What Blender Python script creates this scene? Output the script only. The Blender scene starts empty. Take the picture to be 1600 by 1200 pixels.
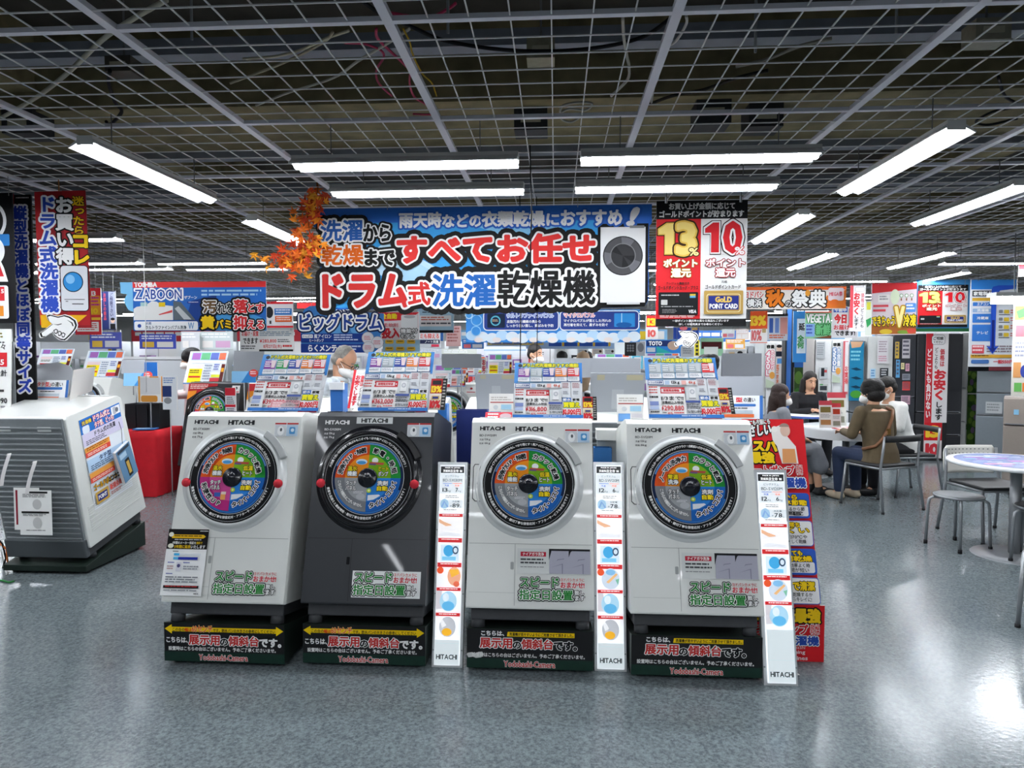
import bpy, math, random
import numpy as np
from mathutils import Vector, Matrix
random.seed(7)
PI = math.pi
SC = bpy.context.scene
COL = SC.collection

# ---------------------------------------------------------------- camera, world, exposure
EYE = np.array([0.0, 0.0, 1.51])
FPX = 1065.0
YAW, PITCH = math.atan(68 / FPX), math.atan(45 / FPX)
cam_data = bpy.data.cameras.new('camera')
cam_data.sensor_fit = 'HORIZONTAL'
cam_data.sensor_width = 36.0
cam_data.lens = FPX / 1600 * 36.0
cam_data.clip_start, cam_data.clip_end = 0.05, 200
cam = bpy.data.objects.new('camera', cam_data)
COL.objects.link(cam)
cam.location = EYE
cam.rotation_euler = (PI / 2 - PITCH, 0, YAW)
SC.camera = cam
world = bpy.data.worlds.new('world')
SC.world = world
world.use_nodes = True
world.node_tree.nodes['Background'].inputs[0].default_value = (0.80, 0.86, 1.0, 1)
world.node_tree.nodes['Background'].inputs[1].default_value = 0.10
LAMP = 68.0                     # strength of the fluorescent tubes (built with the ceiling lights)
SC.view_settings.view_transform = 'Standard'
SC.view_settings.look = 'None'
SC.view_settings.gamma = 1.0
SC.view_settings.use_curve_mapping = False
SC.view_settings.exposure = 0.08
SC.cycles.use_denoising = True
SC.cycles.max_bounces = 6
SC.cycles.diffuse_bounces = 3
SC.cycles.transparent_max_bounces = 12
SC.cycles.caustics_reflective = False
SC.cycles.caustics_refractive = False

# ---------------------------------------------------------------- where a point of the photograph stands, given its distance
FWD = np.array([-math.sin(YAW) * math.cos(PITCH), math.cos(YAW) * math.cos(PITCH), -math.sin(PITCH)])
RGT = np.array([math.cos(YAW), math.sin(YAW), 0.0])
UPW = np.cross(RGT, FWD)
def ray(px, py): return FWD + RGT * (px - 800) / FPX - UPW * (py - 600) / FPX
def at(px, py, Y):
    d = ray(px, py); return EYE + d * (Y / d[1])
def floor_at(px, py, z=0.0):
    d = ray(px, py); return EYE + d * ((z - EYE[2]) / d[2])
def hit(px, py, O, N):
    d = ray(px, py); return EYE + d * (((O - EYE) @ N) / (d @ N))

# ---------------------------------------------------------------- materials
def lin(h):
    h = h.lstrip('#')
    c = [int(h[i:i + 2], 16) / 255 for i in (0, 2, 4)]
    return [x / 12.92 if x <= .04045 else ((x + .055) / 1.055) ** 2.4 for x in c]
_M = {}
def mat(col, rough=.55, metal=0.0, emit=0.0, noise=0.0, scale=30.0, alpha=1.0, trans=0.0, spec=.4, coat=0.0, bump=0.0):
    key = (col, rough, metal, emit, noise, scale, alpha, trans, spec, coat, bump)
    if key in _M: return _M[key]
    m = bpy.data.materials.new('material_' + col.strip('#'))
    m.use_nodes = True
    nt = m.node_tree; b = nt.nodes['Principled BSDF']
    c = (*lin(col), 1)
    b.inputs['Base Color'].default_value = c
    b.inputs['Roughness'].default_value = rough
    b.inputs['Metallic'].default_value = metal
    b.inputs['Specular IOR Level'].default_value = spec
    b.inputs['Coat Weight'].default_value = coat
    b.inputs['Alpha'].default_value = alpha
    b.inputs['Transmission Weight'].default_value = trans
    if emit:
        b.inputs['Emission Color'].default_value = c
        b.inputs['Emission Strength'].default_value = emit
    if noise or bump:
        tc = nt.nodes.new('ShaderNodeTexCoord')
        n = nt.nodes.new('ShaderNodeTexNoise'); n.inputs['Scale'].default_value = scale; n.inputs['Detail'].default_value = 3
        nt.links.new(tc.outputs['Object'], n.inputs['Vector'])
        if noise:
            r = nt.nodes.new('ShaderNodeValToRGB')
            for i, f in ((0, 1 - noise), (1, 1 + noise)):
                r.color_ramp.elements[i].color = (*[min(1, x * f) for x in c[:3]], 1)
            r.color_ramp.elements[0].position = .3; r.color_ramp.elements[1].position = .7
            nt.links.new(n.outputs['Fac'], r.inputs['Fac']); nt.links.new(r.outputs['Color'], b.inputs['Base Color'])
        if bump:
            bp = nt.nodes.new('ShaderNodeBump'); bp.inputs['Strength'].default_value = bump; bp.inputs['Distance'].default_value = .01
            nt.links.new(n.outputs['Fac'], bp.inputs['Height']); nt.links.new(bp.outputs['Normal'], b.inputs['Normal'])
    _M[key] = m
    return m
def pr(col): return col if not isinstance(col, str) else mat(col, .6, spec=.12)

# ---------------------------------------------------------------- objects
def put(o, label=None, cat=None, group=None, kind=None, name=None):
    if label: o['label'] = label
    if cat: o['category'] = cat
    if group: o['group'] = group
    if kind: o['kind'] = kind
    return o
def thing(name, label, cat, loc=(0, 0, 0), rot=(0, 0, 0), group=None):
    o = bpy.data.objects.new(name, None); COL.objects.link(o)
    o.location = loc; o.rotation_euler = rot; o.empty_display_size = .1
    return put(o, label, cat, group)
def copy_tree(o, parent=None):
    c = o.copy(); COL.objects.link(c)
    if parent: c.parent = parent
    for ch in o.children: copy_tree(ch, c)
    return c

class MB:
    """collects shapes and links them as ONE mesh object"""
    def __init__(s):
        s.dim = 1.0; s.v = []; s.n = 0; s.fl = []; s.fc = []; s.fm = []; s.fs = []; s.mats = []; s.T = None
    def mi(s, m):
        if s.dim != 1 and isinstance(m, str): m = '#' + ''.join('%02x' % int(int(m[i:i + 2], 16) * s.dim) for i in (1, 3, 5))
        m = pr(m)
        if m not in s.mats: s.mats.append(m)
        return s.mats.index(m)
    def add(s, verts, faces, m, smooth=False):
        verts = np.asarray(verts, float).reshape(-1, 3)
        if s.T is not None: verts = verts @ s.T[:3, :3].T + s.T[:3, 3]
        k = s.mi(m)
        if isinstance(faces, np.ndarray):
            s.fl.append((faces + s.n).ravel()); s.fc.append(np.full(len(faces), faces.shape[1])); nf = len(faces)
        else:
            s.fl.append(np.array([i + s.n for f in faces for i in f])); s.fc.append(np.array([len(f) for f in faces])); nf = len(faces)
        s.fm.append(np.full(nf, k)); s.fs.append(np.full(nf, smooth))
        s.v.append(verts); s.n += len(verts)
    def box(s, x0, x1, y0, y1, z0, z1, m):
        v = [(x, y, z) for z in (z0, z1) for y in (y0, y1) for x in (x0, x1)]
        s.add(v, [(0, 2, 3, 1), (4, 5, 7, 6), (0, 1, 5, 4), (2, 6, 7, 3), (0, 4, 6, 2), (1, 3, 7, 5)], m); return s
    def prism(s, poly, a, b, m, axis='x', smooth=False):
        """poly extruded along axis from a to b; poly is (y,z) for x, (x,z) for y, (x,y) for z"""
        f = {'x': lambda p, t: (t, p[0], p[1]), 'y': lambda p, t: (p[0], t, p[1]), 'z': lambda p, t: (p[0], p[1], t)}[axis]
        n = len(poly)
        v = [f(p, a) for p in poly] + [f(p, b) for p in poly]
        s.add(v, [tuple(range(n))[::-1], tuple(range(n, 2 * n))] + [(i, (i + 1) % n, n + (i + 1) % n, n + i) for i in range(n)], m, smooth); return s
    def tube(s, pts, r, m, n=8, caps=True):
        pts = [np.asarray(p, float) for p in pts]
        R = r if hasattr(r, '__len__') else [r] * len(pts)
        vs = []; prev = None
        for i, p in enumerate(pts):
            t = (pts[min(i + 1, len(pts) - 1)] - pts[max(i - 1, 0)]); t = t / (np.linalg.norm(t) + 1e-9)
            if prev is None:
                a = np.array([0, 0, 1.0]) if abs(t[2]) < .9 else np.array([1.0, 0, 0])
            else: a = prev
            u = a - t * (a @ t); u /= np.linalg.norm(u) + 1e-9; prev = u
            w = np.cross(t, u)
            for k in range(n):
                g = 2 * PI * k / n; vs.append(p + R[i] * (u * math.cos(g) + w * math.sin(g)))
        fs = []
        for i in range(len(pts) - 1):
            for k in range(n):
                fs.append((i * n + k, i * n + (k + 1) % n, (i + 1) * n + (k + 1) % n, (i + 1) * n + k))
        if caps: fs += [tuple(range(n))[::-1], tuple(range((len(pts) - 1) * n, len(pts) * n))]
        s.add(vs, fs, m, True); return s
    def lathe(s, prof, m, n=32, c=(0, 0, 0), axis='z', smooth=True, cap=False):
        """prof: (radius, height) pairs turned about an axis through c"""
        vs = []
        for r, h in prof:
            for k in range(n):
                g = 2 * PI * k / n
                a, b = r * math.cos(g), r * math.sin(g)
                p = {'z': (a, b, h), 'y': (a, h, b), 'x': (h, a, b)}[axis]
                vs.append((p[0] + c[0], p[1] + c[1], p[2] + c[2]))
        fs = [(i * n + k, i * n + (k + 1) % n, (i + 1) * n + (k + 1) % n, (i + 1) * n + k) for i in range(len(prof) - 1) for k in range(n)]
        if cap: fs += [tuple(range(n))[::-1], tuple(range((len(prof) - 1) * n, len(prof) * n))]
        if axis == 'y': fs = [f[::-1] for f in fs]
        s.add(vs, fs, m, smooth); return s
    def ball(s, c, r, m, n=16, k=10):
        r = r if hasattr(r, '__len__') else (r, r, r)
        vs = []
        for i in range(k + 1):
            a = PI * i / k
            for j in range(n):
                g = 2 * PI * j / n
                vs.append((c[0] + r[0] * math.sin(a) * math.cos(g), c[1] + r[1] * math.sin(a) * math.sin(g), c[2] - r[2] * math.cos(a)))
        s.add(vs, [(i * n + j, i * n + (j + 1) % n, (i + 1) * n + (j + 1) % n, (i + 1) * n + j) for i in range(k) for j in range(n)], m, True); return s
    def build(s, name, parent=None, bevel=0.0, world=False, segs=2):
        """world=True: the shapes are in world coordinates; the object's origin goes to its base (or to its parent's frame)"""
        V = np.concatenate(s.v) if s.v else np.zeros((0, 3))
        loc = np.zeros(3)
        if world:
            if parent is None: loc = np.array([(V[:, 0].min() + V[:, 0].max()) / 2, (V[:, 1].min() + V[:, 1].max()) / 2, V[:, 2].min()])
            else: loc = wloc(parent)
            V = V - loc
        me = bpy.data.meshes.new(name)
        fl = np.concatenate(s.fl).astype(np.int32); fc = np.concatenate(s.fc).astype(np.int32)
        me.vertices.add(len(V)); me.vertices.foreach_set('co', V.astype(np.float32).ravel())
        me.loops.add(len(fl)); me.loops.foreach_set('vertex_index', fl)
        me.polygons.add(len(fc))
        me.polygons.foreach_set('loop_start', np.concatenate([[0], np.cumsum(fc)[:-1]]).astype(np.int32))
        for m in s.mats: me.materials.append(m)
        me.polygons.foreach_set('material_index', np.concatenate(s.fm).astype(np.int32))
        me.polygons.foreach_set('use_smooth', np.concatenate(s.fs).astype(bool))
        me.update(calc_edges=True); me.validate()
        o = bpy.data.objects.new(name, me); COL.objects.link(o)
        if parent is not None: o.parent = parent
        else: o.location = loc
        if bevel:
            b = o.modifiers.new('bevel', 'BEVEL'); b.width = bevel; b.segments = segs; b.limit_method = 'ANGLE'; b.angle_limit = math.radians(32)
        return o
def wloc(o):
    p = np.zeros(3)
    while o is not None:
        p = p + np.array(o.location); o = o.parent
    return p
def xform(loc=(0, 0, 0), rx=0, ry=0, rz=0):
    return np.array(Matrix.Translation(loc) @ Matrix.Rotation(rz, 4, 'Z') @ Matrix.Rotation(ry, 4, 'Y') @ Matrix.Rotation(rx, 4, 'X'))

# ---------------------------------------------------------------- lettering: outlines of the built-in font's characters
_fc = bpy.data.curves.new('lettering', 'FONT'); _fc.resolution_u = 2
_fo = bpy.data.objects.new('lettering', _fc); COL.objects.link(_fo)
_G = {}
def glyph(ch):
    if ch in _G: return _G[ch]
    _fc.body = ch
    dg = bpy.context.evaluated_depsgraph_get(); dg.update()
    ev = _fo.evaluated_get(dg); me = ev.to_mesh()
    nv = len(me.vertices)
    if nv == 0:
        _G[ch] = None; ev.to_mesh_clear(); return None
    V = np.zeros(nv * 3, np.float32); me.vertices.foreach_get('co', V); V = V.reshape(-1, 3)[:, :2].astype(float)
    F = [tuple(p.vertices) for p in me.polygons]
    ev.to_mesh_clear()
    E = {}
    for f in F:
        for i in range(len(f)): E[(f[i], f[(i + 1) % len(f)])] = 1
    nxt = {a: b for (a, b) in E if (b, a) not in E}
    cont = []; seen = set()
    for a in list(nxt):
        if a in seen: continue
        c = []
        while a not in seen and a in nxt:
            seen.add(a); c.append(a); a = nxt[a]
        if len(c) > 2: cont.append(np.array(c))
    tri = np.array([(f[0], f[i], f[i + 1]) for f in F for i in range(1, len(f) - 1)])
    _G[ch] = (V, tri, cont, V.min(0), V.max(0)); return _G[ch]

class Panel(MB):
    """a flat board whose face carries printing; design units are the photograph's pixels inside the board's rectangle"""
    def frame(s, O, U, V, N):
        s.O, s.U, s.V, s.N = map(lambda a: np.asarray(a, float), (O, U, V, N)); s.h = 0.0; s.step = .0004; return s
    def px(s, rect, Y=None, yaw=0.0, lean=0.0, foot=None, C=None):
        """face through the rectangle's centre at distance Y, turned by yaw, leaning back by lean (degrees)"""
        x0, y0, x1, y1 = rect; xc, yc = (x0 + x1) / 2, (y0 + y1) / 2
        a, l = math.radians(yaw), math.radians(lean)
        n0 = np.array([math.sin(a), -math.cos(a), 0]); U = np.array([math.cos(a), math.sin(a), 0])
        W = math.cos(l) * np.array([0, 0, 1.0]) - math.sin(l) * n0
        N = np.cross(U, W)
        if C is None: C = at(xc, yc, Y) if foot is None else floor_at(xc, y1, foot)
        C = np.asarray(C, float)
        L, R, T, B = [hit(*p, C, N) for p in ((x0, yc), (x1, yc), (xc, y0), (xc, y1))]
        w = (R - L) @ U; h = (T - B) @ W
        u = U * w / (x1 - x0); v = -W * h / (y1 - y0)
        O = L + U * 0 + W * ((T - L) @ W) - u * x0 - v * y0
        s.rect = rect; s.size = (w, h)
        return s.frame(O, u, v, N)
    def local(s, rect, w, h, O=(0, 0, 0), N=(0, -1, 0), U=(1, 0, 0)):
        """face of w x h metres whose top-left is O"""
        x0, y0, x1, y1 = rect; U = np.array(U, float); N = np.array(N, float); W = np.cross(N, U)
        u = U * w / (x1 - x0); v = -W * h / (y1 - y0)
        s.rect = rect; s.size = (w, h)
        return s.frame(np.array(O) - u * x0 - v * y0, u, v, N)
    def P(s, xy, h=None):  # design point -> world
        xy = np.asarray(xy, float); h = s.h if h is None else h
        return s.O + xy[..., :1] * s.U + xy[..., 1:2] * s.V + h * s.N
    def up(s): s.h += s.step
    def board(s, col, t=.006, poly=None, edge=None):
        x0, y0, x1, y1 = s.rect
        poly = poly or [(x0, y0), (x0, y1), (x1, y1), (x1, y0)]
        n = len(poly); a = s.P(poly, 0.0); b = s.P(poly, -t)
        s.add(a, [tuple(range(n))], col)
        s.add(np.concatenate([a, b]), [tuple(range(n, 2 * n))[::-1]] + [(i, n + i, n + (i + 1) % n, (i + 1) % n) for i in range(n)], edge or '#d8d8d6')
        return s
    def poly(s, pts, col):
        s.up(); s.add(s.P(pts), [tuple(range(len(pts)))], col); return s
    def rect_(s, x0, y0, x1, y1, col): return s.poly([(x0, y0), (x0, y1), (x1, y1), (x1, y0)], col)
    r = rect_
    def rr(s, x0, y0, x1, y1, col, q=3, border=None, bw=1):
        def pts(x0, y0, x1, y1, q):
            o = []
            for cx, cy, a in ((x0 + q, y0 + q, 180), (x1 - q, y0 + q, 270), (x1 - q, y1 - q, 0), (x0 + q, y1 - q, 90)):
                for k in range(5):
                    g = math.radians(a + 22.5 * k); o.append((cx + q * math.cos(g), cy + q * math.sin(g)))
            return o[::-1]
        if border: s.poly(pts(x0 - bw, y0 - bw, x1 + bw, y1 + bw, q + bw), border)
        return s.poly(pts(x0, y0, x1, y1, q), col)
    def c(s, cx, cy, rx, col, ry=None, n=40, a0=0, a1=360):
        ry = ry or rx
        p = [(cx + rx * math.cos(math.radians(a0 + (a1 - a0) * k / n)), cy + ry * math.sin(math.radians(a0 + (a1 - a0) * k / n))) for k in range(n if a1 - a0 >= 360 else n + 1)]
        if a1 - a0 < 360: p.append((cx, cy))
        return s.poly(p[::-1], col)
    def ring(s, cx, cy, r0, r1, col, a0=0, a1=360, n=48):
        s.up(); g = np.radians(np.linspace(a0, a1, n + 1)); d = np.stack([np.cos(g), np.sin(g)], 1)
        v = np.concatenate([d * r0, d * r1]) + (cx, cy); k = np.arange(n)
        s.add(s.P(v), np.stack([k, k + 1, n + 2 + k, n + 1 + k], 1), col); return s
    def lines(s, x0, y0, x1, y1, n, col, gap=.5, seed=1, words=True):
        """n rows of print too small to read"""
        rd = random.Random(seed * 31 + int(x0 * 7 + y0 * 3)); s.up(); p = (y1 - y0) / n; V = []
        for i in range(n):
            y = y0 + i * p; x = x0
            end = x1 - (x1 - x0) * rd.random() * .25 * (n > 1)
            while x < end:
                w = (x1 - x0) * (.06 + .2 * rd.random()) if words else (x1 - x0)
                V += [(x, y), (x, y + p * gap), (min(x + w, end), y + p * gap), (min(x + w, end), y)]
                x += w + (x1 - x0) * .025
        k = np.arange(len(V)).reshape(-1, 4)
        s.add(s.P(V), k, col); return s
    def _glyphs(s, items, col, bold, layers):
        """items: (glyph, 2x2 matrix, offset, em) in design units"""
        for w, c in [(a * .85, b) for a, b in (layers or [])] + [(bold * .75, col)]:
            s.up()
            for g, A, o, em in items:
                V, tri, cont, _, _ = g
                q = V @ A.T + o
                s.add(s.P(q), tri[:, ::-1] if np.linalg.det(A) < 0 else tri, c)
                if w <= 0: continue
                W = w * em
                for ci, ct in enumerate(cont):
                    p = q[ct]; d = np.roll(p, -1, 0) - p
                    d /= np.linalg.norm(d, axis=1)[:, None] + 1e-9
                    n = np.stack([-d[:, 1], d[:, 0]], 1); n0 = np.roll(n, 1, 0)
                    k = len(p); i = np.arange(k); wide = W * np.linalg.norm(s.U) > .0035
                    if wide: a0, a1, b0, b1 = p - n * W, np.roll(p, -1, 0) - n * W, p + n * W, np.roll(p, -1, 0) + n * W
                    else:
                        m = (n + n0) / np.maximum(1 + (n * n0).sum(1), .8)[:, None] * W; m1 = np.roll(m, -1, 0); q1 = np.roll(p, -1, 0)
                        a0, a1, b0, b1 = p - m, q1 - m1, p + m, q1 + m1
                    hh = s.h + 2e-5 + (i * 5 + ci * 3) % 31 * 5e-6      # overlapping strips each get their own height
                    s.add(s.P(np.stack([a0, b0, b1, a1], 1).reshape(-1, 2), np.repeat(hh, 4)[:, None]), np.arange(k * 4).reshape(k, 4), c)
                    if wide:                                             # round the corners of wide outlines
                        ang = np.arange(12) * 2 * PI / 12; d8 = np.stack([np.cos(ang), -np.sin(ang)], 1) * W
                        s.add(s.P((p[:, None, :] + d8[None]).reshape(-1, 2), np.repeat(s.h + 1.8e-4 + (i * 7 + ci * 3) % 37 * 5e-6, 12)[:, None]), np.arange(k * 12).reshape(k, 12), c)

    def t(s, txt, x0, y0, x1, y1, col, bold=.02, layers=None, vert=False, slant=0.0, skew=0.0):
        """lettering stretched to fill the rectangle; layers = wider outlines underneath, widest first"""
        it = []; cur = 0.0
        for ch in txt:
            if ch == ' ':
                cur += .35; continue
            g = glyph(ch)
            if g is None: continue
            cjk = ord(ch) > 0x2e00
            if vert:
                off = np.array([-(g[3][0] + g[4][0]) / 2 if not cjk else -.5, -cur])
                if ch in 'っょゃュッャョ': off = off + (.12, .1)
                cur += 1.0 if cjk else .8
                A = np.eye(2)
                if ch in 'ー―':
                    A = np.array([[0, -1.], [1., 0]]) ; c0 = (g[3] + g[4]) / 2
                    off = np.array([0, -cur + 1 + .38]) - A @ c0
                it.append((g, A, off))
            else:
                off = np.array([cur if cjk else cur - g[3][0], 0.0]); cur += 1.0 if cjk else g[4][0] - g[3][0] + .09
                it.append((g, np.eye(2), off))
        if not it: return s
        allp = np.concatenate([g[0] @ A.T + o for g, A, o in it])
        lo, hi = allp.min(0), allp.max(0)
        sx, sy = (x1 - x0) / max(hi[0] - lo[0], 1e-6), (y1 - y0) / max(hi[1] - lo[1], 1e-6)
        S = np.array([[sx, sx * slant], [0, -sy]])
        if skew: S = S + np.array([[0, 0], [skew * sx, 0]])
        base = np.array([x0, y1]) - S @ np.array([lo[0], lo[1]])
        em = min(sx, sy)
        s._glyphs([(g, S @ A, base + S @ o, em) for g, A, o in it], col, bold, layers); return s
    def vt(s, txt, x0, y0, x1, y1, col, bold=.02, layers=None): return s.t(txt, x0, y0, x1, y1, col, bold, layers, vert=True)
    def arc(s, txt, cx, cy, r, a0, a1, size, col, bold=.02, layers=None, inward=False):
        """characters spread along an arc (degrees, 0 = up, clockwise); inward: feet to the outside, read along the bottom"""
        n = len(txt); it = []
        for i, ch in enumerate(txt):
            g = glyph(ch)
            if g is None: continue
            a = math.radians(a0 + (a1 - a0) * (i + .5) / n)
            ctr = np.array([cx + r * math.sin(a), cy - r * math.cos(a)])
            e = a + (PI if inward else 0)
            A = size * np.array([[math.cos(e), math.sin(e)], [math.sin(e), -math.cos(e)]])
            c0 = (g[3] + g[4]) / 2
            it.append((g, A, ctr - A @ c0, size))
        s._glyphs(it, col, bold, layers); return s
    def done(s, name, label, cat, group=None, cords=None, kind=None, cord_col='#8a8a88', post=None):
        o = put(s.build(name, world=True), label, cat, group, kind)
        for x, z1 in cords or []:
            p = s.P((x, s.rect[1])); q = np.array([p[0], p[1], z1])
            MB().tube([p - (0, 0, .02) - s.N * .003, q], .0022, cord_col, 5).build('cord', o, world=True)
        if post is not None:
            p = s.P(((s.rect[0] + s.rect[2]) / 2, s.rect[3]), -.012); MB().tube([p + (0, 0, .03), (p[0], p[1], post)], .006, '#9a9da0', 6).build('post', o, world=True)
        return o
    def num(s, d, x0, y0, x1, y1, cols, w=.05):
        """bold slab numerals: cols = [(outline, colour) widest first], the last is the fill"""
        one = [(0, 22), (0, 38), (34, 36), (34, 84), (14, 84), (14, 100), (100, 100), (100, 84), (78, 84), (78, 0), (46, 0)]
        one = [(0, 20), (0, 34), (38, 34), (38, 100), (88, 100), (88, 0), (50, 0)]
        if d == '1':
            q = np.array([(x0 + (x1 - x0) * a / 88, y0 + (y1 - y0) * b / 100) for a, b in one]); c = np.array([(x0 + x1) / 2, (y0 + y1) / 2])
            for k, col in cols:
                e = np.array([(np.sign(a - 44) * 1 if a in (0, 88) else (-.6 if a in (38, 50) else 1), -1 if b in (0, 20) else (1 if b in (34, 100) else 0)) for a, b in one]) * k * (y1 - y0)
                s.poly([tuple(z) for z in (q + e)], col)
        else:
            for k, col in cols: s.t(d, x0, y0, x1, y1, col, w + k * 1.5)
GRID_Z = 2.74
# ================================================================ the setting
def floor_material():
    m = bpy.data.materials.new('speckled_vinyl'); m.use_nodes = True
    nt = m.node_tree; b = nt.nodes['Principled BSDF']; N = nt.nodes.new; L = nt.links.new
    tc = N('ShaderNodeTexCoord')
    n1 = N('ShaderNodeTexNoise'); n1.inputs['Scale'].default_value = 75; n1.inputs['Detail'].default_value = 4; n1.inputs['Roughness'].default_value = .7
    L(tc.outputs['Object'], n1.inputs['Vector'])
    r = N('ShaderNodeValToRGB'); r.color_ramp.elements[0].position = .36; r.color_ramp.elements[1].position = .64
    r.color_ramp.elements[0].color = (*lin('#4d5558'), 1); r.color_ramp.elements[1].color = (*lin('#778184'), 1)
    L(n1.outputs['Fac'], r.inputs['Fac']); L(r.outputs['Color'], b.inputs['Base Color'])
    n2 = N('ShaderNodeTexNoise'); n2.inputs['Scale'].default_value = 42; n2.inputs['Detail'].default_value = 2
    L(tc.outputs['Object'], n2.inputs['Vector'])
    bp = N('ShaderNodeBump'); bp.inputs['Strength'].default_value = .3; bp.inputs['Distance'].default_value = .002
    L(n2.outputs['Fac'], bp.inputs['Height']); L(bp.outputs['Normal'], b.inputs['Normal'])
    b.inputs['Roughness'].default_value = .18; b.inputs['Specular IOR Level'].default_value = .27
    return m
X0, X1, Y0, Y1, SLAB = -17.0, 14.0, -6.0, 24.0, 3.7
put(MB().box(X0, X1, Y0, Y1, -.1, 0, floor_material()).build('floor', world=True), kind='structure')
slab = mat('#403c37', .9, noise=.3, scale=3.0, bump=.3)
put(MB().box(X0, X1, Y0, Y1, SLAB, SLAB + .15, slab).build('ceiling', world=True), kind='structure')
wallm = mat('#d9dad8', .7, noise=.03, scale=4)
for nm, a in (('wall_back', (X0, X1, Y1, Y1 + .15)), ('wall_front', (X0, X1, Y0 - .15, Y0)), ('wall_left', (X0 - .15, X0, Y0, Y1)), ('wall_right', (X1, X1 + .15, Y0, Y1))):
    put(MB().box(*a, 0, SLAB, wallm).build(nm, world=True), kind='structure')
# concrete beams and ducts over the open grid
beam = mat('#7a7052', .9, noise=.3, scale=5.0, bump=.3); duct = mat('#7a7f88', .6, noise=.12, scale=6)
bm = MB()
for y in (4.45, 8.9, 13.3, 17.7): bm.box(X0, X1, y, y + 1.0, SLAB - .55, SLAB, beam)
for x in (-9, -3.9, 3.6, 8.5): bm.box(x, x + .4, Y0, Y1, SLAB - .42, SLAB, beam)
put(bm.build('trim_beams', world=True), kind='structure')
bm = MB()
for y, z, w in ((2.62, 3.28, .12), (3.78, 3.2, .1), (1.9, 3.3, .1), (5.4, 3.1, .12), (6.6, 3.1, .1), (7.2, 3.2, .2), (9.6, 3.1, .15), (11, 3.1, .15)):
    bm.box(X0 + .5, X1 - .5, y, y + w, z, z + .09, duct)
put(bm.build('trim_channels', world=True), kind='structure')

# the open ceiling grid: T-bars every 1.056 m, seven wire cells between them
gm = mat('#d6d5de', .5); gw = mat('#d6d6d6', .5)
PITCH_G = 1.0565; GX, GY = -0.622, 2.545
g = MB()
nx0, nx1 = int((X0 - GX) / PITCH_G), int((X1 - GX) / PITCH_G)
ny0, ny1 = int((Y0 - GY) / PITCH_G), int((Y1 - GY) / PITCH_G)
for i in range(nx0, nx1 + 1):
    x = GX + i * PITCH_G
    g.box(x - .019, x + .019, Y0, Y1, GRID_Z, GRID_Z + .022, gm)
    for k in range(1, 7):
        xx = x + PITCH_G * k / 7; g.box(xx - .0026, xx + .0026, Y0, Y1, GRID_Z + .006, GRID_Z + .011, gw)
for j in range(ny0, ny1 + 1):
    y = GY + j * PITCH_G
    g.box(X0, X1, y - .014, y + .014, GRID_Z + .001, GRID_Z + .02, gm)
    for k in range(1, 7):
        yy = y + PITCH_G * k / 7; g.box(X0, X1, yy - .0026, yy + .0026, GRID_Z + .001, GRID_Z + .006, gw)
put(g.build('ceiling_grid', world=True), kind='structure')
# rods that carry the grid
for (px, py) in ((700, 60), (1180, 90), (300, 70), (1400, 60)):
    p = floor_at(px, py, GRID_Z)
    put(MB().tube([(p[0], p[1], GRID_Z + .02), (p[0], p[1], SLAB)], .006, '#77787a', 6).build('trim_rod', world=True), kind='structure')

# ---------------------------------------------------------------- fluorescent ceiling lights
tube_on = mat('#f4f8ff', .4, emit=LAMP)
white_enamel = mat('#b9bbba', .45, noise=.02)
def lamp_proto():
    t = thing('ceiling_light', 'x', 'ceiling light')
    b = MB(); L = 1.2
    b.prism([(-.036, -.02), (.036, -.02), (.036, -.032), (.086, -.058), (.089, -.052), (.04, -.018), (.04, .0), (-.04, .0), (-.04, -.018), (-.089, -.052), (-.086, -.058), (-.036, -.032)], -L / 2, L / 2, white_enamel)
    b.build('housing', t)
    for sx in (-1, 1):
        MB().box(sx * L / 2 - .004, sx * L / 2 + .004, -.04, .04, -.045, -.001, white_enamel).build('end_cap', t)
    d = MB(); d.prism([(.030 * math.cos(a), -.040 - .024 * max(0, math.sin(a)) ) for a in np.linspace(0, PI, 7)], -L / 2 + .006, L / 2 - .006, tube_on, smooth=True)
    d.build('tube', t)
    for sx in (-.4, .4):
        MB().tube([(sx, 0, 0), (sx, 0, GRID_Z - 2.57)], .003, '#6a6a6c', 5).build('hanger', t)
    return t
LZ = 2.57   # height of the fittings
lamps = [  # centre x, y, turned along the aisle?, label
    (-.80, 3.62, 0, 'long ceiling light above the left half of the big banner, nearer one'),
    (.73, 3.60, 0, 'long white ceiling light above the two-colour point sign, nearer one of two'),
    (-.80, 4.24, 0, 'long ceiling light just over the top edge of the big banner'),
    (.72, 4.22, 0, 'long white ceiling light just over the point sign, farther one of two on the right'),
    (-2.27, 3.80, 1, 'large slanting ceiling light over the left aisle, near the red vertical banner'),
    (1.80, 3.84, 1, 'large slanting ceiling light at upper right, highest of those over the right aisle'),
    (2.78, 4.92, 1, 'slanting ceiling light cut by the right edge of the picture'),
    (1.79, 5.70, 1, 'short-looking slanting ceiling light just right of the point sign'),
    (-2.29, 5.66, 1, 'slanting ceiling light running behind the maple garland'),
    (2.75, 7.66, 1, 'small slanting ceiling light second to the right of the point sign'),
    (3.88, 7.66, 1, 'small slanting ceiling light above the red frozen food sign'),
    (-4.40, 5.76, 0, 'ceiling light whose end shows just right of the red vertical banner'),
]
proto = lamp_proto()
first = True
def lamp(x, y, along, label, group=None):
    global first
    o = proto if first else copy_tree(proto)
    first = False
    o.location = (x, y, LZ); o.rotation_euler = (0, 0, PI / 2 if along else 0)
    put(o, label, 'ceiling light', group)
for l in lamps: lamp(*l)
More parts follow.
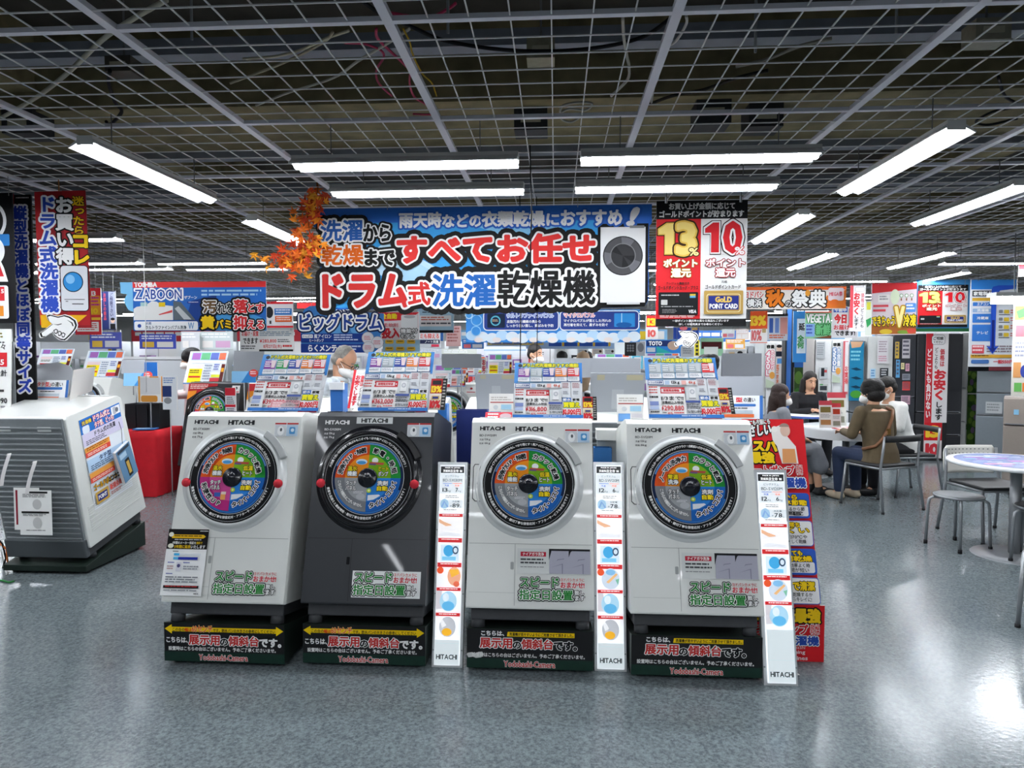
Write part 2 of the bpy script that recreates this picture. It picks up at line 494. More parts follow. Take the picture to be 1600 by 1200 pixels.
for px0, px1, py, lb in ((256, 415, 413, 'thin ceiling light above the blue foam banner, nearer of the pair'), (297, 449, 422, 'thin ceiling light above the blue foam banner, farther of the pair'),
                     (100, 222, 413, 'thin ceiling light seen right of the red vertical banner, upper of two'), (110, 268, 422, 'thin ceiling light seen right of the red vertical banner, lower of two')):
    a, b = floor_at(px0, py, LZ - .06), floor_at(px1, py, LZ - .06)
    lamp(b[0] - .6, (a[1] + b[1]) / 2, 0, lb)
for px, py, lb in ((1195, 441, 'thin far ceiling light just right of the point sign'), (1315, 441, 'thin far ceiling light above the autumn festival banner'),
               (1560, 413, 'bright ceiling light at the right edge above the blue price sign'), (1465, 436, 'slanting far ceiling light behind the two-colour sign at right')):
    a = floor_at(px, py, LZ - .06)
    lamp(a[0], a[1], px == 1465, lb)
far = 'rows of ceiling lights far back in the shop'
mid = 'ceiling lights behind the big banner'
for x, y in ((-.8, 7.66), (.73, 7.66), (-.8, 8.24), (.73, 8.24), (-2.4, 9.4), (2.0, 9.9)): lamp(x, y, 0, 'ceiling light hidden behind the big hanging banner', mid)
for y in (11.8, 12.5, 16.0, 16.7, 20.3):
    for x in (-11.3, -9.9, -7.9, -6.5, -4.6, -3.2, -1.3, .1, 2.0, 3.5, 5.6, 7.6):
        lamp(x, y, 0, 'thin line of a ceiling light far back under the dark grid', far)
for x, y, r in ((-2.3, .9, 1), (1.8, .9, 1), (-.8, -.5, 0), (.73, -.5, 0), (-.8, -1.2, 0), (.73, -1.2, 0), (-3.9, 1.6, 1), (3.6, 2.2, 1), (-5.6, 3.4, 0), (5.2, 4.6, 1), (-2.3, -3, 1), (1.8, -3, 1), (-4.3, 3.62, 0), (-4.3, 2.9, 0), (4.4, 3.3, 1), (-7.8, 5.7, 0), (-6.9, 8.0, 0), (7.0, 8.0, 1)):  # the close pair at left is added, unseen, to brighten the left signs
    lamp(x, y, r, 'ceiling light outside the frame, over the aisle nearer to the viewer or at the sides', 'ceiling lights outside the frame')
# ================================================================ the row of drum washers on inclined stands
WH, BK = '#f2f2f0', '#17181a'
STAND_A, SLOPE = math.radians(12.4), math.radians(5)
rubber = mat('#3a3c3f', .6, noise=.08)
def stand(x, y, rz, label, design, group=None):
    t = thing('display_stand', label, 'display stand', (x, y, 0), (0, 0, rz), group)
    b = Panel().local((0, 0, 600, 190), .6, .19, (-.3, -.0012, .21))
    b.prism([(0, .02), (0, .21), (.68, .06), (.68, .02)], -.3, .3, mat('#15231d', .55, noise=.1))
    b.r(0, 140, 600, 190, mat('#0d2f25', .5, noise=.1))
    if design:
        b.r(2, 2, 598, 142, mat('#101113', .4))
        o = [(.10, WH)]
        if design == 1:
            b.poly([(4, 30), (40, 8), (40, 20), (560, 20), (560, 8), (596, 30), (560, 54), (560, 42), (40, 42), (40, 54)], '#f3cd12')
            b.t('この台の', 44, 24, 104, 41, '#1a1a1a', .03); b.t('幅は', 106, 24, 140, 41, '#d8401c', .04)
            b.t('60センチ', 142, 10, 244, 43, '#e2531a', .035, [(.09, '#ffe9a0')])
            b.t('です。防水パンの大きさの参考にしてください', 248, 24, 556, 41, '#1a1a1a', .03)
            yy = 0
        else:
            b.t('こちらは、', 70, 10, 178, 32, WH, .06)
            b.poly([(196, 12), (512, 12), (512, 34), (192, 34)], '#f3cd12'); b.t('洗濯機が見やすいようにご用意させて頂きました。', 204, 15, 506, 31, '#1a1a1a', .04)
            yy = -14
        if design == 1: b.t('こちらは、', 14, 70, 120, 96, WH, .06)
        d = 0 if design == 1 else -64
        b.t('展示用', 128 + d, 58 + yy, 280 + d, 104 + yy, '#c9302c', .045, [(.12, WH)])
        b.t('の', 284 + d, 72 + yy, 322 + d, 104 + yy, BK, .06, [(.12, WH)])
        b.t('傾斜台', 326 + d, 58 + yy, 474 + d, 104 + yy, '#c9302c', .045, [(.12, WH)])
        b.t('です。', 480 + d, 66 + yy, 586 + d, 106 + yy, WH if design == 1 else BK, .07, [(.13, '#101113' if design == 1 else WH)])
        b.t('設置時はこちらの台はございません。予めご了承くださいませ。', 26, 113, 560, 133, WH, .035)
        b.t('Yodobashi-Camera', 178, 150, 420, 178, '#c2342f', .035, [(.1, WH)])
    b.build('body', t, bevel=.003)
    for sx in (-.26, .26):
        for sy in (.05, .62): MB().lathe([(.018, 0), (.02, .021)], rubber, 12, (sx, sy, 0), cap=True).build('foot', t)
    return t

PROF = [(0, .105), (.002, .098), (.02, .095), (.66, .095), (.67, .11), (.67, 1.03), (.65, 1.05), (.17, 1.05), (.115, 1.04), (.0797, 1.0145)]
HW = .303
TOP = np.array([-.3, .0797, 1.0145])
FH = (1.0145 - .105) / math.cos(SLOPE)
NF = np.array([0, -math.cos(SLOPE), math.sin(SLOPE)])
def front(p=None, out=.0012):
    """panel on the sloping front, in millimetres: 600 wide, 947 high"""
    return (p or Panel()).local((0, 0, 600, FH * 1000), .6, FH, TOP + NF * out, NF)
SECT = {'o': ('#d9541e', '#f0921e'), 'g': ('#1f8a37', '#7cb51f'), 'b': ('#1d64b4', '#2f86d6'), 'm': ('#b32a78', '#cf4c93'), 'x': ('#7f8286', '#a3a6a9')}
def wheel(p, cx, cy, k, d):
    """the printed disc on a washer door; k scales it"""
    R = lambda r: r * k
    p.c(cx, cy, R(236), mat('#0c0d0f', .6, spec=.15), n=64); p.ring(cx, cy, R(228), R(229.5), '#b9bcc0'); p.ring(cx, cy, R(190), R(192), '#e4e6ea')
    p.c(cx, cy, R(188), '#18284a', n=64); p.ring(cx, cy, R(177), R(185), '#5d8cc4', 200, 340); p.ring(cx, cy, R(176), R(186), '#2e6fb8', 20, 160)
    for i, (q, a0) in enumerate(((d['sec'][0], 180), (d['sec'][1], 270), (d['sec'][2], 0), (d['sec'][3], 90))):
        p.c(cx, cy, R(175), SECT[q][0], a0=a0, a1=a0 + 90, n=20); p.c(cx, cy, R(122), SECT[q][1], a0=a0, a1=a0 + 90, n=20)
    # basin, shirts and washing pictures
    p.c(cx - R(38), cy - R(84), R(30), '#cfe6f4', R(15)); p.c(cx - R(38), cy - R(80), R(24), '#4a97cf', R(9))
    p.c(cx + R(34), cy - R(92), R(17), '#eef0ee', R(15)); p.poly([(cx + R(6), cy - R(84)), (cx + R(6), cy - R(72)), (cx + R(78), cy - R(68)), (cx + R(84), cy - R(80))], '#b5523c'); p.poly([(cx + R(4), cy - R(76)), (cx + R(4), cy - R(68)), (cx + R(40), cy - R(66)), (cx + R(40), cy - R(76))], '#6d4c7a')
    if d['sec'][3] == 'm': p.r(cx - R(85), cy + R(80), cx - R(52), cy + R(102), '#3b63b0'); p.r(cx - R(50), cy + R(82), cx - R(24), cy + R(118), '#e8a05a'); p.r(cx - R(48), cy + R(76), cx - R(22), cy + R(90), '#e9d9d0')
    else: p.lines(cx - R(70), cy + R(70), cx - R(14), cy + R(84), 2, '#dcdde0'); p.c(cx - R(30), cy + R(98), R(24), '#b9bcbf', R(16))
    p.c(cx + R(12), cy + R(66), R(12), '#b6d433'); p.c(cx + R(12), cy + R(66), R(6), '#e7efb0')
    p.poly([(cx + R(8), cy + R(90)), (cx + R(8), cy + R(118)), (cx + R(40), cy + R(112)), (cx + R(74), cy + R(92)), (cx + R(66), cy + R(86))], '#e9eef2')
    ol = [(.16, WH)]
    def inner(a, b, x0, x1, y0, yel):
        ca, cb = ('#f4dc1c', WH) if yel == 0 else (WH, '#f4dc1c') if yel == 1 else (WH, WH)
        p.t(a, cx + R(x0), cy + R(y0), cx + R(x1), cy + R(y0 + 24), ca, .05, [(.15, '#161616')])
        p.t(b, cx + R(x0), cy + R(y0 + 27), cx + R(x1), cy + R(y0 + 51), cb, .05, [(.15, '#161616')])
    if k > .5 or d.get('far') is None:
        inner(*d['i'][0], -108, -58, -60, 0); inner(*d['i'][1], 58, 108, -60, 0); inner(*d['i'][2], 56, 110, 16, 1); inner(*d['i'][3], -110, -55, 16, 2)
    if d.get('top'):
        p.arc(d['top'], cx, cy, R(209), -75, 75, R(15), WH, .03)
        p.arc('豊富な品揃えと最新情報、親切丁寧な接客応対、アフターサービスもお任せです!', cx, cy, R(209), 256, 104, R(15), WH, .03, inward=True)
    a = d['a']
    p.arc(a[0], cx, cy, R(146), -82, -6, R(30), BK, .058, ol); p.arc(a[1], cx, cy, R(146), 8, 82, R(30), BK, .058, ol)
    p.arc(a[2], cx, cy, R(146), 172, 98, R(30), BK, .058, ol, inward=True)
    if d['sec'][3] == 'm': p.arc(a[3], cx, cy, R(146), 258, 194, R(31), BK, .058, ol, inward=True)
    else: p.arc(a[3], cx, cy, R(146), 264, 186, R(19), WH, .03, [(.1, '#6a6d70')], inward=True)
    return p
def stick_speed(p, x, y, k=1.0):
    """スピード指定日設置 lettering, about 225 x 80 mm"""
    X = lambda a: x + a * k; Y = lambda a: y + a * k
    o = [(.2, '#10261a'), (.10, WH)]
    p.t('スピード', X(4), Y(0), X(136), Y(32), '#2b8038', .05, o)
    p.t('指定日設置', X(0), Y(41), X(186), Y(76), '#2b8038', .035, o)
    p.t('ヨドバシカメラに', X(144), Y(0), X(226), Y(11), '#c8303a', .03, [(.07, WH)]); p.t('おまかせ!', X(144), Y(14), X(226), Y(33), '#c8303a', .05, [(.1, WH)])
    p.t('致し', X(192), Y(42), X(224), Y(57), WH, .05, [(.16, '#1a1a1a')]); p.t('ます', X(194), Y(60), X(226), Y(76), WH, .05, [(.16, '#1a1a1a')])
def washer(loc, rz, label, body, d, group='front-loading washers in the nearest row', name='washing_machine'):
    """a drum washer with its base, leaning back on its stand"""
    t = thing(name, label, 'washing machine', loc, (0, 0, 0), group)
    t.rotation_mode = 'XYZ'
    t.rotation_euler = (-STAND_A, 0, rz)
    dark = body != 'white'
    shell = mat({'white': '#dfe1dc', 'graphite': '#2d3034', 'black': '#222226'}[body], .38, noise=.015, scale=3, coat=.15)
    ink = '#e8e8e8' if dark else '#222326'
    b = front()
    b.prism(PROF, -HW, HW, shell)
    if d.get('near'):
        b.t('HITACHI', 40, 22, 164, 41, ink, .065)
        if not dark: b.t('HITACHI', 220, 22, 356, 44, ink, .065)
        b.t(d['model'], 38, 63, 122, 74, ink, .02)
        for j, s in enumerate((d['kg'] + 'kg', d['dry'] + 'kg')):
            b.t('洗濯' if j == 0 else '乾燥', 38, 86 + j * 20, 58, 96 + j * 20, ink, .01); b.t(s, 64, 84 + j * 20, 92, 97 + j * 20, ink, .02)
    b.build('body', t, bevel=.022, segs=3)
    m = MB(); m.prism([(.055, .035), (.055, .10), (.66, .10), (.66, .035)], -.285, .285, rubber); m.build('base', t, bevel=.006)
    for sx in (-.25, .25):
        for sy in (.075, .6): MB().lathe([(.033, 0), (.033, .03), (.028, .038)], rubber, 14, (sx, sy, 0), cap=True).build('foot', t)
    # recesses, covers and handles
    seam = '#2b2d2f' if dark else '#8f928f'
    p = front(out=.002)
    p.r(4, 612, 596, 614, seam); p.r(226, 614, 228, 905, seam)
    if not dark: p.r(8, 845, 226, 846.5, '#b5b8b4')
    p.build('seam', t)
    p = front(out=.0015); p.rr(206, 700, 222, 736, '#a2a5a3' if not dark else '#111214', 4); p.build('latch', t)
    cx, cy = 288, 318
    ctr = TOP + np.array([1, 0, 0]) * cx / 1000 - np.array([0, math.sin(SLOPE), math.cos(SLOPE)]) * cy / 1000
    T = np.array(Matrix.Translation(ctr) @ Matrix.Rotation(PI / 2 - SLOPE, 4, 'X'))
    dm = MB(); dm.T = T
    bez = mat('#cdd0cf', .3, metal=.15) if not dark else mat('#15161a', .2, coat=.3)
    dm.lathe([(.270, .0005), (.266, .003), (.255, .002), (.250, .006), (.246, .016), (.238, .022), (.230, .023), (.2255, .020)], bez, 72)
    dm.lathe([(.2258, .020), (.10, .021), (0.0005, .021)], mat('#0d0e11', .18, coat=.4), 72)
    door = dm.build('door', t)
    pl = front(out=.0225); wheel(pl, cx, cy, .95, d)
    o = put(pl.build('door_label', door), 'round printed disc of coloured feature sectors')
    hub = MB(); hub.T = T; hub.lathe([(.049, .024), (.049, .034), (.042, .04), (.026, .038), (.021, .046), (.012, .054), (0.0005, .056)], mat('#10131c', .25, coat=.3), 32)
    hub.build('hub', door)
    h = MB(); h.T = T
    hp = [(math.sin(a) * r, math.cos(a) * r) for r, rng in ((.284, np.linspace(.55, 1.18, 9)), (.248, np.linspace(1.18, .55, 9))) for a in rng]
    h.prism([(x, y) for x, y in hp][::-1], .0, .022, mat('#aeb1b0', .35) if not dark else mat('#0b0c0e', .35), axis='z')
    h.build('handle', door, bevel=.004)
    for sx in (-1, 1):
        if d.get('arrow', 1):
            k = MB(); k.T = T; k.lathe([(.0005, .029), (.022, .029), (.022, .02)], '#c4303c', 20, (sx * .236, -.028, 0)); k.build('sticker', door)
    if d.get('hinge'):
        p = front(out=.0018); p.poly([(18, 218), (10, 233), (10, 393), (24, 408), (58, 408), (36, 318), (50, 218)], '#4a4c4b'); p.poly([(20.5, 222), (14, 235), (14, 391), (27, 404), (54, 404), (32, 318), (46, 222)], shell); p.build('hinge_cover', t)
    # control strip, top sticker
    c = MB(); c.prism([(.125, 1.0425), (.16, 1.049), (.17, 1.0535), (.123, 1.046)], -.17, .19, mat('#2a2c30' if dark or d.get('darktop') else '#d3d5d2', .3)); c.build('control_panel', t)
    c = MB(); c.prism([(.125, 1.0425), (.16, 1.049), (.17, 1.0535), (.123, 1.046)], -.27, -.19, mat('#cfd1ce' if not dark else '#34373a', .4)); c.build('detergent_lid', t)
    c = MB()
    for i in range(9): c.box(HW - .0015, HW + .0015, .30, .6, .2 + i * .03, .215 + i * .03, mat('#5b5f63' if dark else '#a6a9a8', .5))
    c.build('side_vent', t)
    bp = MB(); gp = mat('#7b8083', .5, noise=.04)
    bp.box(-.285, .285, .668, .684, .11, 1.04, gp)
    for i in range(22):
        z = .17 + i * .038; bp.box(-.27, .27, .682, .692, z, z + .016, gp)
    if d.get('back'): bp.build('back_panel', t, bevel=.004)
    # small stickers on the front
    if d.get('near'):
        p = front(out=.003)
        p.r(468, 34, 590, 104, '#e6eaee'); p.r(468, 34, 527, 42, '#b9383a'); p.r(531, 34, 590, 42, '#b9383a'); p.r(470, 46, 527, 102, '#cdd1d4'); p.r(531, 46, 588, 102, '#b8d0e4')
        p.c(500, 76, 17, '#eceeee', 24); p.c(502, 70, 6, '#54585c', 9); p.rr(546, 56, 576, 92, '#4f93c8', 6); p.c(562, 72, 9, '#d9e8f2'); p.build('sticker', t)
        p = front(out=.003)
        if d.get('plate'):
            p.r(202, 4, 390, 38, '#d8dad9'); p.t('HITACHI', 228, 11, 364, 32, '#1f2022', .05); p.build('sticker', t); p = front(out=.003)
        sx, sy = d.get('speed', (250, 772))
        if dark: p.r(sx - 8, sy - 8, sx + 326, sy + 116, '#e9ebe9')
        stick_speed(p, sx, sy, 1.36); p.build('sticker', t)
        if d.get('niagara'):
            p = front(out=.003); p.O = p.O + p.V * -56; p.r(238, 690, 590, 812, '#d5d8d5'); p.r(254, 706, 376, 728, '#b4243a'); p.t('ナイアガラ洗浄', 264, 709, 366, 725, WH, .03)
            p.lines(254, 738, 376, 770, 2, '#4a4c4e', seed=3); p.lines(254, 776, 366, 784, 1, '#8a8c8e'); p.r(392, 692, 586, 808, '#a9a9b6')
            p.poly([(390, 690), (390, 745), (402, 700), (586, 700), (586, 690)], '#1c1d20'); p.poly([(484, 696), (484, 730), (494, 704), (500, 700)], '#1c1d20')
            for xx in (392, 490): p.poly([(xx + 4, 780), (xx + 60, 764), (xx + 60, 808), (xx + 64, 808), (xx + 64, 760)], '#7f7f8e'); p.poly([(xx + 34, 750), (xx + 40, 740), (xx + 70, 736), (xx + 70, 739), (xx + 42, 743)], '#7f7f8e')
            put(p.build('sticker', t), 'care sticker with a red heading and a photo of two folded shirts')
        if d.get('flyer'):
            p = Panel().local((0, 0, 100, 144), .205, .315, TOP + NF * .012 + np.array([-.008, 0, 0]) - np.array([0, math.sin(SLOPE), math.cos(SLOPE)]) * .575, NF); p.board('#f3f4f3', .002)
            p.r(0, 0, 100, 44, '#141414'); p.lines(78, 3, 98, 6, 1, WH); p.poly([(10, 12), (88, 12), (94, 16), (88, 20), (10, 20)], '#e0b21c'); p.c(8, 12, 6, '#e9ead8', 5)
            p.lines(16, 14, 84, 18, 1, '#4a3a10'); p.lines(18, 22, 84, 26, 1, '#bcbcbc'); p.t('1年間のメーカー保証を', 14, 27, 72, 33, WH, .02); p.t('無料で', 73, 27, 88, 33, '#e8c01c', .02)
            p.t('5年間に延長', 20, 35, 60, 42, '#e8c01c', .03); p.t('いたします', 61, 35, 96, 42, WH, .03); p.c(11, 37, 7, '#e9ead8', 5)
            p.lines(18, 48, 32, 51, 1, '#444444'); p.r(22, 53, 36, 58, '#47b3e4'); p.r(36, 53, 88, 58, '#dfe3e8'); p.r(22, 61, 34, 67, '#5cb7e6'); p.r(34, 61, 82, 67, '#27349a')
            p.lines(10, 72, 26, 76, 1, '#3c4aa6'); p.lines(48, 72, 64, 76, 1, '#3c4aa6'); p.r(32, 72, 44, 92, '#dcdce4'); p.c(38, 80, 4, '#4f4d78', 4); p.lines(10, 80, 28, 90, 2, '#b08a8a'); p.lines(50, 80, 90, 90, 2, '#8c9096')
            p.lines(10, 96, 26, 100, 1, '#3c4aa6'); p.lines(10, 103, 92, 118, 3, '#7c8086'); p.r(8, 122, 94, 128, '#1c1c1c'); p.lines(12, 123, 90, 127, 1, '#c23c3c'); p.lines(10, 131, 90, 136, 1, '#9a9ea2'); p.lines(84, 138, 96, 142, 1, '#333333')
            put(p.build('flyer', t), 'paper warranty flyer with a black heading')
    return t
def slope_top(x, y, rz=0.0):
    c, s = math.cos(rz), math.sin(rz)
    dy = .004
    dy = -.036
    return (x - s * dy, y + c * dy, .221)
ROW = [(-1.601, 3.155), (-.920, 3.180), (-.119, 3.178), (.656, 3.155)]
BL = 'こちらの機能はございません'
T1 = '液体ナイアガラ洗浄で黄ばみもしっかり落とす!風アイロンでシワを伸ばした仕上がりに!'
SPEC = [
    ('white', dict(near=1, model='BD-STX130M', kg='13', dry='7', sec='ogbm', top=T1, a=('洗浄力UP・除菌', 'カラッと乾燥', 'タイパ・コスパ', '利便性UP'),
        i=(('温水', '機能'), ('低温', 'ヒート'), ('洗剤', '自動'), ('タッチ', 'パネル')), flyer=1, darktop=1, speed=(250, 772)), 'white drum washer with a magenta door sector and a flyer at its lower left'),
    ('graphite', dict(near=1, model='BD-SX130M', kg='13', dry='7', sec='ogbx', top='大流量で洗い効率循環で黄ばみもニオイも!はや風アイロンでシワの少ない仕上がり!', a=('洗浄力UP・除菌', '節電・時短', 'タイパ・コスパ', BL),
        i=(('温水', '機能'), ('ヒート', 'ポンプ'), ('洗剤', '自動'), ('タッチ', 'パネル')), plate=1, speed=(250, 772)), 'dark grey drum washer, the only dark one in the nearest row'),
    ('white', dict(near=1, model='BD-SW120M', kg='12', dry='6', sec='ogbx', top=T1, a=('洗浄力UP・除菌', 'カラッと乾燥', 'タイパ・コスパ', BL),
        i=(('温水', '機能'), ('低温', 'ヒート'), ('洗剤', '自動'), ('タッチ', 'パネル')), niagara=1, hinge=1, arrow=0, speed=(250, 772)), 'white drum washer just right of the dark grey one, between two glowing panels'),
    ('white', dict(near=1, model='BD-SV120M', kg='12', dry='6', sec='ogbx', top='乾燥フィルターが無いからお手入れがラクラク!自動投入だから洗剤計量の手間もかかりません!', a=('ノーマル洗浄力', 'カラッと乾燥', 'タイパ・コスパ', BL),
        i=(('常温', '洗浄'), ('低温', 'ヒート'), ('洗剤', '自動'), ('タッチ', 'パネル')), niagara=1, hinge=1, arrow=0, speed=(268, 770)), 'white drum washer at the right end of the row beside the red cardboard sign'),
]
SL = ['black inclined stand with a yellow double arrow, under the white washer with the flyer', 'black and green inclined stand with a yellow double arrow, under the dark grey washer',
      'black inclined stand with a torn lower left corner on its sign', 'black inclined stand under the white washer at the right end of the row']
for i, ((x, y), (body, d, lb)) in enumerate(zip(ROW, SPEC)):
    st = stand(x, y, 0, SL[i], 1 if i < 2 else 2, 'inclined stands in the nearest row')
    if i == 2:
        p = Panel().local((0, 0, 600, 190), .6, .19, (-.3, -.004, .21)); p.poly([(4, 118), (0, 124), (8, 140), (30, 136), (44, 142), (70, 138), (80, 122), (74, 110), (56, 112), (40, 120), (24, 114)], '#d9dad8'); p.build('torn_patch', st)
    w = washer(slope_top(x, y), 0, lb, body, d)
    if i > 1: w.scale = (1, 1, .974)

# ---------------------------------------------------------------- glowing feature panels between the washers
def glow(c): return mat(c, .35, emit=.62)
def light_box(rect, model, kg, dry, vol, tail, label):
    p = Panel().px(rect, lean=12.3, foot=0.0)
    t = thing('light_box', label, 'illuminated sign', tuple(p.P(((rect[0] + rect[2]) / 2, rect[3]), 0.0)), group='glowing feature panels between the washers')
    x0, y0, x1, y1 = rect
    al = mat('#c4c8ca', .3, metal=.4)
    c = Panel().px(rect, lean=12.3, foot=0.0); c.board(al, .035, edge=al); c.build('frame', t, world=True, bevel=.002)
    w, h = x1 - x0, y1 - y0
    X = lambda a: x0 + w * a / 48; Y = lambda a: y0 + h * (a * .785 if a < 107 else a) / 322
    s = Panel().px(rect, lean=12.3, foot=0.0); s.h = .001
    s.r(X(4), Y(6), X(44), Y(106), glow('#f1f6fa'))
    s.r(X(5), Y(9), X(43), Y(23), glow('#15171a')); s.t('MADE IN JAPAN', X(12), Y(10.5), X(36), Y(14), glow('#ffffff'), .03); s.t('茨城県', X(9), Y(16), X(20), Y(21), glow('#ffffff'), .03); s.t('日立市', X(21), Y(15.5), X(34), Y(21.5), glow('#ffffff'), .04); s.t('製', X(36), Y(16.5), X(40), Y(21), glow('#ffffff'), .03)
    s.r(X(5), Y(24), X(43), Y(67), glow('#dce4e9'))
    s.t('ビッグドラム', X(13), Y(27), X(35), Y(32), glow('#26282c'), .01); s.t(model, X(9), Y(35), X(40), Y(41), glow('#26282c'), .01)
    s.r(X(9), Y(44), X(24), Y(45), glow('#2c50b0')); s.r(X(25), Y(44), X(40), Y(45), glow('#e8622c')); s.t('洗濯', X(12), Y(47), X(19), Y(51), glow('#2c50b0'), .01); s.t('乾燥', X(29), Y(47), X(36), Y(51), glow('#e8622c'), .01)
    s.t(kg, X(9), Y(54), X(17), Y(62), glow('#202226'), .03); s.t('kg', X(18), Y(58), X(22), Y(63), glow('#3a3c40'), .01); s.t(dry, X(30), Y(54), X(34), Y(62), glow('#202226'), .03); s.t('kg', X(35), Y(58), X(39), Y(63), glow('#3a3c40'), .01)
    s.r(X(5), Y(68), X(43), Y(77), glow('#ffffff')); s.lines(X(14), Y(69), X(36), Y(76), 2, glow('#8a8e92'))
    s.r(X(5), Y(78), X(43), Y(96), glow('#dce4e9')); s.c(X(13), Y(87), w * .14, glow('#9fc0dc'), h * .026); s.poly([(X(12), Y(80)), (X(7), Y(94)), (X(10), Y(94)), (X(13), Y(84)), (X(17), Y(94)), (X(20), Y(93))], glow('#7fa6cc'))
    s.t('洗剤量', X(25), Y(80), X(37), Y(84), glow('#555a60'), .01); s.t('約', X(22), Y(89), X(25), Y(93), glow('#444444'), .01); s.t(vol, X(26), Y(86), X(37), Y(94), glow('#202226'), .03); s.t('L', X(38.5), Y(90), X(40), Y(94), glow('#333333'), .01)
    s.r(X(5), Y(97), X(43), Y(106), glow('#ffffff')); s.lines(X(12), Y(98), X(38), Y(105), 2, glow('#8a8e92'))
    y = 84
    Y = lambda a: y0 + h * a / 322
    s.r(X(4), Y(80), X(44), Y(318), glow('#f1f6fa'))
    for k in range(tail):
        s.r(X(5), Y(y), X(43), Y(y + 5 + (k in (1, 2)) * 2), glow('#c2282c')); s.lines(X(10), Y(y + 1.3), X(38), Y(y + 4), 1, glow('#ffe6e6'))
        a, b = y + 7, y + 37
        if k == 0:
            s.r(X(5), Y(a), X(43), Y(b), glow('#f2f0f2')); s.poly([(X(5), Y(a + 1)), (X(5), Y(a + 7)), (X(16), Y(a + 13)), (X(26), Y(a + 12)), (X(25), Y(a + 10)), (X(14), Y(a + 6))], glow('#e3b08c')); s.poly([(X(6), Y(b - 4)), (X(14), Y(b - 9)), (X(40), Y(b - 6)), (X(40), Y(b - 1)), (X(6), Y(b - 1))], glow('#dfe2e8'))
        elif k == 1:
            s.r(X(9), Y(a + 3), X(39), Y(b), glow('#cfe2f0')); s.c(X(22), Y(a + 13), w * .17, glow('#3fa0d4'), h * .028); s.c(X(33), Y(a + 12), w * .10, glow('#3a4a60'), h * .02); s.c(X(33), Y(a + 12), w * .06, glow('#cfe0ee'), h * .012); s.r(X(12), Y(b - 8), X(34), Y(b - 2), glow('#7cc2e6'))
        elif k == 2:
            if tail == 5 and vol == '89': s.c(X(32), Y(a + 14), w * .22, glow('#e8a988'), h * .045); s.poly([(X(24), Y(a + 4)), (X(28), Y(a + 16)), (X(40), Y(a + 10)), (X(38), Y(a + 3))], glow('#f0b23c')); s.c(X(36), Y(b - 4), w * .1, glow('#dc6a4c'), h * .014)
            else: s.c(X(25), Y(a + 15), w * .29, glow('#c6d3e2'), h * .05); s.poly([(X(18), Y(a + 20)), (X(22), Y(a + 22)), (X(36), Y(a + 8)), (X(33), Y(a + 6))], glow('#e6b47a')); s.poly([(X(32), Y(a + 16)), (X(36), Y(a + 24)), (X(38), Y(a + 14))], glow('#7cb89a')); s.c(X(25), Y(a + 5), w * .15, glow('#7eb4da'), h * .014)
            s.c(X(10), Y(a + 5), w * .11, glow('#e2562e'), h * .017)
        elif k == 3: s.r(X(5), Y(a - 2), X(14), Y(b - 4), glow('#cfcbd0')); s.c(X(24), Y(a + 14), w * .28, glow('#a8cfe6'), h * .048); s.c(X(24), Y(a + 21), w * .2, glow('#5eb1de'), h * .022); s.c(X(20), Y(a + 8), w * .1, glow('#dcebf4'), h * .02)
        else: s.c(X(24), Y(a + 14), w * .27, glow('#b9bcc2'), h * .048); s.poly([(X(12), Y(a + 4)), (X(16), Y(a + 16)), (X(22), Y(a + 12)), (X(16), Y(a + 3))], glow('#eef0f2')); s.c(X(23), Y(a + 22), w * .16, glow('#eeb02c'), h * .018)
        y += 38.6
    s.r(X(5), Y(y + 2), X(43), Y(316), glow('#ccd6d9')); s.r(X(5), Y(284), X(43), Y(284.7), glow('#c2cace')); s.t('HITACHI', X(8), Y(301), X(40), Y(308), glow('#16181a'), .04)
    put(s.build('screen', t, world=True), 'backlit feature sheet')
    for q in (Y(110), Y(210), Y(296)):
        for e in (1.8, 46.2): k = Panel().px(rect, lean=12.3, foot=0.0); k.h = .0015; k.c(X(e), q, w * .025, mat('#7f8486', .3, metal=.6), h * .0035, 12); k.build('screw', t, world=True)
    return t
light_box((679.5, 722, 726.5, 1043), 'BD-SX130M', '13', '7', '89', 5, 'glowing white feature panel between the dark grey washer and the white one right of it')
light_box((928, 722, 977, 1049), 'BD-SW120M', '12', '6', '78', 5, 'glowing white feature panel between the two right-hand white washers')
light_box((1186, 734, 1238, 1071), 'BD-SV120M', '12', '6', '78', 4, 'glowing white feature panel in front of the red cardboard sign')
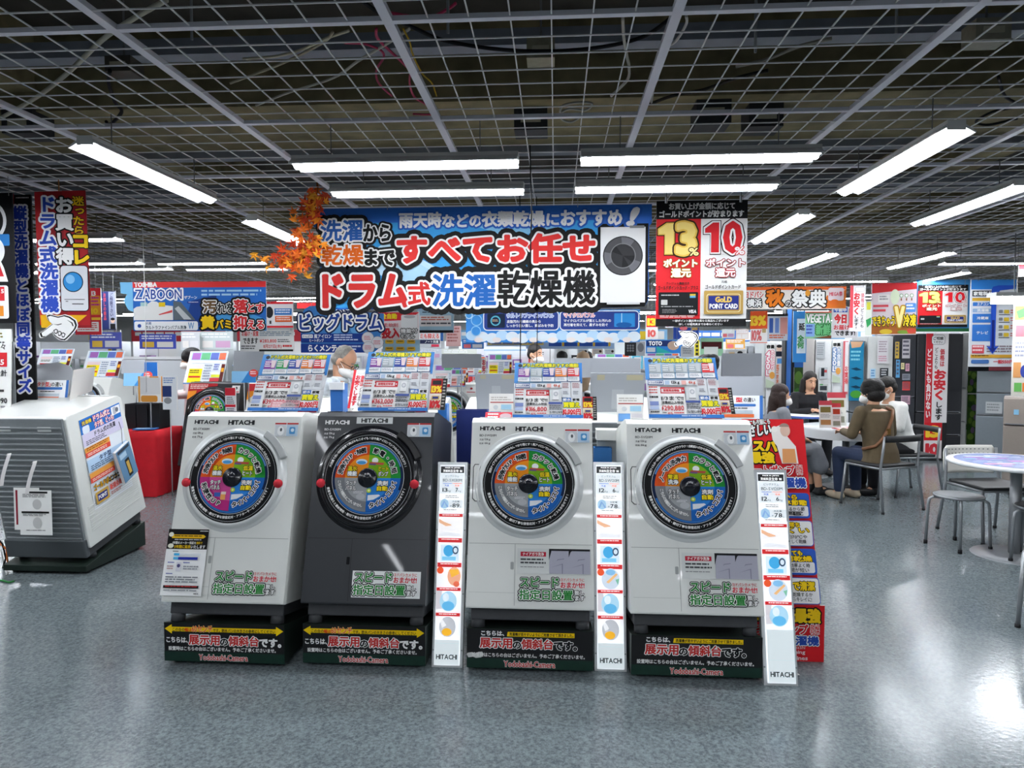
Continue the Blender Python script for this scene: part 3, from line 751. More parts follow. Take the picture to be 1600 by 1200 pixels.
# ================================================================ signs hung from the ceiling grid
RED, GOLD = '#d2232a', '#eab31c'
def hand(p, x0, y0, x1, y1):
    """cartoon pointing hand, white with a black outline, finger to the lower left"""
    S = lambda q: [(x0 + (x1 - x0) * a / 100, y0 + (y1 - y0) * b / 100) for a, b in q]
    out = [(0, 72), (3, 86), (12, 86), (34, 66), (38, 78), (46, 88), (56, 96), (66, 98), (72, 92), (82, 78), (92, 62), (97, 52), (100, 40), (96, 22), (82, 8), (68, 2), (50, 8), (28, 0), (20, 4), (24, 22), (34, 36), (14, 58)]
    g = lambda k: [(50 + (a - 50) * k, 50 + (b - 50) * k) for a, b in out]
    p.poly(S(g(1.10)), '#ececea'); p.poly(S(g(1.03)), '#141414'); p.poly(S(g(.93)), '#f2f2f0')
    for a in ([(36, 60), (44, 54), (50, 60), (46, 74), (40, 74)], [(48, 66), (54, 62), (60, 68), (56, 82), (50, 82)], [(58, 72), (64, 68), (70, 74), (66, 88), (60, 88)]):
        q = S(a); p.poly(q, '#141414'); c = np.mean(q, 0); p.poly([tuple(c + (np.array(z) - c) * .62) for z in q], '#f2f2f0')
    p.poly(S([(36, 36), (50, 40), (60, 36), (60, 33), (50, 37)]), '#141414'); p.poly(S([(74, 18), (90, 30), (93, 44), (90, 44), (87, 32)]), '#141414')
def pic_washer(p, x0, y0, x1, y1, disc='#4a4a4d', inner='#2c2c2f', cy=.38, r=.42):
    w, h = x1 - x0, y1 - y0; cx = (x0 + x1) / 2; c = y0 + h * cy
    p.r(x0, y0, x1, y1, '#e6e6e6'); p.c(cx, c, w * r * 1.06, '#2a2a2c'); p.c(cx, c, w * r, disc)
    for a in (20, 150, 265): p.c(cx, c, w * r, '#6a6a6e', a0=a, a1=a + 42, n=10)
    p.ring(cx, c, w * r * .64, w * r * .68, '#77777a'); p.c(cx, c, w * r * .62, inner)
    for a in (0, 60, 200): p.c(cx, c, w * r * .62, '#1b1b1d', a0=a, a1=a + 35, n=8)

YB = 5.0
B = Panel(); B.dim = .8; B.px((491, 322.5, 1018, 482.5), YB)
B.board('#2f6fd0', poly=[(491, 322.5), (491, 352), (502, 353), (499, 470), (503, 482.5), (936, 482.5), (1008, 480), (1014, 470), (1014, 356), (1018, 352), (1018, 322.5)], edge='#e8e8e8')
B.r(502, 346, 936, 480, '#3da4ea')
for q, c in (([(610, 372), (690, 420), (620, 440), (560, 410)], '#bfe0f6'), ([(640, 470), (720, 420), (700, 480)], '#6fb7e4'), ([(600, 440), (640, 400), (760, 470), (640, 478)], '#a9d2ec'), ([(740, 350), (800, 372), (900, 352)], '#8ccdf5')): B.poly(q, c)
B.poly([(936, 352), (936, 482), (1008, 480), (1013, 470), (1013, 352)], '#141414')
KO = [(.36, '#141414'), (.13, '#f4f4f2')]
B.t('雨天時', 628, 331, 694, 354, '#f6f6f6', .06, [(.2, '#2a62be')]); B.t('などの', 696, 335, 756, 354, '#f6f6f6', .06, [(.2, '#2a62be')]); B.t('衣類乾燥', 758, 331, 854, 354, '#f6f6f6', .06, [(.2, '#2a62be')])
B.t('に', 858, 336, 877, 353, '#f6f6f6', .06, [(.2, '#2a62be')]); B.t('おすすめ', 880, 331, 972, 354, '#f6f6f6', .06, [(.2, '#2a62be')]); B.t('!', 980, 329, 989, 354, '#f6f6f6', .08, [(.2, '#2a62be')], slant=.2)
lay = [('すべてお任せ', 626, 368, 930, 410, '#e0332f', .075, .14), ('ドラム', 507, 429, 640, 478, '#d0302e', .08, .15), ('式', 642, 441, 676, 476, '#d0302e', .045, .13), ('洗濯', 680, 429, 778, 478, '#1f5fae', .04, .13), ('乾燥機', 782, 424, 932, 476, '#151515', .035, .12),
       ('洗濯', 504, 342, 570, 374, '#2b5fae', .04, .13), ('から', 572, 350, 614, 375, '#151515', .07, .16), ('乾燥', 505, 381, 571, 412, '#e06418', .04, .13), ('まで', 574, 389, 620, 413, '#151515', .07, .16)]
for s, x0, y0, x1, y1, c, b, o in lay:
    B.t(s, x0, y0, x1, y1, '#141414', .0, [(.33, '#141414')])
for s, x0, y0, x1, y1, c, b, o in lay: B.t(s, x0, y0, x1, y1, c, b, [(o, '#f4f3f0')])
pic_washer(B, 940, 358, 1008, 474); B.r(984, 356, 1006, 360, '#8a8a8c'); B.r(950, 474, 1000, 477, '#d0d0d0')
B.done('hanging_banner', 'large blue and black banner hung over the washers with red, blue and black lettering', 'banner', cords=[(610, GRID_Z), (905, GRID_Z)])

def point_sign(rect, Y, yaw=0, full=True):
    P = Panel(); P.dim = .84; P.px(rect, Y, yaw); P.board('#efefec', .006)
    x0, y0, x1, y1 = rect; sx, sy = (x1 - x0) / 142, (y1 - y0) / 198
    X = lambda a: x0 + a * sx; Y_ = lambda a: y0 + a * sy
    P.r(X(0), Y_(0), X(142), Y_(29), '#1b1b1c'); P.r(X(0), Y_(29), X(70), Y_(186), '#d8262b'); P.r(X(0), Y_(186), X(142), Y_(198), '#1b1b1c')
    P.t('お買い上げ金額に応じて', X(20), Y_(4), X(122), Y_(14), WH, .06); P.t('ゴールドポイントが貯まります', X(5), Y_(16), X(136), Y_(26), WH, .06)
    for s, a, b in (('1', 4, 27), ('3', 33, 60)):
        P.num(s, X(a), Y_(36), X(b), Y_(83), [(.07, '#3a2208'), (.035, '#e0b84a'), (0, '#ecd27a')])
    P.t('%', X(52), Y_(75), X(66), Y_(86), '#f7e39a', .06, [(.16, '#3a2208')])
    for s, a, b in (('1', 76, 98), ('0', 106, 132)): P.num(s, X(a), Y_(35), X(b), Y_(82), [(.07, '#2a1414'), (.045, '#f4f4f2'), (0, '#d8222c')])
    P.t('%', X(123), Y_(74), X(137), Y_(85), WH, .06, [(.13, '#d8222c')])
    P.t('ポイント', X(12), Y_(92), X(64), Y_(104), WH, .06, [(.15, '#4a2a0a'), (.1, GOLD)]); P.t('還元', X(24), Y_(107), X(54), Y_(120), WH, .06, [(.15, '#4a2a0a'), (.1, GOLD)])
    P.t('ポイント', X(78), Y_(92), X(138), Y_(104), WH, .06, [(.16, '#4a1414'), (.11, '#d8222c')]); P.t('還元', X(93), Y_(107), X(123), Y_(120), WH, .06, [(.16, '#4a1414'), (.11, '#d8222c')])
    if full:
        P.t('クレジット機能付き', X(16), Y_(128), X(52), Y_(132), '#1c1c1c', .03); P.t('ゴールドポイントカード・プラス', X(3), Y_(134), X(66), Y_(140), '#1c1c1c', .05); P.t('元祖', X(102), Y_(126), X(111), Y_(130), '#1c1c1c', .02); P.t('ゴールドポイントカード', X(77), Y_(133), X(132), Y_(139), '#1c1c1c', .04)
    P.rr(X(4), Y_(144), X(66), Y_(180), '#16171a', 1.5 * sx); P.r(X(53), Y_(147), X(62), Y_(150), '#d6b23a'); P.r(X(53), Y_(150), X(62), Y_(153), '#58a6d0'); P.rr(X(8), Y_(156), X(18), Y_(164), '#c9c9c6', sx)
    if full:
        P.lines(X(8), Y_(148), X(36), Y_(151), 1, '#b9b9b9'); P.lines(X(8), Y_(166), X(58), Y_(169), 1, '#9a9a9a'); P.lines(X(10), Y_(171), X(36), Y_(178), 3, '#7c7c7c'); P.t('VISA', X(51), Y_(172), X(63), Y_(177), WH, .05, slant=.15)
    P.rr(X(75), Y_(142), X(136), Y_(179), '#b3924a', 2 * sx); P.rr(X(79), Y_(147), X(132), Y_(176), '#ddd0a2', 4 * sx); P.rr(X(80), Y_(148), X(131), Y_(175), '#b3924a', 4 * sx); P.r(X(82), Y_(150), X(129), Y_(172), '#24307c')
    P.t('GoLD', X(93), Y_(152), X(118), Y_(160), '#e8c35a', .08); P.t('POINT CARD', X(84), Y_(163), X(127), Y_(170), WH, .07)
    P.lines(X(6), Y_(181), X(64), Y_(185), 2, '#f0d0d0')
    if full: P.t('一部ポイント還元率の異なる商品もございます', X(26), Y_(187.5), X(114), Y_(191), WH, .03); P.t('詳しくは販売員までお尋ねください', X(36), Y_(193), X(104), Y_(196.5), WH, .03)
    return P
ps = point_sign((1025, 313, 1167, 510), YB)
o = ps.done('hanging_sign', 'large red and white 13 and 10 percent point sign hung right of the big banner', 'sign', 'point return signs', cords=[(1040, GRID_Z), (1156, GRID_Z)], cord_col='#2a2a2a')
for x in (1040, 1156):
    c = Panel().px((1025, 313, 1167, 510), YB); c.h = .001; c.rr(x - 2, 307, x + 2, 317, '#dfe3e6', 1); c.build('clip', o, world=True)
h = Panel().px((1054, 517, 1091, 544), YB); h.board('#ececea', .004, poly=[(1054, 536), (1056, 542), (1066, 538), (1076, 543), (1084, 540), (1090, 530), (1089, 521), (1080, 517), (1060, 517), (1066, 526)]); hand(h, 1055, 518, 1090, 543)
h.done('hanging_sign', 'small white pointing hand cutout hanging just below the point sign', 'sign', cords=[(1080, 1.76)])

# ---------------------------------------------------------------- maple garland at the banner's left end
random.seed(3)
gl = MB(); path = [at(*q, YB - .04) for q in ((497, 292), (493, 318), (480, 335), (484, 362), (490, 384), (476, 402), (456, 412), (430, 400))]
leaf = [mat(c, .6) for c in ('#e2701a', '#e8921f', '#d8531a', '#f0a92c', '#c7401a')]
def star(bm, c, r, m):
    R = Matrix.Rotation(random.uniform(0, 2 * PI), 3, 'Y') @ Matrix.Rotation(random.uniform(-.9, .9), 3, 'X') @ Matrix.Rotation(random.uniform(-.8, .8), 3, 'Z')
    R = np.array(R); v = [(0, 0, 0)]
    L = [1, .95, .75, .75, .5, .75, .75, .95]; n = 5
    ang = [90, 40, -10, -150 + 360 - 40, 140]
    ang = [90, 38, -15, 195, 142]; ln = [1, .92, .62, .62, .92]
    for k in range(5):
        a, b = ang[k], ang[(k + 1) % 5]
        if b < a - 180 or k == 2: mid = (a + (b if b < a else b - 360)) / 2
        else: mid = (a + (b if abs(b - a) < 180 else b - 360)) / 2
        v.append((math.cos(math.radians(a)) * ln[k], 0, math.sin(math.radians(a)) * ln[k]))
        v.append((math.cos(math.radians(mid)) * .33, -.12, math.sin(math.radians(mid)) * .33))
    v = (np.array(v) * r) @ R.T + c
    bm.add(v, [(0, 1 + i, 1 + (i + 1) % 10) for i in range(10)], m)
tt = thing('maple_garland', 'orange artificial maple leaf garland hanging at the left end of the big banner', 'garland', tuple(path[0]))
for i in range(len(path) - 1):
    w = (.05, .05, .07, .05, .045, .09, .08)[i]
    for k in range((11, 15, 16, 12, 14, 26, 20)[i]):
        f = random.random(); c = path[i] * (1 - f) + path[i + 1] * f + np.array([random.gauss(0, w), random.gauss(0, .03), random.gauss(0, w * .7)])
        star(gl, c, random.uniform(.045, .075), random.choice(leaf))
gl.build('leaves', tt, world=True)
vine = MB(); vine.tube([at(495, 280, YB - .03)] + path, .004, '#7a4a1e', 6); p0 = at(495, 280, YB - .03); vine.tube([p0, (p0[0], p0[1], GRID_Z)], .004, '#7a4a1e', 6); vine.build('vine', tt, world=True)

# ================================================================ the washer at the left, seen from behind
LX, LY = -3.515, 5.11
stand(LX, LY, PI, 'dark green inclined stand under the washer seen from behind at the left', 0)
SPB = dict(sec='ogbm', a=('', '', '', ''), i=SPEC[0][1]['i'], far=1, back=1)
lw = washer(slope_top(LX, LY, PI), PI, 'white washer seen from its ribbed grey back at the left, poster on its side', 'white', SPB, None)
q = Panel().local((0, 0, 100, 150), .44, .66, (-HW - .003, .56, .99), (-1, 0, 0), (0, -1, 0)); q.board('#e9eef4', .002)
q.r(0, 0, 100, 24, '#2f74c4'); q.rr(3, 3, 30, 11, '#1f3f86', 2); q.t('洗濯機', 5, 4, 27, 10, '#f0d22c', .04); q.rr(4, 12, 20, 24, '#dfe9f4', 3); q.t('ドラム式と', 32, 2, 72, 11, WH, .05, [(.14, RED)]); q.t('タテ型、どっち?', 32, 13, 80, 22, WH, .05, [(.14, RED)]); q.r(76, 2, 98, 16, '#f2f4f6'); q.rr(80, 3, 88, 15, '#b8bcc4', 2); q.c(90, 9, 4, '#6f7480')
q.r(0, 24, 100, 44, '#d8d2ea'); q.t('ドラム式の洗濯', 28, 26, 80, 34, '#1c1c28', .04); q.lines(6, 36, 60, 44, 3, '#5a5a6a'); q.r(0, 46, 60, 54, '#e8a04a'); q.lines(4, 47, 56, 53, 2, '#8a4a10'); q.r(0, 54, 60, 62, '#d8483a'); q.lines(4, 56, 56, 61, 2, '#f4d8d0')
q.r(0, 66, 100, 86, '#b8d4ee'); q.t('タテ型', 28, 67, 58, 75, '#1c2c58', .04); q.lines(6, 77, 60, 86, 3, '#4a5a7a'); q.r(0, 88, 60, 96, '#e8a04a'); q.r(0, 96, 60, 104, '#d8483a'); q.lines(4, 98, 56, 103, 2, '#f4d8d0')
q.t('ゴールドポイント', 4, 108, 62, 118, '#e0a41c', .06, [(.14, '#2a2210')]); q.rr(4, 122, 36, 142, '#c09a48', 2); q.r(8, 126, 32, 138, '#24307c'); q.t('POINT', 10, 129, 30, 135, WH, .06); q.t('新規会員募集中', 40, 122, 92, 132, '#d8483a', .05); q.lines(40, 110, 92, 120, 2, '#30343c'); q.lines(40, 135, 70, 141, 2, '#a04a4a')
put(q.build('poster', lw), 'blue and white comparison poster on the washer side')
bb = MB(); bb.box(-.29, .29, .655, .70, .035, .17, mat('#4b5053', .6)); bb.build('rear_skirt', lw, bevel=.01)
sb = MB()
for i in range(12): sb.box(-HW - .004, -HW, .06 + .0, .62, .20 + i * .016, .207 + i * .016, mat('#d4d6d3', .45))
sb.build('side_ribs', lw)
for z in (.985,):
    for x in (-.2, .08): MB().box(x, x + .09, .675, .69, z - .03, z, mat('#c8cbca', .5)).build('grip', lw)
# booklet on a string against the poster
c0 = at(183, 722, 4.80); bk = MB(); bk.T = xform((c0[0] + .03, c0[1], c0[2]), rz=PI / 2) @ xform((0, -.035, 0), ry=math.radians(-24))
bk.box(-.085, .085, -.012, .012, -.13, .13, mat('#f0f2f4', .4)); bk.box(-.085, .085, -.0128, -.0115, -.13, .13, mat('#5f86a8', .35)); bk.box(-.02, .03, -.0134, -.012, -.11, .03, mat('#15181c', .4)); bk.box(-.06, .02, -.0134, -.012, .05, .09, mat('#a9c6da', .4)); bk.box(-.012, .02, -.014, -.013, -.09, .01, mat('#c9a24c', .4)); bk.box(-.07, .07, -.0134, -.012, .10, .122, mat('#1e2a38', .4))
o = put(bk.build('catalogue', world=True), 'thick blue product booklet hanging tilted on a string over the side poster', 'booklet')
MB().tube([c0 + (.045, 0, .12), c0 + (.04, .0, .24), c0 + (.02, .0, .30)], .002, '#222222', 5).build('string', o, world=True)
# paper tags on twisted ribbons
def ribbon(p0, label, sheet=True):
    t = thing('paper_tag', label, 'tag', tuple(p0))
    rb = MB(); w = .028; pts = []
    for k in range(13):
        a = k / 12; pts.append(p0 + np.array([.035 * math.sin(a * PI * 1.3) - .02 * a, -.012 - .02 * math.sin(a * PI), .10 * math.sin(a * PI) * (1 - a * .2) - .20 * a]))
    V = []
    for q in pts: V += [q - (w / 2, 0, 0), q + (w / 2, 0, .004)]
    rb.add(V, [(2 * i, 2 * i + 2, 2 * i + 3, 2 * i + 1) for i in range(12)], mat('#eeeae8', .6)); 
    rb.build('ribbon', t, world=True)
    return t, pts[-1]
a, e = ribbon(at(14, 712, 4.22), 'loop of white ribbon taped to the grey back of the left washer')
a2, e = ribbon(at(54, 724, 4.22), 'two printed paper sheets hanging from a white ribbon on the grey washer back')
for k, rc in enumerate(((22, 762, 62, 828), (31, 766, 81, 836))):
    s = Panel().px(rc, 4.26 - .008 * k); s.board('#ededea', .001); x0, y0, x1, y1 = rc; w, h_ = x1 - x0, y1 - y0
    if k == 0: s.r(x0 + 3, y0 + 4, x0 + 6, y1 - 8, '#8a2030')
    else:
        s.r(x0 + 14, y0 + 2, x1 - 6, y0 + 5, '#1c1c1c'); s.lines(x0 + 5, y0 + 6, x1 - 5, y0 + 12, 3, '#7a7a7a'); s.c(x0 + w * .55, y0 + 22, 7, '#c2c2c0', 8); s.r(x0 + 3, y0 + 33, x1 - 4, y0 + 36, '#1c1c1c'); s.lines(x0 + 5, y0 + 37, x1 - 5, y0 + 41, 2, '#7a7a7a'); s.c(x0 + w * .55, y0 + 51, 7, '#c2c2c0', 9); s.lines(x0 + 10, y0 + 62, x1 - 10, y0 + 64, 1, '#555555')
    s.build('sheet', a2, world=True)

# signs standing on that washer and hung in front of it
VS = Panel().px((21, 304, 53, 656), 4.66); VS.board('#141416', .012, edge='#2a2a2c')
VS.lines(30, 308, 50, 311, 1, '#d8d8d8'); VS.r(17, 302, 27, 326, '#c0232a')
VS.vt('縦型洗濯機とほぼ同等サイズ', 25, 322, 46, 612, '#2f49b8', .06, [(.2, '#f1f1f6')])
VS.done('standing_sign', 'tall narrow black sign with blue vertical lettering standing on the left washer', 'sign')
P = Panel().px((-90, 302, 22, 505), 4.52); P.board('#161618', .01, edge='#333336')
P.c(-20, 345, 32, '#efefef', 34); P.c(-20, 345, 27, '#161618', 28); P.rr(-20, 366, 16, 384, '#2c7fc8', 2); P.c(-14, 392, 22, '#f0f0f0', 24); P.poly([(-30, 440), (12, 440), (6, 418), (-6, 392), (-30, 392)], '#f4f4f2'); P.poly([(-30, 432), (6, 432), (-2, 408), (-30, 400)], '#d02c34')
P.rr(-80, 446, 12, 498, '#f1f1ef', 4, '#161618', 2); P.r(-80, 448, 6, 470, '#d02c34'); P.t('5', 1, 452, 5, 458, WH, .04); P.r(-60, 478, 4, 494, '#e08a2c')
P.done('hanging_sign', 'black sign with huge rounded white lettering cut by the left edge of the picture', 'sign', cords=[(17, GRID_Z)])
P = Panel().px((-60, 514, 17, 660), 4.5, lean=3); P.board('#eeeeea', .008); P.lines(-50, 520, 12, 530, 2, '#8a8040'); P.t('々', 1, 537, 8, 546, '#222222', .03); P.lines(-40, 534, 8, 538, 1, '#333333'); P.r(-20, 551, 11, 573, '#d02c34'); P.t('5', 1, 562, 6, 570, WH, .04); P.t('設計', -8, 578, 11, 588, '#222222', .03); P.lines(-40, 594, 10, 616, 3, '#444444'); P.t('990', -3, 622, 12, 630, '#222222', .03); P.lines(-40, 634, 10, 640, 1, '#999999'); P.lines(-40, 645, 12, 650, 1, '#222222'); P.lines(-30, 652, 8, 658, 1, '#d02c34'); P.r(-60, 661, 17, 668, '#151515')
P.done('price_sign', 'white price sheet cut by the left edge of the picture, beside the narrow black sign', 'sign')

Rb = Panel().px((57, 297, 143, 533), 4.62, yaw=6); Rb.board('#8f1f25', .008, poly=[(57, 300), (62, 511), (140, 512), (136, 297)], edge='#6a1418')
Rb.poly([(57, 301), (60, 508), (72, 508), (70, 300)], '#b5262b'); Rb.poly([(100, 298), (104, 508), (139, 508), (135, 298)], '#a32227')
Rb.poly([(61, 492), (134, 492), (110, 512), (62, 512)], '#e0ac1c')
Rb.vt('ドラム式洗濯機', 63, 309, 90, 487, '#2f4db4', .06, [(.19, '#f0f0f4')]); Rb.vt('お買い得', 89, 309, 116, 412, '#f0efee', .06, [(.16, '#141414')])
Rb.vt('迷ったら', 116, 307, 134, 366, '#e6b61a', .05, [(.13, '#141414')]); Rb.vt('コレ', 117, 368, 139, 411, '#f0c81c', .09, [(.16, '#141414')])
Rb.rr(95, 415, 137, 485, '#d9dade', 5, '#1a1a1a', 1.2); Rb.c(114, 440, 16, '#1c2a3a'); Rb.c(114, 440, 14.5, '#2f86c8'); Rb.c(110, 436, 7, '#7fb9e2'); Rb.r(100, 467, 132, 468, '#55585c'); Rb.r(112, 474, 130, 475.2, '#2a2a2c'); Rb.r(102, 470, 106, 471, '#2a2a2c')
hand(Rb, 61, 492, 118, 532)
o = Rb.done('hanging_banner', 'red vertical banner with a pointing hand at its foot hanging over the left washer', 'banner')
tp = Rb.P((95, 299), 0); MB().tube([tp, tp + (.002, 0, .03), (tp[0], tp[1], GRID_Z)], .004, '#8a5a34', 6).build('cord', o, world=True)

P = Panel().px((50, 594, 105, 655), 4.72, lean=10); P.board('#3f6fb4', .006); P.r(50, 594, 101, 651, '#eef0f2'); P.t('「タテ型」', 53, 597, 77, 604, RED, .04); P.t('の違い', 78, 597, 96, 604, '#222222', .03); P.rr(53, 605, 96, 609, '#3f6fb4', 1.5)
P.lines(62, 611, 84, 614, 1, '#444444'); P.r(56, 615, 92, 620, '#b9c4ce'); P.r(56, 620, 92, 625, '#d4683c'); P.rr(53, 628, 94, 632, '#3f6fb4', 1.5); P.lines(62, 634, 84, 636, 1, '#444444'); P.r(55, 637, 92, 642, '#e0a090'); P.r(55, 644, 92, 648, '#d4683c')
P.done('standing_poster', 'blue framed comparison poster standing on the left washer, right of the narrow black sign', 'poster')
acryl = mat('#b8bcc2', .35, alpha=.72)
P = Panel().px((50, 566, 122, 654), 4.86, lean=14); P.board('#b4b8be', .004, poly=[(50, 570), (50, 654), (132, 654), (116, 590), (104, 572), (84, 566)], edge='#c9ccd0')
P.done('sign_holder', 'grey translucent sign back with a rounded corner on the left washer', 'sign holder')
P = Panel().px((112, 576, 145, 617), 4.95, yaw=-60, lean=8); P.board(mat('#d6d3cf', .4, alpha=.8), .004, edge='#d6d3cf')
P.done('sign_holder', 'small clear sign holder at the right end of the left washer top', 'sign holder')

# cables on the floor at the left edge
for k, (c, pts) in enumerate((('#1a1a1a', ((-6, 838), (4, 850), (9, 872), (3, 892), (-8, 900))), ('#b5602a', ((-8, 842), (10, 858), (12, 880), (2, 900), (-10, 906))), ('#3c8a4a', ((-12, 906), (4, 907), (14, 910), (22, 908))), ('#d8d8d6', ((-8, 850), (2, 862), (6, 884), (-6, 898))))):
    q = [at(x, y, 4.55) for x, y in pts]
    if k == 2: q = [floor_at(x, y, .006) for x, y in pts]
    MB().tube(q, .006, c, 6).build('cable', world=True)
    o = COL.objects['cable' if k == 0 else 'cable.%03d' % k]; put(o, ['thick black cable hanging to the floor at the left edge', 'orange brown cable hanging to the floor at the left edge', 'green cable end lying on the floor at the left edge', 'thin white cable among the black and orange ones at the left edge'][k], 'cable')

# ================================================================ red cardboard sign at the right end of the row
t = thing('cardboard_sign', 'tall red cardboard standing sign with yellow lettering at the right end of the row', 'sign', tuple(floor_at(1235, 1032)))
lo = Panel().px((1180, 945, 1288, 1033), foot=0.0); lo.board(RED, .004)
C0 = lo.P((1234, 945), 0)
lo.t('コスパ最強', 1182, 951, 1281, 972, '#f0c61c', .08, [(.2, '#151515')]); lo.t('ヒートポンプ', 1176, 975, 1262, 990, RED, .06, [(.17, '#151515'), (.14, WH)]); lo.t('乾燥', 1266, 974, 1280, 990, RED, .03, [(.15, '#151515'), (.12, WH)]); lo.t('洗濯機', 1225, 993, 1279, 1007, '#2a4aa4', .06, [(.17, '#151515'), (.14, WH)])
lo.t('Yodobashi', 1222, 1008, 1258, 1013, '#f6d8d8', .0); lo.t('Washing', 1222, 1015, 1258, 1022, '#f6d8d8', .04); lo.t('Machines', 1222, 1024, 1262, 1030, '#f6d8d8', .04)
lo.build('lower_front', t, world=True)
up = Panel().px((1168, 655, 1268, 945), lean=17, C=C0 + (.0, .16, .5)); 
kk = up.P((1218, 945), 0); dC = (C0 - kk); up = Panel().px((1168, 655, 1268, 945), lean=17, C=C0 + (.0, .16, .5) + np.array([0, dC[1], 0])); up.board(RED, .004, edge='#e9e6e2')
up.t('お財布にも衣類にも', 1163, 659, 1214, 668, WH, .06, [(.2, '#151515')], skew=-.1); up.t('やさしい', 1166, 668, 1214, 686, WH, .08, [(.22, '#151515')], skew=-.12)
up.t('コスパ', 1166, 691, 1222, 708, '#f2cc1a', .09, [(.2, '#151515')]); up.t('最強', 1178, 710, 1216, 727, '#f2cc1a', .08, [(.2, '#151515')])
# woman drawn in white outline, in a tan top
up.poly([(1222, 668), (1232, 664), (1240, 672), (1240, 684), (1252, 700), (1254, 728), (1228, 728), (1222, 700), (1216, 690), (1214, 672)], '#efe9e4'); up.c(1237, 674, 8, '#d9b9a6', 10); up.c(1236, 668, 8, '#9a8478', 6, a0=180, a1=360); up.poly([(1230, 704), (1250, 704), (1251, 727), (1229, 727)], '#dc9a62'); up.c(1220, 672, 5, '#f4f0ea', 5)
up.t('ヒートポンプ', 1172, 731, 1246, 746, RED, .06, [(.19, '#151515'), (.15, WH)]); up.t('乾燥', 1249, 730, 1259, 746, RED, .03, [(.17, '#151515'), (.13, WH)]); up.t('洗濯機', 1210, 751, 1262, 766, '#2a4aa4', .06, [(.19, '#151515'), (.15, WH)])
for i, (a, b, c) in enumerate((('だから', '省エネ節電!', 'するから節電'), ('汚れ落ち', 'にくい', '約70℃やさしく乾燥'), ('早くても', '時間乾燥', '効率よく時間が短い'), ('', '除菌で清潔', '乾燥するからキレイに!'))):
    y = 776 + i * 43; x1 = 1264 + i * .8
    up.rr(1175, y, x1, y + 37, '#2f58b4' if i % 2 == 0 else '#eceae6', 4, '#2f58b4', 1.2); up.rr(1177, y + 19, x1 - 2, y + 35, '#e6e4e6', 3)
    if a: up.t(a, 1212, y + 2, 1246, y + 9, '#f2cc1a', .06, [(.16, '#151515')])
    up.t(b, 1204, y + 10 if a else y + 5, 1260, y + 18, '#f2cc1a', .07, [(.17, '#151515')]); up.t(c[:5], 1226, y + 21, 1256, y + 27, '#222222', .02); up.t(c[5:], 1226, y + 28, 1254, y + 34, '#222222', .02)
up.build('upper_panel', t, world=True)
f = MB(); a = floor_at(1248, 1056); b0 = floor_at(1215, 1040)
f.add([(b0[0], C0[1] + .01, .003), (a[0] + .005, a[1], .003), (a[0] - .10, a[1], .003), (b0[0] - .1, C0[1] + .3, .003), (b0[0], C0[1] + .01, .006), (a[0] + .005, a[1], .006), (a[0] - .10, a[1], .006), (b0[0] - .1, C0[1] + .3, .006)], [(4, 5, 6, 7), (0, 1, 5, 4), (1, 2, 6, 5), (2, 3, 7, 6), (3, 0, 4, 7)][:5], '#e8e6e2'); f.build('foot_flap', t, world=True)
st = MB(); st.prism([(C0[1] + .02, 0.0), (C0[1] + .35, 0.0), (C0[1] + .36, 1.0), (C0[1] + .33, 1.0)], C0[0] - .12, C0[0] + .12, '#c9c4bc'); st.build('rear_strut', t, world=True)
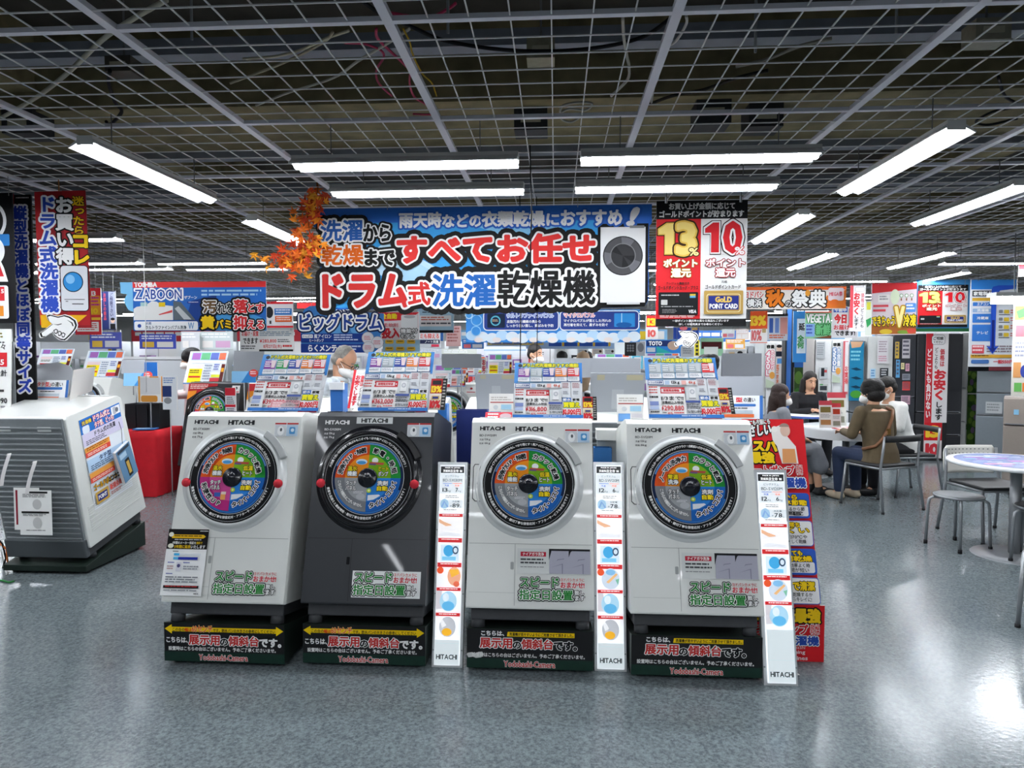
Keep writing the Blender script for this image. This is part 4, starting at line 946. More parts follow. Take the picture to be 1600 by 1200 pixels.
# ================================================================ price boards on the row, and the rows behind
def card(parent, rect_px, board, name, draw, h=.006, label=None):
    """a card clipped to a price board; rect in the board's design units"""
    c = Panel(); c.dim = .8; c.rect = rect_px; c.frame(board.O + board.N * h, board.U, board.V, board.N)
    x0, y0, x1, y1 = rect_px; draw(c, x0, y0, x1, y1)
    o = c.build(name, parent, world=True); put(o, label); return o
TILE = ['#8f4fa0', '#3f9a5a', '#3a4ea4', '#e8833a', '#d8383c']
def price_board(rect, Y, label, price, kg, dry, tiles=(1, 1, 1, 1, 1), lean=33, group='price boards on the nearest row', foot=None, full=True, tagcol=None):
    R = (0, 0, 110, 92)
    p = Panel().px(rect, Y, lean=lean)
    O = p.P((rect[0], rect[1]), 0.0); w, h = p.size
    k = Panel(); k.dim = .76; k.rect = R; k.frame(O, np.array([w / 110, 0, 0]), p.V / np.linalg.norm(p.V) * (h / 92), p.N)
    k.board('#e9ecf0', .006, edge='#cfd6de')
    k.r(0, 0, 110, 34, '#9cc6ea'); k.poly([(0, 0), (0, 34), (6, 34), (10, 6), (10, 0)], '#4f94d8'); k.poly([(104, 0), (106, 34), (110, 34), (110, 0)], '#3f86d0')
    k.t('ドラム式洗濯機おすすめ5つの機能!' if tiles == (1, 1, 1, 1, 1) else 'ドラム式洗濯機おすすめ機能!', 14, 1.5, 104, 7.5, '#f0e436', .05, [(.17, '#2c5a3c')] if full else None); k.c(9, 5, 3.4, '#3a3c40', 2.6)
    for i, c in enumerate(TILE):
        x = 6 + i * 20.2; on = tiles[i]
        k.r(x, 10, x + 18.5, 24, c if on else '#a7b0b4'); k.poly([(x + 10, 10), (x + 12, 22), (x + 17, 22), (x + 18.5, 10)], '#e9d3d6' if on else '#c4cacd'); k.lines(x + 1, 12, x + 11, 22, 3, '#f4f4f4' if on else '#dfe3e4', seed=i); k.r(x, 25, x + 18.5, 32, '#f2f4f6'); k.lines(x + 1, 26.5, x + 17, 30.5, 2, '#8a94a4', seed=i + 3)
    k.r(2, 36, 76, 43.5, '#f2f4f6'); k.r(2, 36, 26, 43.5, '#3d5494'); k.r(3, 37, 25, 42.5, '#f2f4f6'); k.t('ドラム式洗濯機', 4, 38, 24, 41.5, '#2c3c7a', .03)
    k.r(28, 37, 35, 43, '#b8cdea'); k.t(kg + 'kg', 38, 37.5, 50, 42.5, '#26282c', .05); k.r(53, 37, 60, 43, '#f0b6ae'); k.t(dry + 'kg', 64, 37.5, 74, 42.5, '#d8604c', .05)
    k.r(6, 46, 20, 86, '#eef0f2'); k.lines(3, 46, 16, 58, 3, '#d0605c'); k.lines(3, 60, 16, 66, 1, '#333333'); k.r(3, 68, 16, 74, '#7f8fc4'); k.r(3, 75, 16, 80, '#b0c0e0'); k.lines(3, 82, 16, 86, 1, '#333333')
    k.r(58, 46, 76, 66, '#d6dadb'); k.rr(63, 48, 72, 63, '#f0f1f1', 1); k.c(67.5, 54, 3.6, '#b9bec4'); k.c(67.5, 54, 2, '#e4e6e8'); k.lines(62, 63, 72, 65.5, 1, '#777777')
    k.r(56, 67, 78, 70, '#4a5ea4'); k.lines(57, 72, 78, 80, 3, '#5a5e66'); k.t('5年1,199', 58, 81, 78, 85, '#26282c', .02)
    k.r(0, 87, 110, 92, '#2f74c4'); k.lines(48, 88.4, 84, 90.6, 1, '#dfeaf6')
    bl = put(k.build('price_board', world=True), label, 'price board', group)
    def tag(c, x0, y0, x1, y1):
        c.r(x0, y0, x1, y1, tagcol or '#f4f3f1'); c.r(x0, y0, x1, y0 + 9, '#c92e36'); c.r(x0 + 5, y0 + 2, x1 - 5, y0 + 7.5, '#f2e4e4')
        c.t('期間限定特価', x0 + 8, y0 + 2.8, x1 - 8, y0 + 6.6, '#c92e36', .05)
        for xx in (x0 + 2.6, x1 - 2.6): c.poly([(xx + 1.7 * math.sin(a * .628) * (1 if a % 2 == 0 else .45), y0 + 4.8 - 1.7 * math.cos(a * .628) * (1 if a % 2 == 0 else .45)) for a in range(10)][::-1], WH)
        c.t('11/3まで!!', x0 + 3, y0 + 13.5, x1 - 3, y0 + 19, '#26272a', .04); c.t('消費税込み特価', x0 + 4, y0 + 20.5, x1 - 4, y0 + 25, '#26272a', .035)
        c.t('¥' + price, x0 + 1.5, y0 + 27, x1 - 4, y0 + 35, '#c8323a', .035); c.lines(x0 + 4, y0 + 36.5, x0 + 10, y0 + 39, 1, '#444444'); c.t('10%', x0 + 12, y0 + 36.3, x0 + 19, y0 + 39.6, '#c8323a', .03); c.lines(x0 + 21, y0 + 36.5, x1 - 4, y0 + 39.4, 1, '#c8323a'); c.r(x0 + 3, y0 + 41, x1 - 3, y1, '#1c1c1e'); c.lines(x0 + 6, y0 + 41.6, x1 - 6, y1 - .6, 1, '#d8b0b0')
    card(bl, (17, 46, 57, 89), k, 'price_tag', tag)
    if not full: return bl, k
    def leaf_(c, x0, y0, x1, y1):
        c.r(x0, y0, x1, y1, '#d2d6da'); c.r(x0, y0, x1, y0 + 3, '#4a5a80'); c.lines(x0 + 2, y0 + 5, x1 - 2, y0 + 14, 4, '#a06060'); c.lines(x0 + 3, y0 + 18, x1 - 3, y0 + 24, 3, '#7a7e84')
    card(bl, (76, 30, 91, 58), k, 'leaflet', leaf_, .008); card(bl, (92, 30, 107, 58), k, 'leaflet', leaf_, .009)
    def rebate(c, x0, y0, x1, y1):
        c.r(x0, y0, x1, y1, '#e8eaec'); c.r(x0, y0, x0 + 14, y0 + 6, '#2d6ab8'); c.t('節水', x0 + 1, y0 + 1, x0 + 13, y0 + 5, WH, .05); c.t('家電', x0 + 16, y0 + 1, x1 - 2, y0 + 5, '#222222', .06)
        c.t('買替え', x0 + 2, y0 + 7.5, x1 - 2, y0 + 15, '#e8de1c', .09, [(.19, '#4a6a2a')]); c.t('10,000円', x0 + 1, y0 + 18, x1 - 1, y0 + 26, '#d02028', .08, [(.16, '#f6f2f2')]); c.r(x0, y1 - 9, x1, y1, '#b01c26'); c.t('対象商品', x0 + 2, y1 - 8, x1 - 2, y1 - 2.5, WH, .07)
    card(bl, (78, 59, 107, 93), k, 'rebate_card', rebate, .011)
    return bl, k
def point_card(bl, k, x0, y0, x1, y1, h=.004):
    c = Panel(); c.dim = .8; c.rect = (x0, y0, x1, y1); c.frame(k.O + k.N * h, k.U, k.V, k.N); w = x1 - x0; q = y1 - y0
    c.board('#e6dccd', .002); c.r(x0, y0, x0 + w * .72, y0 + q * .48, '#a51c22'); c.rr(x0 + w * .1, y0 + q * .06, x0 + w * .64, y0 + q * .2, '#1c1a1a', 1); c.t('13%', x0 + w * .08, y0 + q * .25, x0 + w * .68, y0 + q * .44, '#f0cc2c', .08); c.r(x0 + w * .72, y0, x1, y1, '#1a1a1c'); c.lines(x0 + w * .76, y0 + 3, x0 + w * .95, y1 - 2, 9, '#a8a4a0')
    c.rr(x0 + w * .12, y0 + q * .56, x0 + w * .6, y0 + q * .68, '#c8ac64', 1); c.r(x0 + w * .18, y0 + q * .585, x0 + w * .54, y0 + q * .655, '#26307a'); c.t('10%', x0 + w * .08, y0 + q * .72, x0 + w * .68, y0 + q * .94, '#c8242c', .09)
    c.build('point_card', bl, world=True)
a, k = price_board((400, 554, 508, 645), 3.80, 'slanted price board reading 395,800 on the white washer with the flyer', '395,800', '13', '7')
def redleaf(c, x0, y0, x1, y1): c.r(x0, y0, x1, y1, '#d8949a'); c.lines(x0 + 3, y0 + 3, x0 + 24, y1 - 3, 3, '#f4dede'); c.c(x1 - 16, (y0 + y1) / 2, 12, '#b8a8aa', 5)
card(a, (34, 76, 78, 92), k, 'leaflet', redleaf, .02, 'red tinted leaflet')
a, k = price_board((568, 550, 674, 645), 3.82, 'slanted price board reading 363,000 on the dark grey washer', '363,000', '13', '7', (1, 0, 1, 1, 1)); point_card(a, k, 110, 42, 136, 88)
a, k = price_board((803, 567, 910, 656), 3.80, 'slanted price board reading 316,800 on the washer right of the dark grey one', '316,800', '12', '6', (1, 0, 1, 1, 1)); point_card(a, k, 110, 56, 132, 93)
a, k = price_board((1010, 559, 1124, 656), 3.78, 'slanted price board reading 290,880 on the washer at the right end of the row', '290,880', '12', '6', (0, 0, 0, 0, 1)); point_card(a, k, 107, 46, 128, 84)
# お安く strip left of the second board, and small standing leaflets
p = Panel().px((548, 578, 568, 638), 3.80, lean=33); p.board('#f0eeec', .003); p.r(548, 578, 552, 638, '#c8303a'); p.rr(556, 579, 565, 584, '#f8f8f8', 1, '#444444', .4); p.vt('価格は', 561, 587, 566, 604, '#c8303a', .05); p.vt('お安くします', 553, 587, 560, 634, '#c8303a', .07); p.vt('どこよりも', 562, 606, 566, 634, '#333333', .03)
p.done('price_sign', 'white and red vertical price strip at the left side of the 363,000 board', 'sign')
def leaflet_stand(rect, Y, label):
    p = Panel().px(rect, Y, lean=12); x0, y0, x1, y1 = rect; w, h = x1 - x0, y1 - y0
    p.board('#ecebe8', .004); p.lines(x0 + 3, y0 + h * .12, x1 - 3, y0 + h * .28, 2, '#b8b4ae'); p.r(x0 + 2, y0 + h * .30, x1, y0 + h * .34, '#a8504a'); p.c(x0 + w * .28, y0 + h * .5, w * .1, '#c8ccd0', h * .08); p.r(x0 + w * .5, y0 + h * .4, x1 - 3, y0 + h * .58, '#9fc6dc'); p.r(x0 + 2, y0 + h * .66, x0 + w * .5, y0 + h * .92, '#6a9ad0'); p.r(x0 + w * .55, y0 + h * .66, x1 - 2, y0 + h * .8, '#c4c0c4')
    p.done('leaflet', label, 'leaflet')
leaflet_stand((764, 615, 802, 658), 3.74, 'curled white leaflet standing left of the 316,800 price board')
leaflet_stand((964, 616, 1005, 662), 3.72, 'white leaflet standing left of the 290,880 price board')
p = Panel().px((758, 644, 800, 657), 3.66, lean=55); p.board('#b02c38', .003); p.lines(762, 646, 780, 655, 2, '#f0d0d0'); p.c(790, 650, 9, '#a08a8e', 4); p.done('leaflet', 'red leaflet lying on the washer top left of the 316,800 board', 'leaflet')

# ---------------------------------------------------------------- second row, backs towards us
R2 = [(-1.78, 'first'), (-1.05, 'second'), (-.30, 'third'), (.47, 'fourth')]
bs = stand(R2[0][0], LY, PI, 'dark stand hidden behind the nearest washers', 0, 'stands behind the nearest row')
bw = washer(slope_top(R2[0][0], LY, PI), PI, 'washer turned away behind the nearest row, its grey back glimpsed between the front ones', 'white', SPB, 'washers turned away behind the nearest row')
for x, _ in R2[1:]:
    for o in (bs, bw):
        c = copy_tree(o); c.location.x += x - R2[0][0]
gray = mat('#a4a8ad', .4, alpha=.93)
def gback(rect, Y, label, mark=True, lean=-20, post=1.0):
    p = Panel().px(rect, Y, lean=lean); x0, y0, x1, y1 = rect; w, h = x1 - x0, y1 - y0
    p.board('#9ea2a8', .006, edge='#8f9398')
    if mark: p.r(x0 + w * .12, y0 + h * .03, x0 + w * .26, y0 + h * .12, '#b0a98e'); p.r(x0 + w * .66, y0 + h * .03, x1 - w * .04, y0 + h * .12, '#b0a98e'); p.r(x0 + w * .4, y0 + h * .28, x0 + w * .62, y0 + h * .62, '#adb1b5')
    return p.done('display_board', label, 'display board', post=post)
gback((744, 584, 806, 650), 4.42, 'grey back of a sign left of the 316,800 price board')
gback((922, 583, 1006, 672), 4.42, 'large grey back of a sign between the two right-hand price boards')
gback((866, 560, 1000, 590), 5.2, 'wide grey sign back above the one between the right-hand price boards', False, -20, 0.0)
gback((1120, 588, 1192, 628), 4.9, 'grey sign back behind the 290,880 price board, beside the comparison poster', False, 0, 0.0)
P = Panel().px((1112, 618, 1192, 668), 4.6, lean=4); P.board('#3f6fb4', .006); P.r(1112, 618, 1187, 664, '#e4e7ea'); P.t('型', 1150, 621, 1160, 628, RED, .05); P.t('の違い', 1162, 621, 1180, 628, '#222222', .03); P.rr(1116, 631, 1181, 635, '#3f6fb4', 1.6); P.lines(1130, 637, 1168, 640, 1, '#444444'); P.r(1130, 641, 1176, 646, '#b9c4ce'); P.r(1130, 647, 1178, 652, '#d4683c'); P.r(1116, 655, 1181, 660, '#5f86c0'); P.t('洗濯の違い', 1134, 656, 1160, 659, WH, .02)
P.done('standing_poster', 'blue framed comparison poster standing behind the right-end washer', 'poster', post=0.0)
def crate(name, rect, Y, d, col, label, cat, lid=None, z0=None):
    """open box seen through the gaps; stands at its own height"""
    x0, y0, x1, y1 = rect; a, b = at(x0, y0, Y), at(x1, y1, Y)
    m = MB(); c = mat(col, .5, noise=.03); w = .008; zb = b[2] if z0 is None else z0
    m.box(a[0], b[0], Y, Y + w, zb, a[2], c); m.box(a[0], b[0], Y + d - w, Y + d, zb, a[2], c); m.box(a[0], a[0] + w, Y + w, Y + d - w, zb, a[2], c); m.box(b[0] - w, b[0], Y + w, Y + d - w, zb, a[2], c); m.box(a[0], b[0], Y + w, Y + d - w, zb, zb + w, c)
    if lid: m.box(a[0] - .005, b[0] + .005, Y - .005, Y + .02, a[2] - .035, a[2] + .01, mat(lid, .5))
    o = put(m.build(name, world=True), label, cat)
    if z0: MB().tube([np.array([(a[0] + b[0]) / 2, Y + d / 2, 0.0]), np.array([(a[0] + b[0]) / 2, Y + d / 2, zb])], .02, '#8a8d90', 8).build('pedestal', o, world=True)
    return o
crate('storage_box', (713, 641, 762, 690), 4.04, .1, '#16286c', 'navy blue box behind the gap right of the dark grey washer', 'box', z0=.86)
crate('storage_box', (516, 600, 536, 650), 4.12, .10, '#2766b0', 'blue box with a white rim in front of the elderly man', 'box', '#eceef0', z0=.95)
crate('storage_box', (684, 632, 698, 662), 4.12, .1, '#2f74c0', 'small blue box at the right of the 363,000 price board', 'box', z0=.95)
crate('storage_box', (928, 700, 956, 727), 4.01, .08, '#2a6cae', 'blue tray with a small part in it, behind the gap between the two right-hand washers', 'box', z0=.70)
m = MB(); a = at(932, 672, 4.02); b = at(984, 690, 4.02); m.box(a[0] + .01, b[0] - .01, 4.11, 4.14, 0, a[2] - .03, mat('#c9ccca', .4)); m.box(a[0], b[0], 4.02, 4.14, a[2] - .06, a[2], mat('#dcdedb', .4)); put(m.build('white_cabinet', world=True), 'white cabinet top glimpsed between the two right-hand washers', 'cabinet')

# ---------------------------------------------------------------- third row, facing us across the aisle
R3Y = 7.1
def far_front(w_, kind):
    pass
specw = dict(sec='ogbm', a=('洗浄力UP・除菌', 'カラッと乾燥', 'タイパ・コスパ', '利便性UP'), i=SPEC[0][1]['i'], arrow=0)
sd = stand(-3.78, R3Y, 0, 'low black stand with red lettering under the black washer behind the left aisle', 1)
wd = washer(slope_top(-3.78, R3Y), 0, 'black washer with a colourful door disc behind the left aisle, beside the red tablecloth', 'black', specw, 'front-loading washers across the aisle')
q = front(out=.003); q.poly([(0, 0), (0, 190), (90, 120), (230, 40), (330, 30), (330, 0)], '#b22a30'); q.poly([(0, 90), (0, 190), (90, 120), (100, 80)], '#e08a2c'); q.lines(20, 14, 230, 70, 3, '#f0d2cc'); q.r(500, 24, 590, 110, '#eceae8'); q.c(550, 54, 12, '#333333', 16); q.r(508, 92, 582, 102, '#c23a3a'); q.r(70, 640, 250, 700, '#e6e8ea'); q.r(190, 650, 230, 690, '#9fd0b0'); q.r(110, 740, 210, 830, '#e6e8ea'); q.r(130, 752, 190, 820, '#8a96c0')
put(q.build('front_stickers', wd), 'red and orange corner print and small white labels')
sw = None
for x, lb in ((-3.10, 'white washer with a red and orange corner print behind the left-end price board'), (-2.45, 'white washer across the aisle behind the elderly man'), (-1.80, 'white washer across the aisle behind the 363,000 price board'), (-1.15, 'white washer across the aisle seen right of the 363,000 price board'), (-.42, 'white washer across the aisle behind the 316,800 price board'), (.3, 'white washer across the aisle behind the grey sign backs')):
    if sw is None:
        ss = stand(x, R3Y, 0, 'low stand of a white washer across the aisle', 0, 'stands across the aisle')
        sw = washer(slope_top(x, R3Y), 0, lb, 'white', specw, 'front-loading washers across the aisle'); x0 = x
        q = front(out=.003); q.poly([(0, 0), (0, 190), (90, 120), (230, 40), (330, 30), (330, 0)], '#c8343a'); q.poly([(0, 90), (0, 190), (90, 120), (100, 80)], '#e08a2c'); q.r(480, 24, 590, 110, '#eceae8'); q.c(540, 50, 14, '#b23a40', 12); q.r(490, 86, 582, 94, '#c23a3a'); q.build('front_stickers', sw)
    else:
        for o in (ss, sw):
            c = copy_tree(o); c.location.x += x - x0
            if o is sw: c['label'] = lb
# white washer further left with its grey-ringed door, turned slightly
sx = at(137, 640, 8.8)[0]
s2 = stand(sx, 8.6, 0, 'low stand of the white washer behind the left one', 0)
w2 = washer(slope_top(sx, 8.6), 0, 'white washer with a grey glass door just behind the left washer seen from behind', 'white', dict(sec='xxgx', a=('', '', '', ''), i=(('', ''),) * 4, arrow=0), None)
def sboard(rect, Y, label, tag='#f0d81c', lean=25, post=1.1):
    p = Panel().px(rect, Y, lean=lean); x0, y0, x1, y1 = rect; w, h = x1 - x0, y1 - y0; X = lambda a: x0 + w * a; Z = lambda a: y0 + h * a
    p.board('#dfe4ea', .006); p.r(X(.05), Z(.02), X(.98), Z(.28), '#a8c8e0'); p.r(X(.08), Z(.05), X(.3), Z(.26), '#9a62a8'); p.r(X(.32), Z(.05), X(.55), Z(.26), '#62a878'); p.r(X(.57), Z(.05), X(.77), Z(.26), '#5a6ab0'); p.r(X(.79), Z(.05), X(.96), Z(.26), '#d86a4c'); p.r(X(.1), Z(.3), X(.97), Z(.36), '#f0f2f4')
    p.r(X(.08), Z(.42), X(.42), Z(.96), tag); p.r(X(.08), Z(.42), X(.42), Z(.54), '#e8d0d0'); p.lines(X(.1), Z(.58), X(.4), Z(.7), 2, '#4a4a20'); p.lines(X(.1), Z(.76), X(.4), Z(.86), 1, '#c02a30', words=False)
    p.lines(X(.46), Z(.42), X(.68), Z(.9), 6, '#8a96a8'); p.lines(X(.7), Z(.4), X(.86), Z(.6), 3, '#5a6ab0'); p.r(X(.68), Z(.72), X(.9), Z(.8), '#d8dc3c'); p.r(X(.66), Z(.82), X(.9), Z(.95), '#c03a40'); p.r(X(.9), Z(.4), X(.99), Z(.95), '#5a2420'); p.r(X(.91), Z(.52), X(.98), Z(.64), '#e8a42c')
    p.r(x0, Z(.97), x1, y1, '#2f74c4'); return p.done('price_board', label, 'price board', 'price boards across the aisle', post=post)
sboard((132, 548, 190, 590), 9.15, 'price board with a yellow tag just left of the foam banner, behind the left washer')
sboard((292, 549, 352, 600), 7.5, 'price board with a yellow tag on the black washer across the aisle')
sboard((676, 570, 732, 602), 7.45, 'price board across the aisle right of the 363,000 board', '#e8eaec')
sboard((762, 553, 800, 586), 7.4, 'price board with a red and yellow tag left of the masked man in a suit', '#f0d81c')
sboard((1008, 552, 1062, 566), 5.6, 'upper edge of a price board peeking over the 290,880 one', '#e8eaec', post=0.0)
sboard((60, 545, 112, 575), 6.3, 'price board across the aisle behind the narrow black sign', '#e8eaec', post=0.0)
sboard((450, 560, 500, 590), 7.5, 'price board across the aisle left of the elderly man', '#e8eaec')
gback((190, 562, 226, 584), 8.4, 'pale grey sign back behind the white washer at the left', False, 10)
gback((365, 548, 412, 580), 7.3, 'pale lilac sign back left of the 395,800 board', False, 10)
def bottle_sign(rect, Y, label):
    p = Panel().px(rect, Y, lean=6); x0, y0, x1, y1 = rect; p.board('#3a86cc', .004); p.poly([(x0, y0), (x0, y1), (x0 + (x1 - x0) * .4, y1), (x0 + (x1 - x0) * .7, y0)], '#8cc4ec'); p.c(x1 - 4, y0 + 3, 7, '#d8504c', 6); p.lines(x1 - 9, y0, x1, y0 + 6, 2, '#f4dede'); return p.done('standing_sign', label, 'sign', post=0.0)
bottle_sign((362, 580, 400, 598), 7.0, 'small blue sign with a round red sticker left of the 395,800 board')
bottle_sign((193, 583, 235, 603), 8.3, 'small blue sign with a round red sticker above the black crates')
P = Panel().px((226, 566, 246, 592), 8.4); P.board('#2a66b0', .01); P.done('storage_box', 'blue panel box standing left of the price board with a yellow tag', 'box', post=0.0)

# red tablecloth table with crates and a booklet
b = at(247, 690, 6.95); t = thing('display_table', 'table under a bright red cloth beside the black washer across the aisle', 'table', (b[0] - .42, 7.22, 0))
m = MB(); n = 48; V = []; w, d = .38, .28
for j in range(9):
    z = .70 * (1 - j / 8) + .005
    for i in range(n):
        g = 2 * PI * i / n; sx_, sy_ = math.cos(g), math.sin(g); q = max(abs(sx_), abs(sy_)); f = 1 + (.05 + .03 * math.sin(i * 2.6)) * j / 8
        V.append((sx_ / q * w * f, sy_ / q * d * f, z))
m.add(V, [(j * n + i, j * n + (i + 1) % n, (j + 1) * n + (i + 1) % n, (j + 1) * n + i)[::-1] for j in range(8) for i in range(n)] + [tuple(range(n))], mat('#c01020', .8, noise=.08, scale=12), True); m.build('tablecloth', t)
MB().box(-w + .02, w - .02, -d + .02, d - .02, .67, .70, '#6a5a4a').build('tabletop', t)
for s1 in (-1, 1):
    for s2 in (-1, 1): MB().tube([(s1 * (w - .06), s2 * (d - .06), 0), (s1 * (w - .06), s2 * (d - .06), .67)], .015, '#55585c', 8).build('leg', t)
for i, (x, lb) in enumerate(((.01, 'black open crate on the red cloth, left one'), (.14, 'black open crate on the red cloth, middle one'), (.28, 'black open crate on the red cloth, nearest the black washer'))):
    cm = MB(); c = mat('#1b1c1f', .45); x += t.location.x
    for bx in ((x - .06, x + .06, 7.12, 7.13), (x - .06, x + .06, 7.31, 7.32), (x - .06, x - .05, 7.13, 7.31), (x + .05, x + .06, 7.13, 7.31)): cm.box(*bx, .712, .98, c)
    cm.box(x - .06, x + .06, 7.13, 7.31, .712, .72, c); put(cm.build('crate', world=True), lb, 'crate')
bk = MB(); bk.T = xform((t.location.x + .24, 7.03, .715), rz=.25); bk.box(-.11, .11, -.075, .075, 0, .012, mat('#3a6aa8', .35)); bk.box(-.09, .05, -.05, .04, .012, .0125, mat('#9fc0dc', .4)); put(bk.build('catalogue', world=True), 'blue booklet lying on the red tablecloth in front of the black crates', 'booklet')
# cardboard display above the crates
P = Panel().px((216, 588, 252, 628), 7.05); P.board('#e6e4e0', .03, edge='#d08a3a'); P.r(216, 588, 219, 628, '#dda050'); P.r(234, 588, 248, 592, '#d08a3a'); P.rr(220, 618, 246, 628, '#c8883a', 3); P.r(219, 590, 250, 616, '#d4d4d4')
P.done('cardboard_display', 'white and orange cardboard display above the black crates on the red table', 'display', post=.7)
P = Panel().px((254, 588, 276, 640), 7.02); P.board('#d6dade', .02); P.r(254, 603, 268, 620, '#2a3868'); P.c(262, 626, 6, '#8a8c90', 5); P.lines(256, 590, 274, 600, 3, '#6a86b4'); P.done('standing_sign', 'narrow pale sign beside the black washer, above the red tablecloth', 'sign', post=0.0)
P = Panel().px((352, 606, 368, 648), 7.0); P.board('#d8d8dc', .02); P.r(352, 606, 368, 618, '#c02a38'); P.lines(354, 620, 366, 632, 4, '#5a5e66'); P.r(352, 632, 368, 636, '#c02a38'); P.lines(354, 638, 366, 646, 3, '#5a5e66'); P.done('standing_sign', 'narrow white and red sign right of the black washer', 'sign', post=0.0)

# ---------------------------------------------------------------- fourth row and more boards, seen over the nearer ones
for x, lb in ((-2.9, 'far white washer in the fourth row, behind the elderly man'), (-2.0, 'far white washer in the fourth row, left of the masked man in a suit'), (-1.1, 'far white washer in the fourth row, below the cloud banner')):
    for o in (ss, sw):
        c = copy_tree(o); c.location.x = x; c.location.y += 2.6
        if o is sw: c['label'] = lb
sboard((640, 557, 676, 583), 7.6, 'small price board just right of the top of the 363,000 board', '#e8eaec')
sboard((704, 577, 728, 604), 7.3, 'narrow price board with a red sticker above the white washer across the aisle', '#e8b0a8')
sboard((728, 556, 758, 588), 7.5, 'price board left of the grey sign back at the 316,800 board', '#ecdcdc')
sboard((480, 553, 512, 580), 9.8, 'distant price board left of the elderly man, under the big drum sign', '#f0d81c', post=0.0)
sboard((690, 553, 728, 572), 9.9, 'distant price board below the pinkish notice sheet', '#e8eaec')
sboard((930, 553, 985, 572), 9.7, 'distant price board under the right end of the cloud banner', '#e8eaec', post=0.0)
sboard((365, 552, 396, 572), 9.8, 'distant price board between the two left price boards with yellow tags', '#e8eaec', post=0.0)
gback((690, 553, 752, 575), 6.9, 'pale grey board behind the gap right of the 363,000 board', False, 0, 0.0)
gback((596, 545, 640, 556), 8.4, 'pale grey board behind the top of the 363,000 board', False, 0, 0.0)
gback((1128, 552, 1190, 592), 7.4, 'pale grey board behind the poster about washing types at right', False, 0, 0.0)
p = Panel().px((752, 560, 760, 592), 7.2); p.board('#e8e4e2', .004); p.vt('お安く', 753.5, 562, 758.5, 590, '#d0343c', .08); p.done('price_sign', 'thin white strip with red lettering above the navy box', 'sign', post=0.0)
for px, py, Yc, z0, z1, r, col, lb in ((828, 240, 4.05, 1.95, GRID_Z, .004, '#141416', 'black cord dropping from the grid between the two front lights'), (812, 520, 5.3, 1.15, GRID_Z, .004, '#17171a', 'black cord hanging below the big banner, left one of two'), (838, 520, 5.35, 1.15, GRID_Z, .003, '#17171a', 'black cord hanging below the big banner, right one of two'), (226, 500, 6.4, 1.15, GRID_Z, .004, '#dcdcda', 'white cord hanging in front of the blue banner with the shirt')):
    q = at(px, py, Yc); put(MB().tube([(q[0], Yc, z0), (q[0] + .01, Yc, (z0 + z1) / 2), (q[0], Yc, z1)], r, col, 6).build('power_cable', world=True), lb, 'cable')
# ================================================================ signs and shelves farther back
def S(name, label, rect, Y, col, draw=None, yaw=0, lean=0, cat='sign', group=None, hang=None, post=None, t=.008, poly=None, dim=.93):
    p = Panel(); p.dim = dim; p.px(rect, Y, yaw, lean); p.board(col, t, poly)
    if draw: draw(p)
    if hang == 1: hang = [(rect[0] * .85 + rect[2] * .15, GRID_Z), (rect[0] * .15 + rect[2] * .85, GRID_Z)]
    return p.done(name, label, cat, group, cords=hang, post=post)
def d(p):
    p.r(208, 440, 416, 449, '#e23a3c'); p.t('TOSHIBA', 211, 441, 246, 447.5, WH, .09)
    for q, c in (([(320, 450), (416, 450), (416, 470), (340, 500), (312, 480)], '#2f6fc6'), ([(300, 470), (340, 460), (330, 517), (290, 500)], '#1c3f86'), ([(340, 490), (370, 480), (416, 500), (416, 517), (330, 517)], '#4a9ad8')): p.poly(q, c)
    p.t('ZABOON', 211, 451, 286, 468, '#f2f4f6', .03, [(.13, '#f2f4f6')]); p.t('ZABOON', 212, 452, 285, 467, '#2a4a9a', .02); p.t('ザブーン', 289, 462, 309, 467, WH, .03)
    p.lines(316, 453, 414, 465, 2, '#a6d2f4')
    p.poly([(209, 482), (209, 500), (271, 500), (271, 478), (252, 476), (246, 471), (238, 470), (232, 474), (228, 477), (214, 479)], '#dcdcda'); p.r(220, 472, 231, 478, '#9fc0c0'); p.r(249, 472, 259, 479, '#e0bc1c'); p.poly([(248, 491), (270, 484), (270, 488), (250, 492)], '#c84848')
    p.poly([(272, 470), (284, 472), (306, 500), (272, 500)], '#5a646c'); p.poly([(274, 482), (280, 478), (300, 499), (288, 499)], '#b8bcbe'); p.r(294, 471, 312, 474, '#2a3a8a'); p.lines(296, 471.5, 311, 473.5, 1, '#d0d4e8')
    p.rr(210, 502, 310, 516, '#e6e8ea', 3); p.c(218, 509, 3, '#2a4a9a', 3); p.t('抗菌', 228, 503, 237, 507, '#3a5a8a', .02); p.t('ウルトラファインバブル洗浄', 228, 508.5, 292, 514.5, '#2a3a4a', .03); p.t('W', 295, 504, 304, 514, '#5a8ac0', .03)
    ko = [(.3, '#141414'), (.13, WH)]
    p.t('汚', 319, 470, 339, 489, '#6e5436', .06, ko); p.t('れを', 341, 474, 366, 489, '#2a2a2a', .05, ko); p.t('落', 367, 469, 388, 489, '#d8363a', .06, ko); p.t('とす', 389, 475, 413, 488, '#d8363a', .06, ko)
    p.t('黄', 316, 494, 336, 514, '#f2c81c', .06, [(.22, '#141414')]); p.t('バミ', 338, 500, 362, 513, '#e8c024', .06, [(.2, '#141414')]); p.t('抑', 367, 494, 386, 514, '#d8363a', .06, ko); p.t('える', 388, 501, 413, 514, '#d8363a', .06, ko)
S('hanging_banner', 'red topped blue banner with a white shirt picture and yellow slogans at the left', (208, 440, 416, 517), 6.6, '#2c68b8', d, hang=[(216, GRID_Z), (390, GRID_Z)])
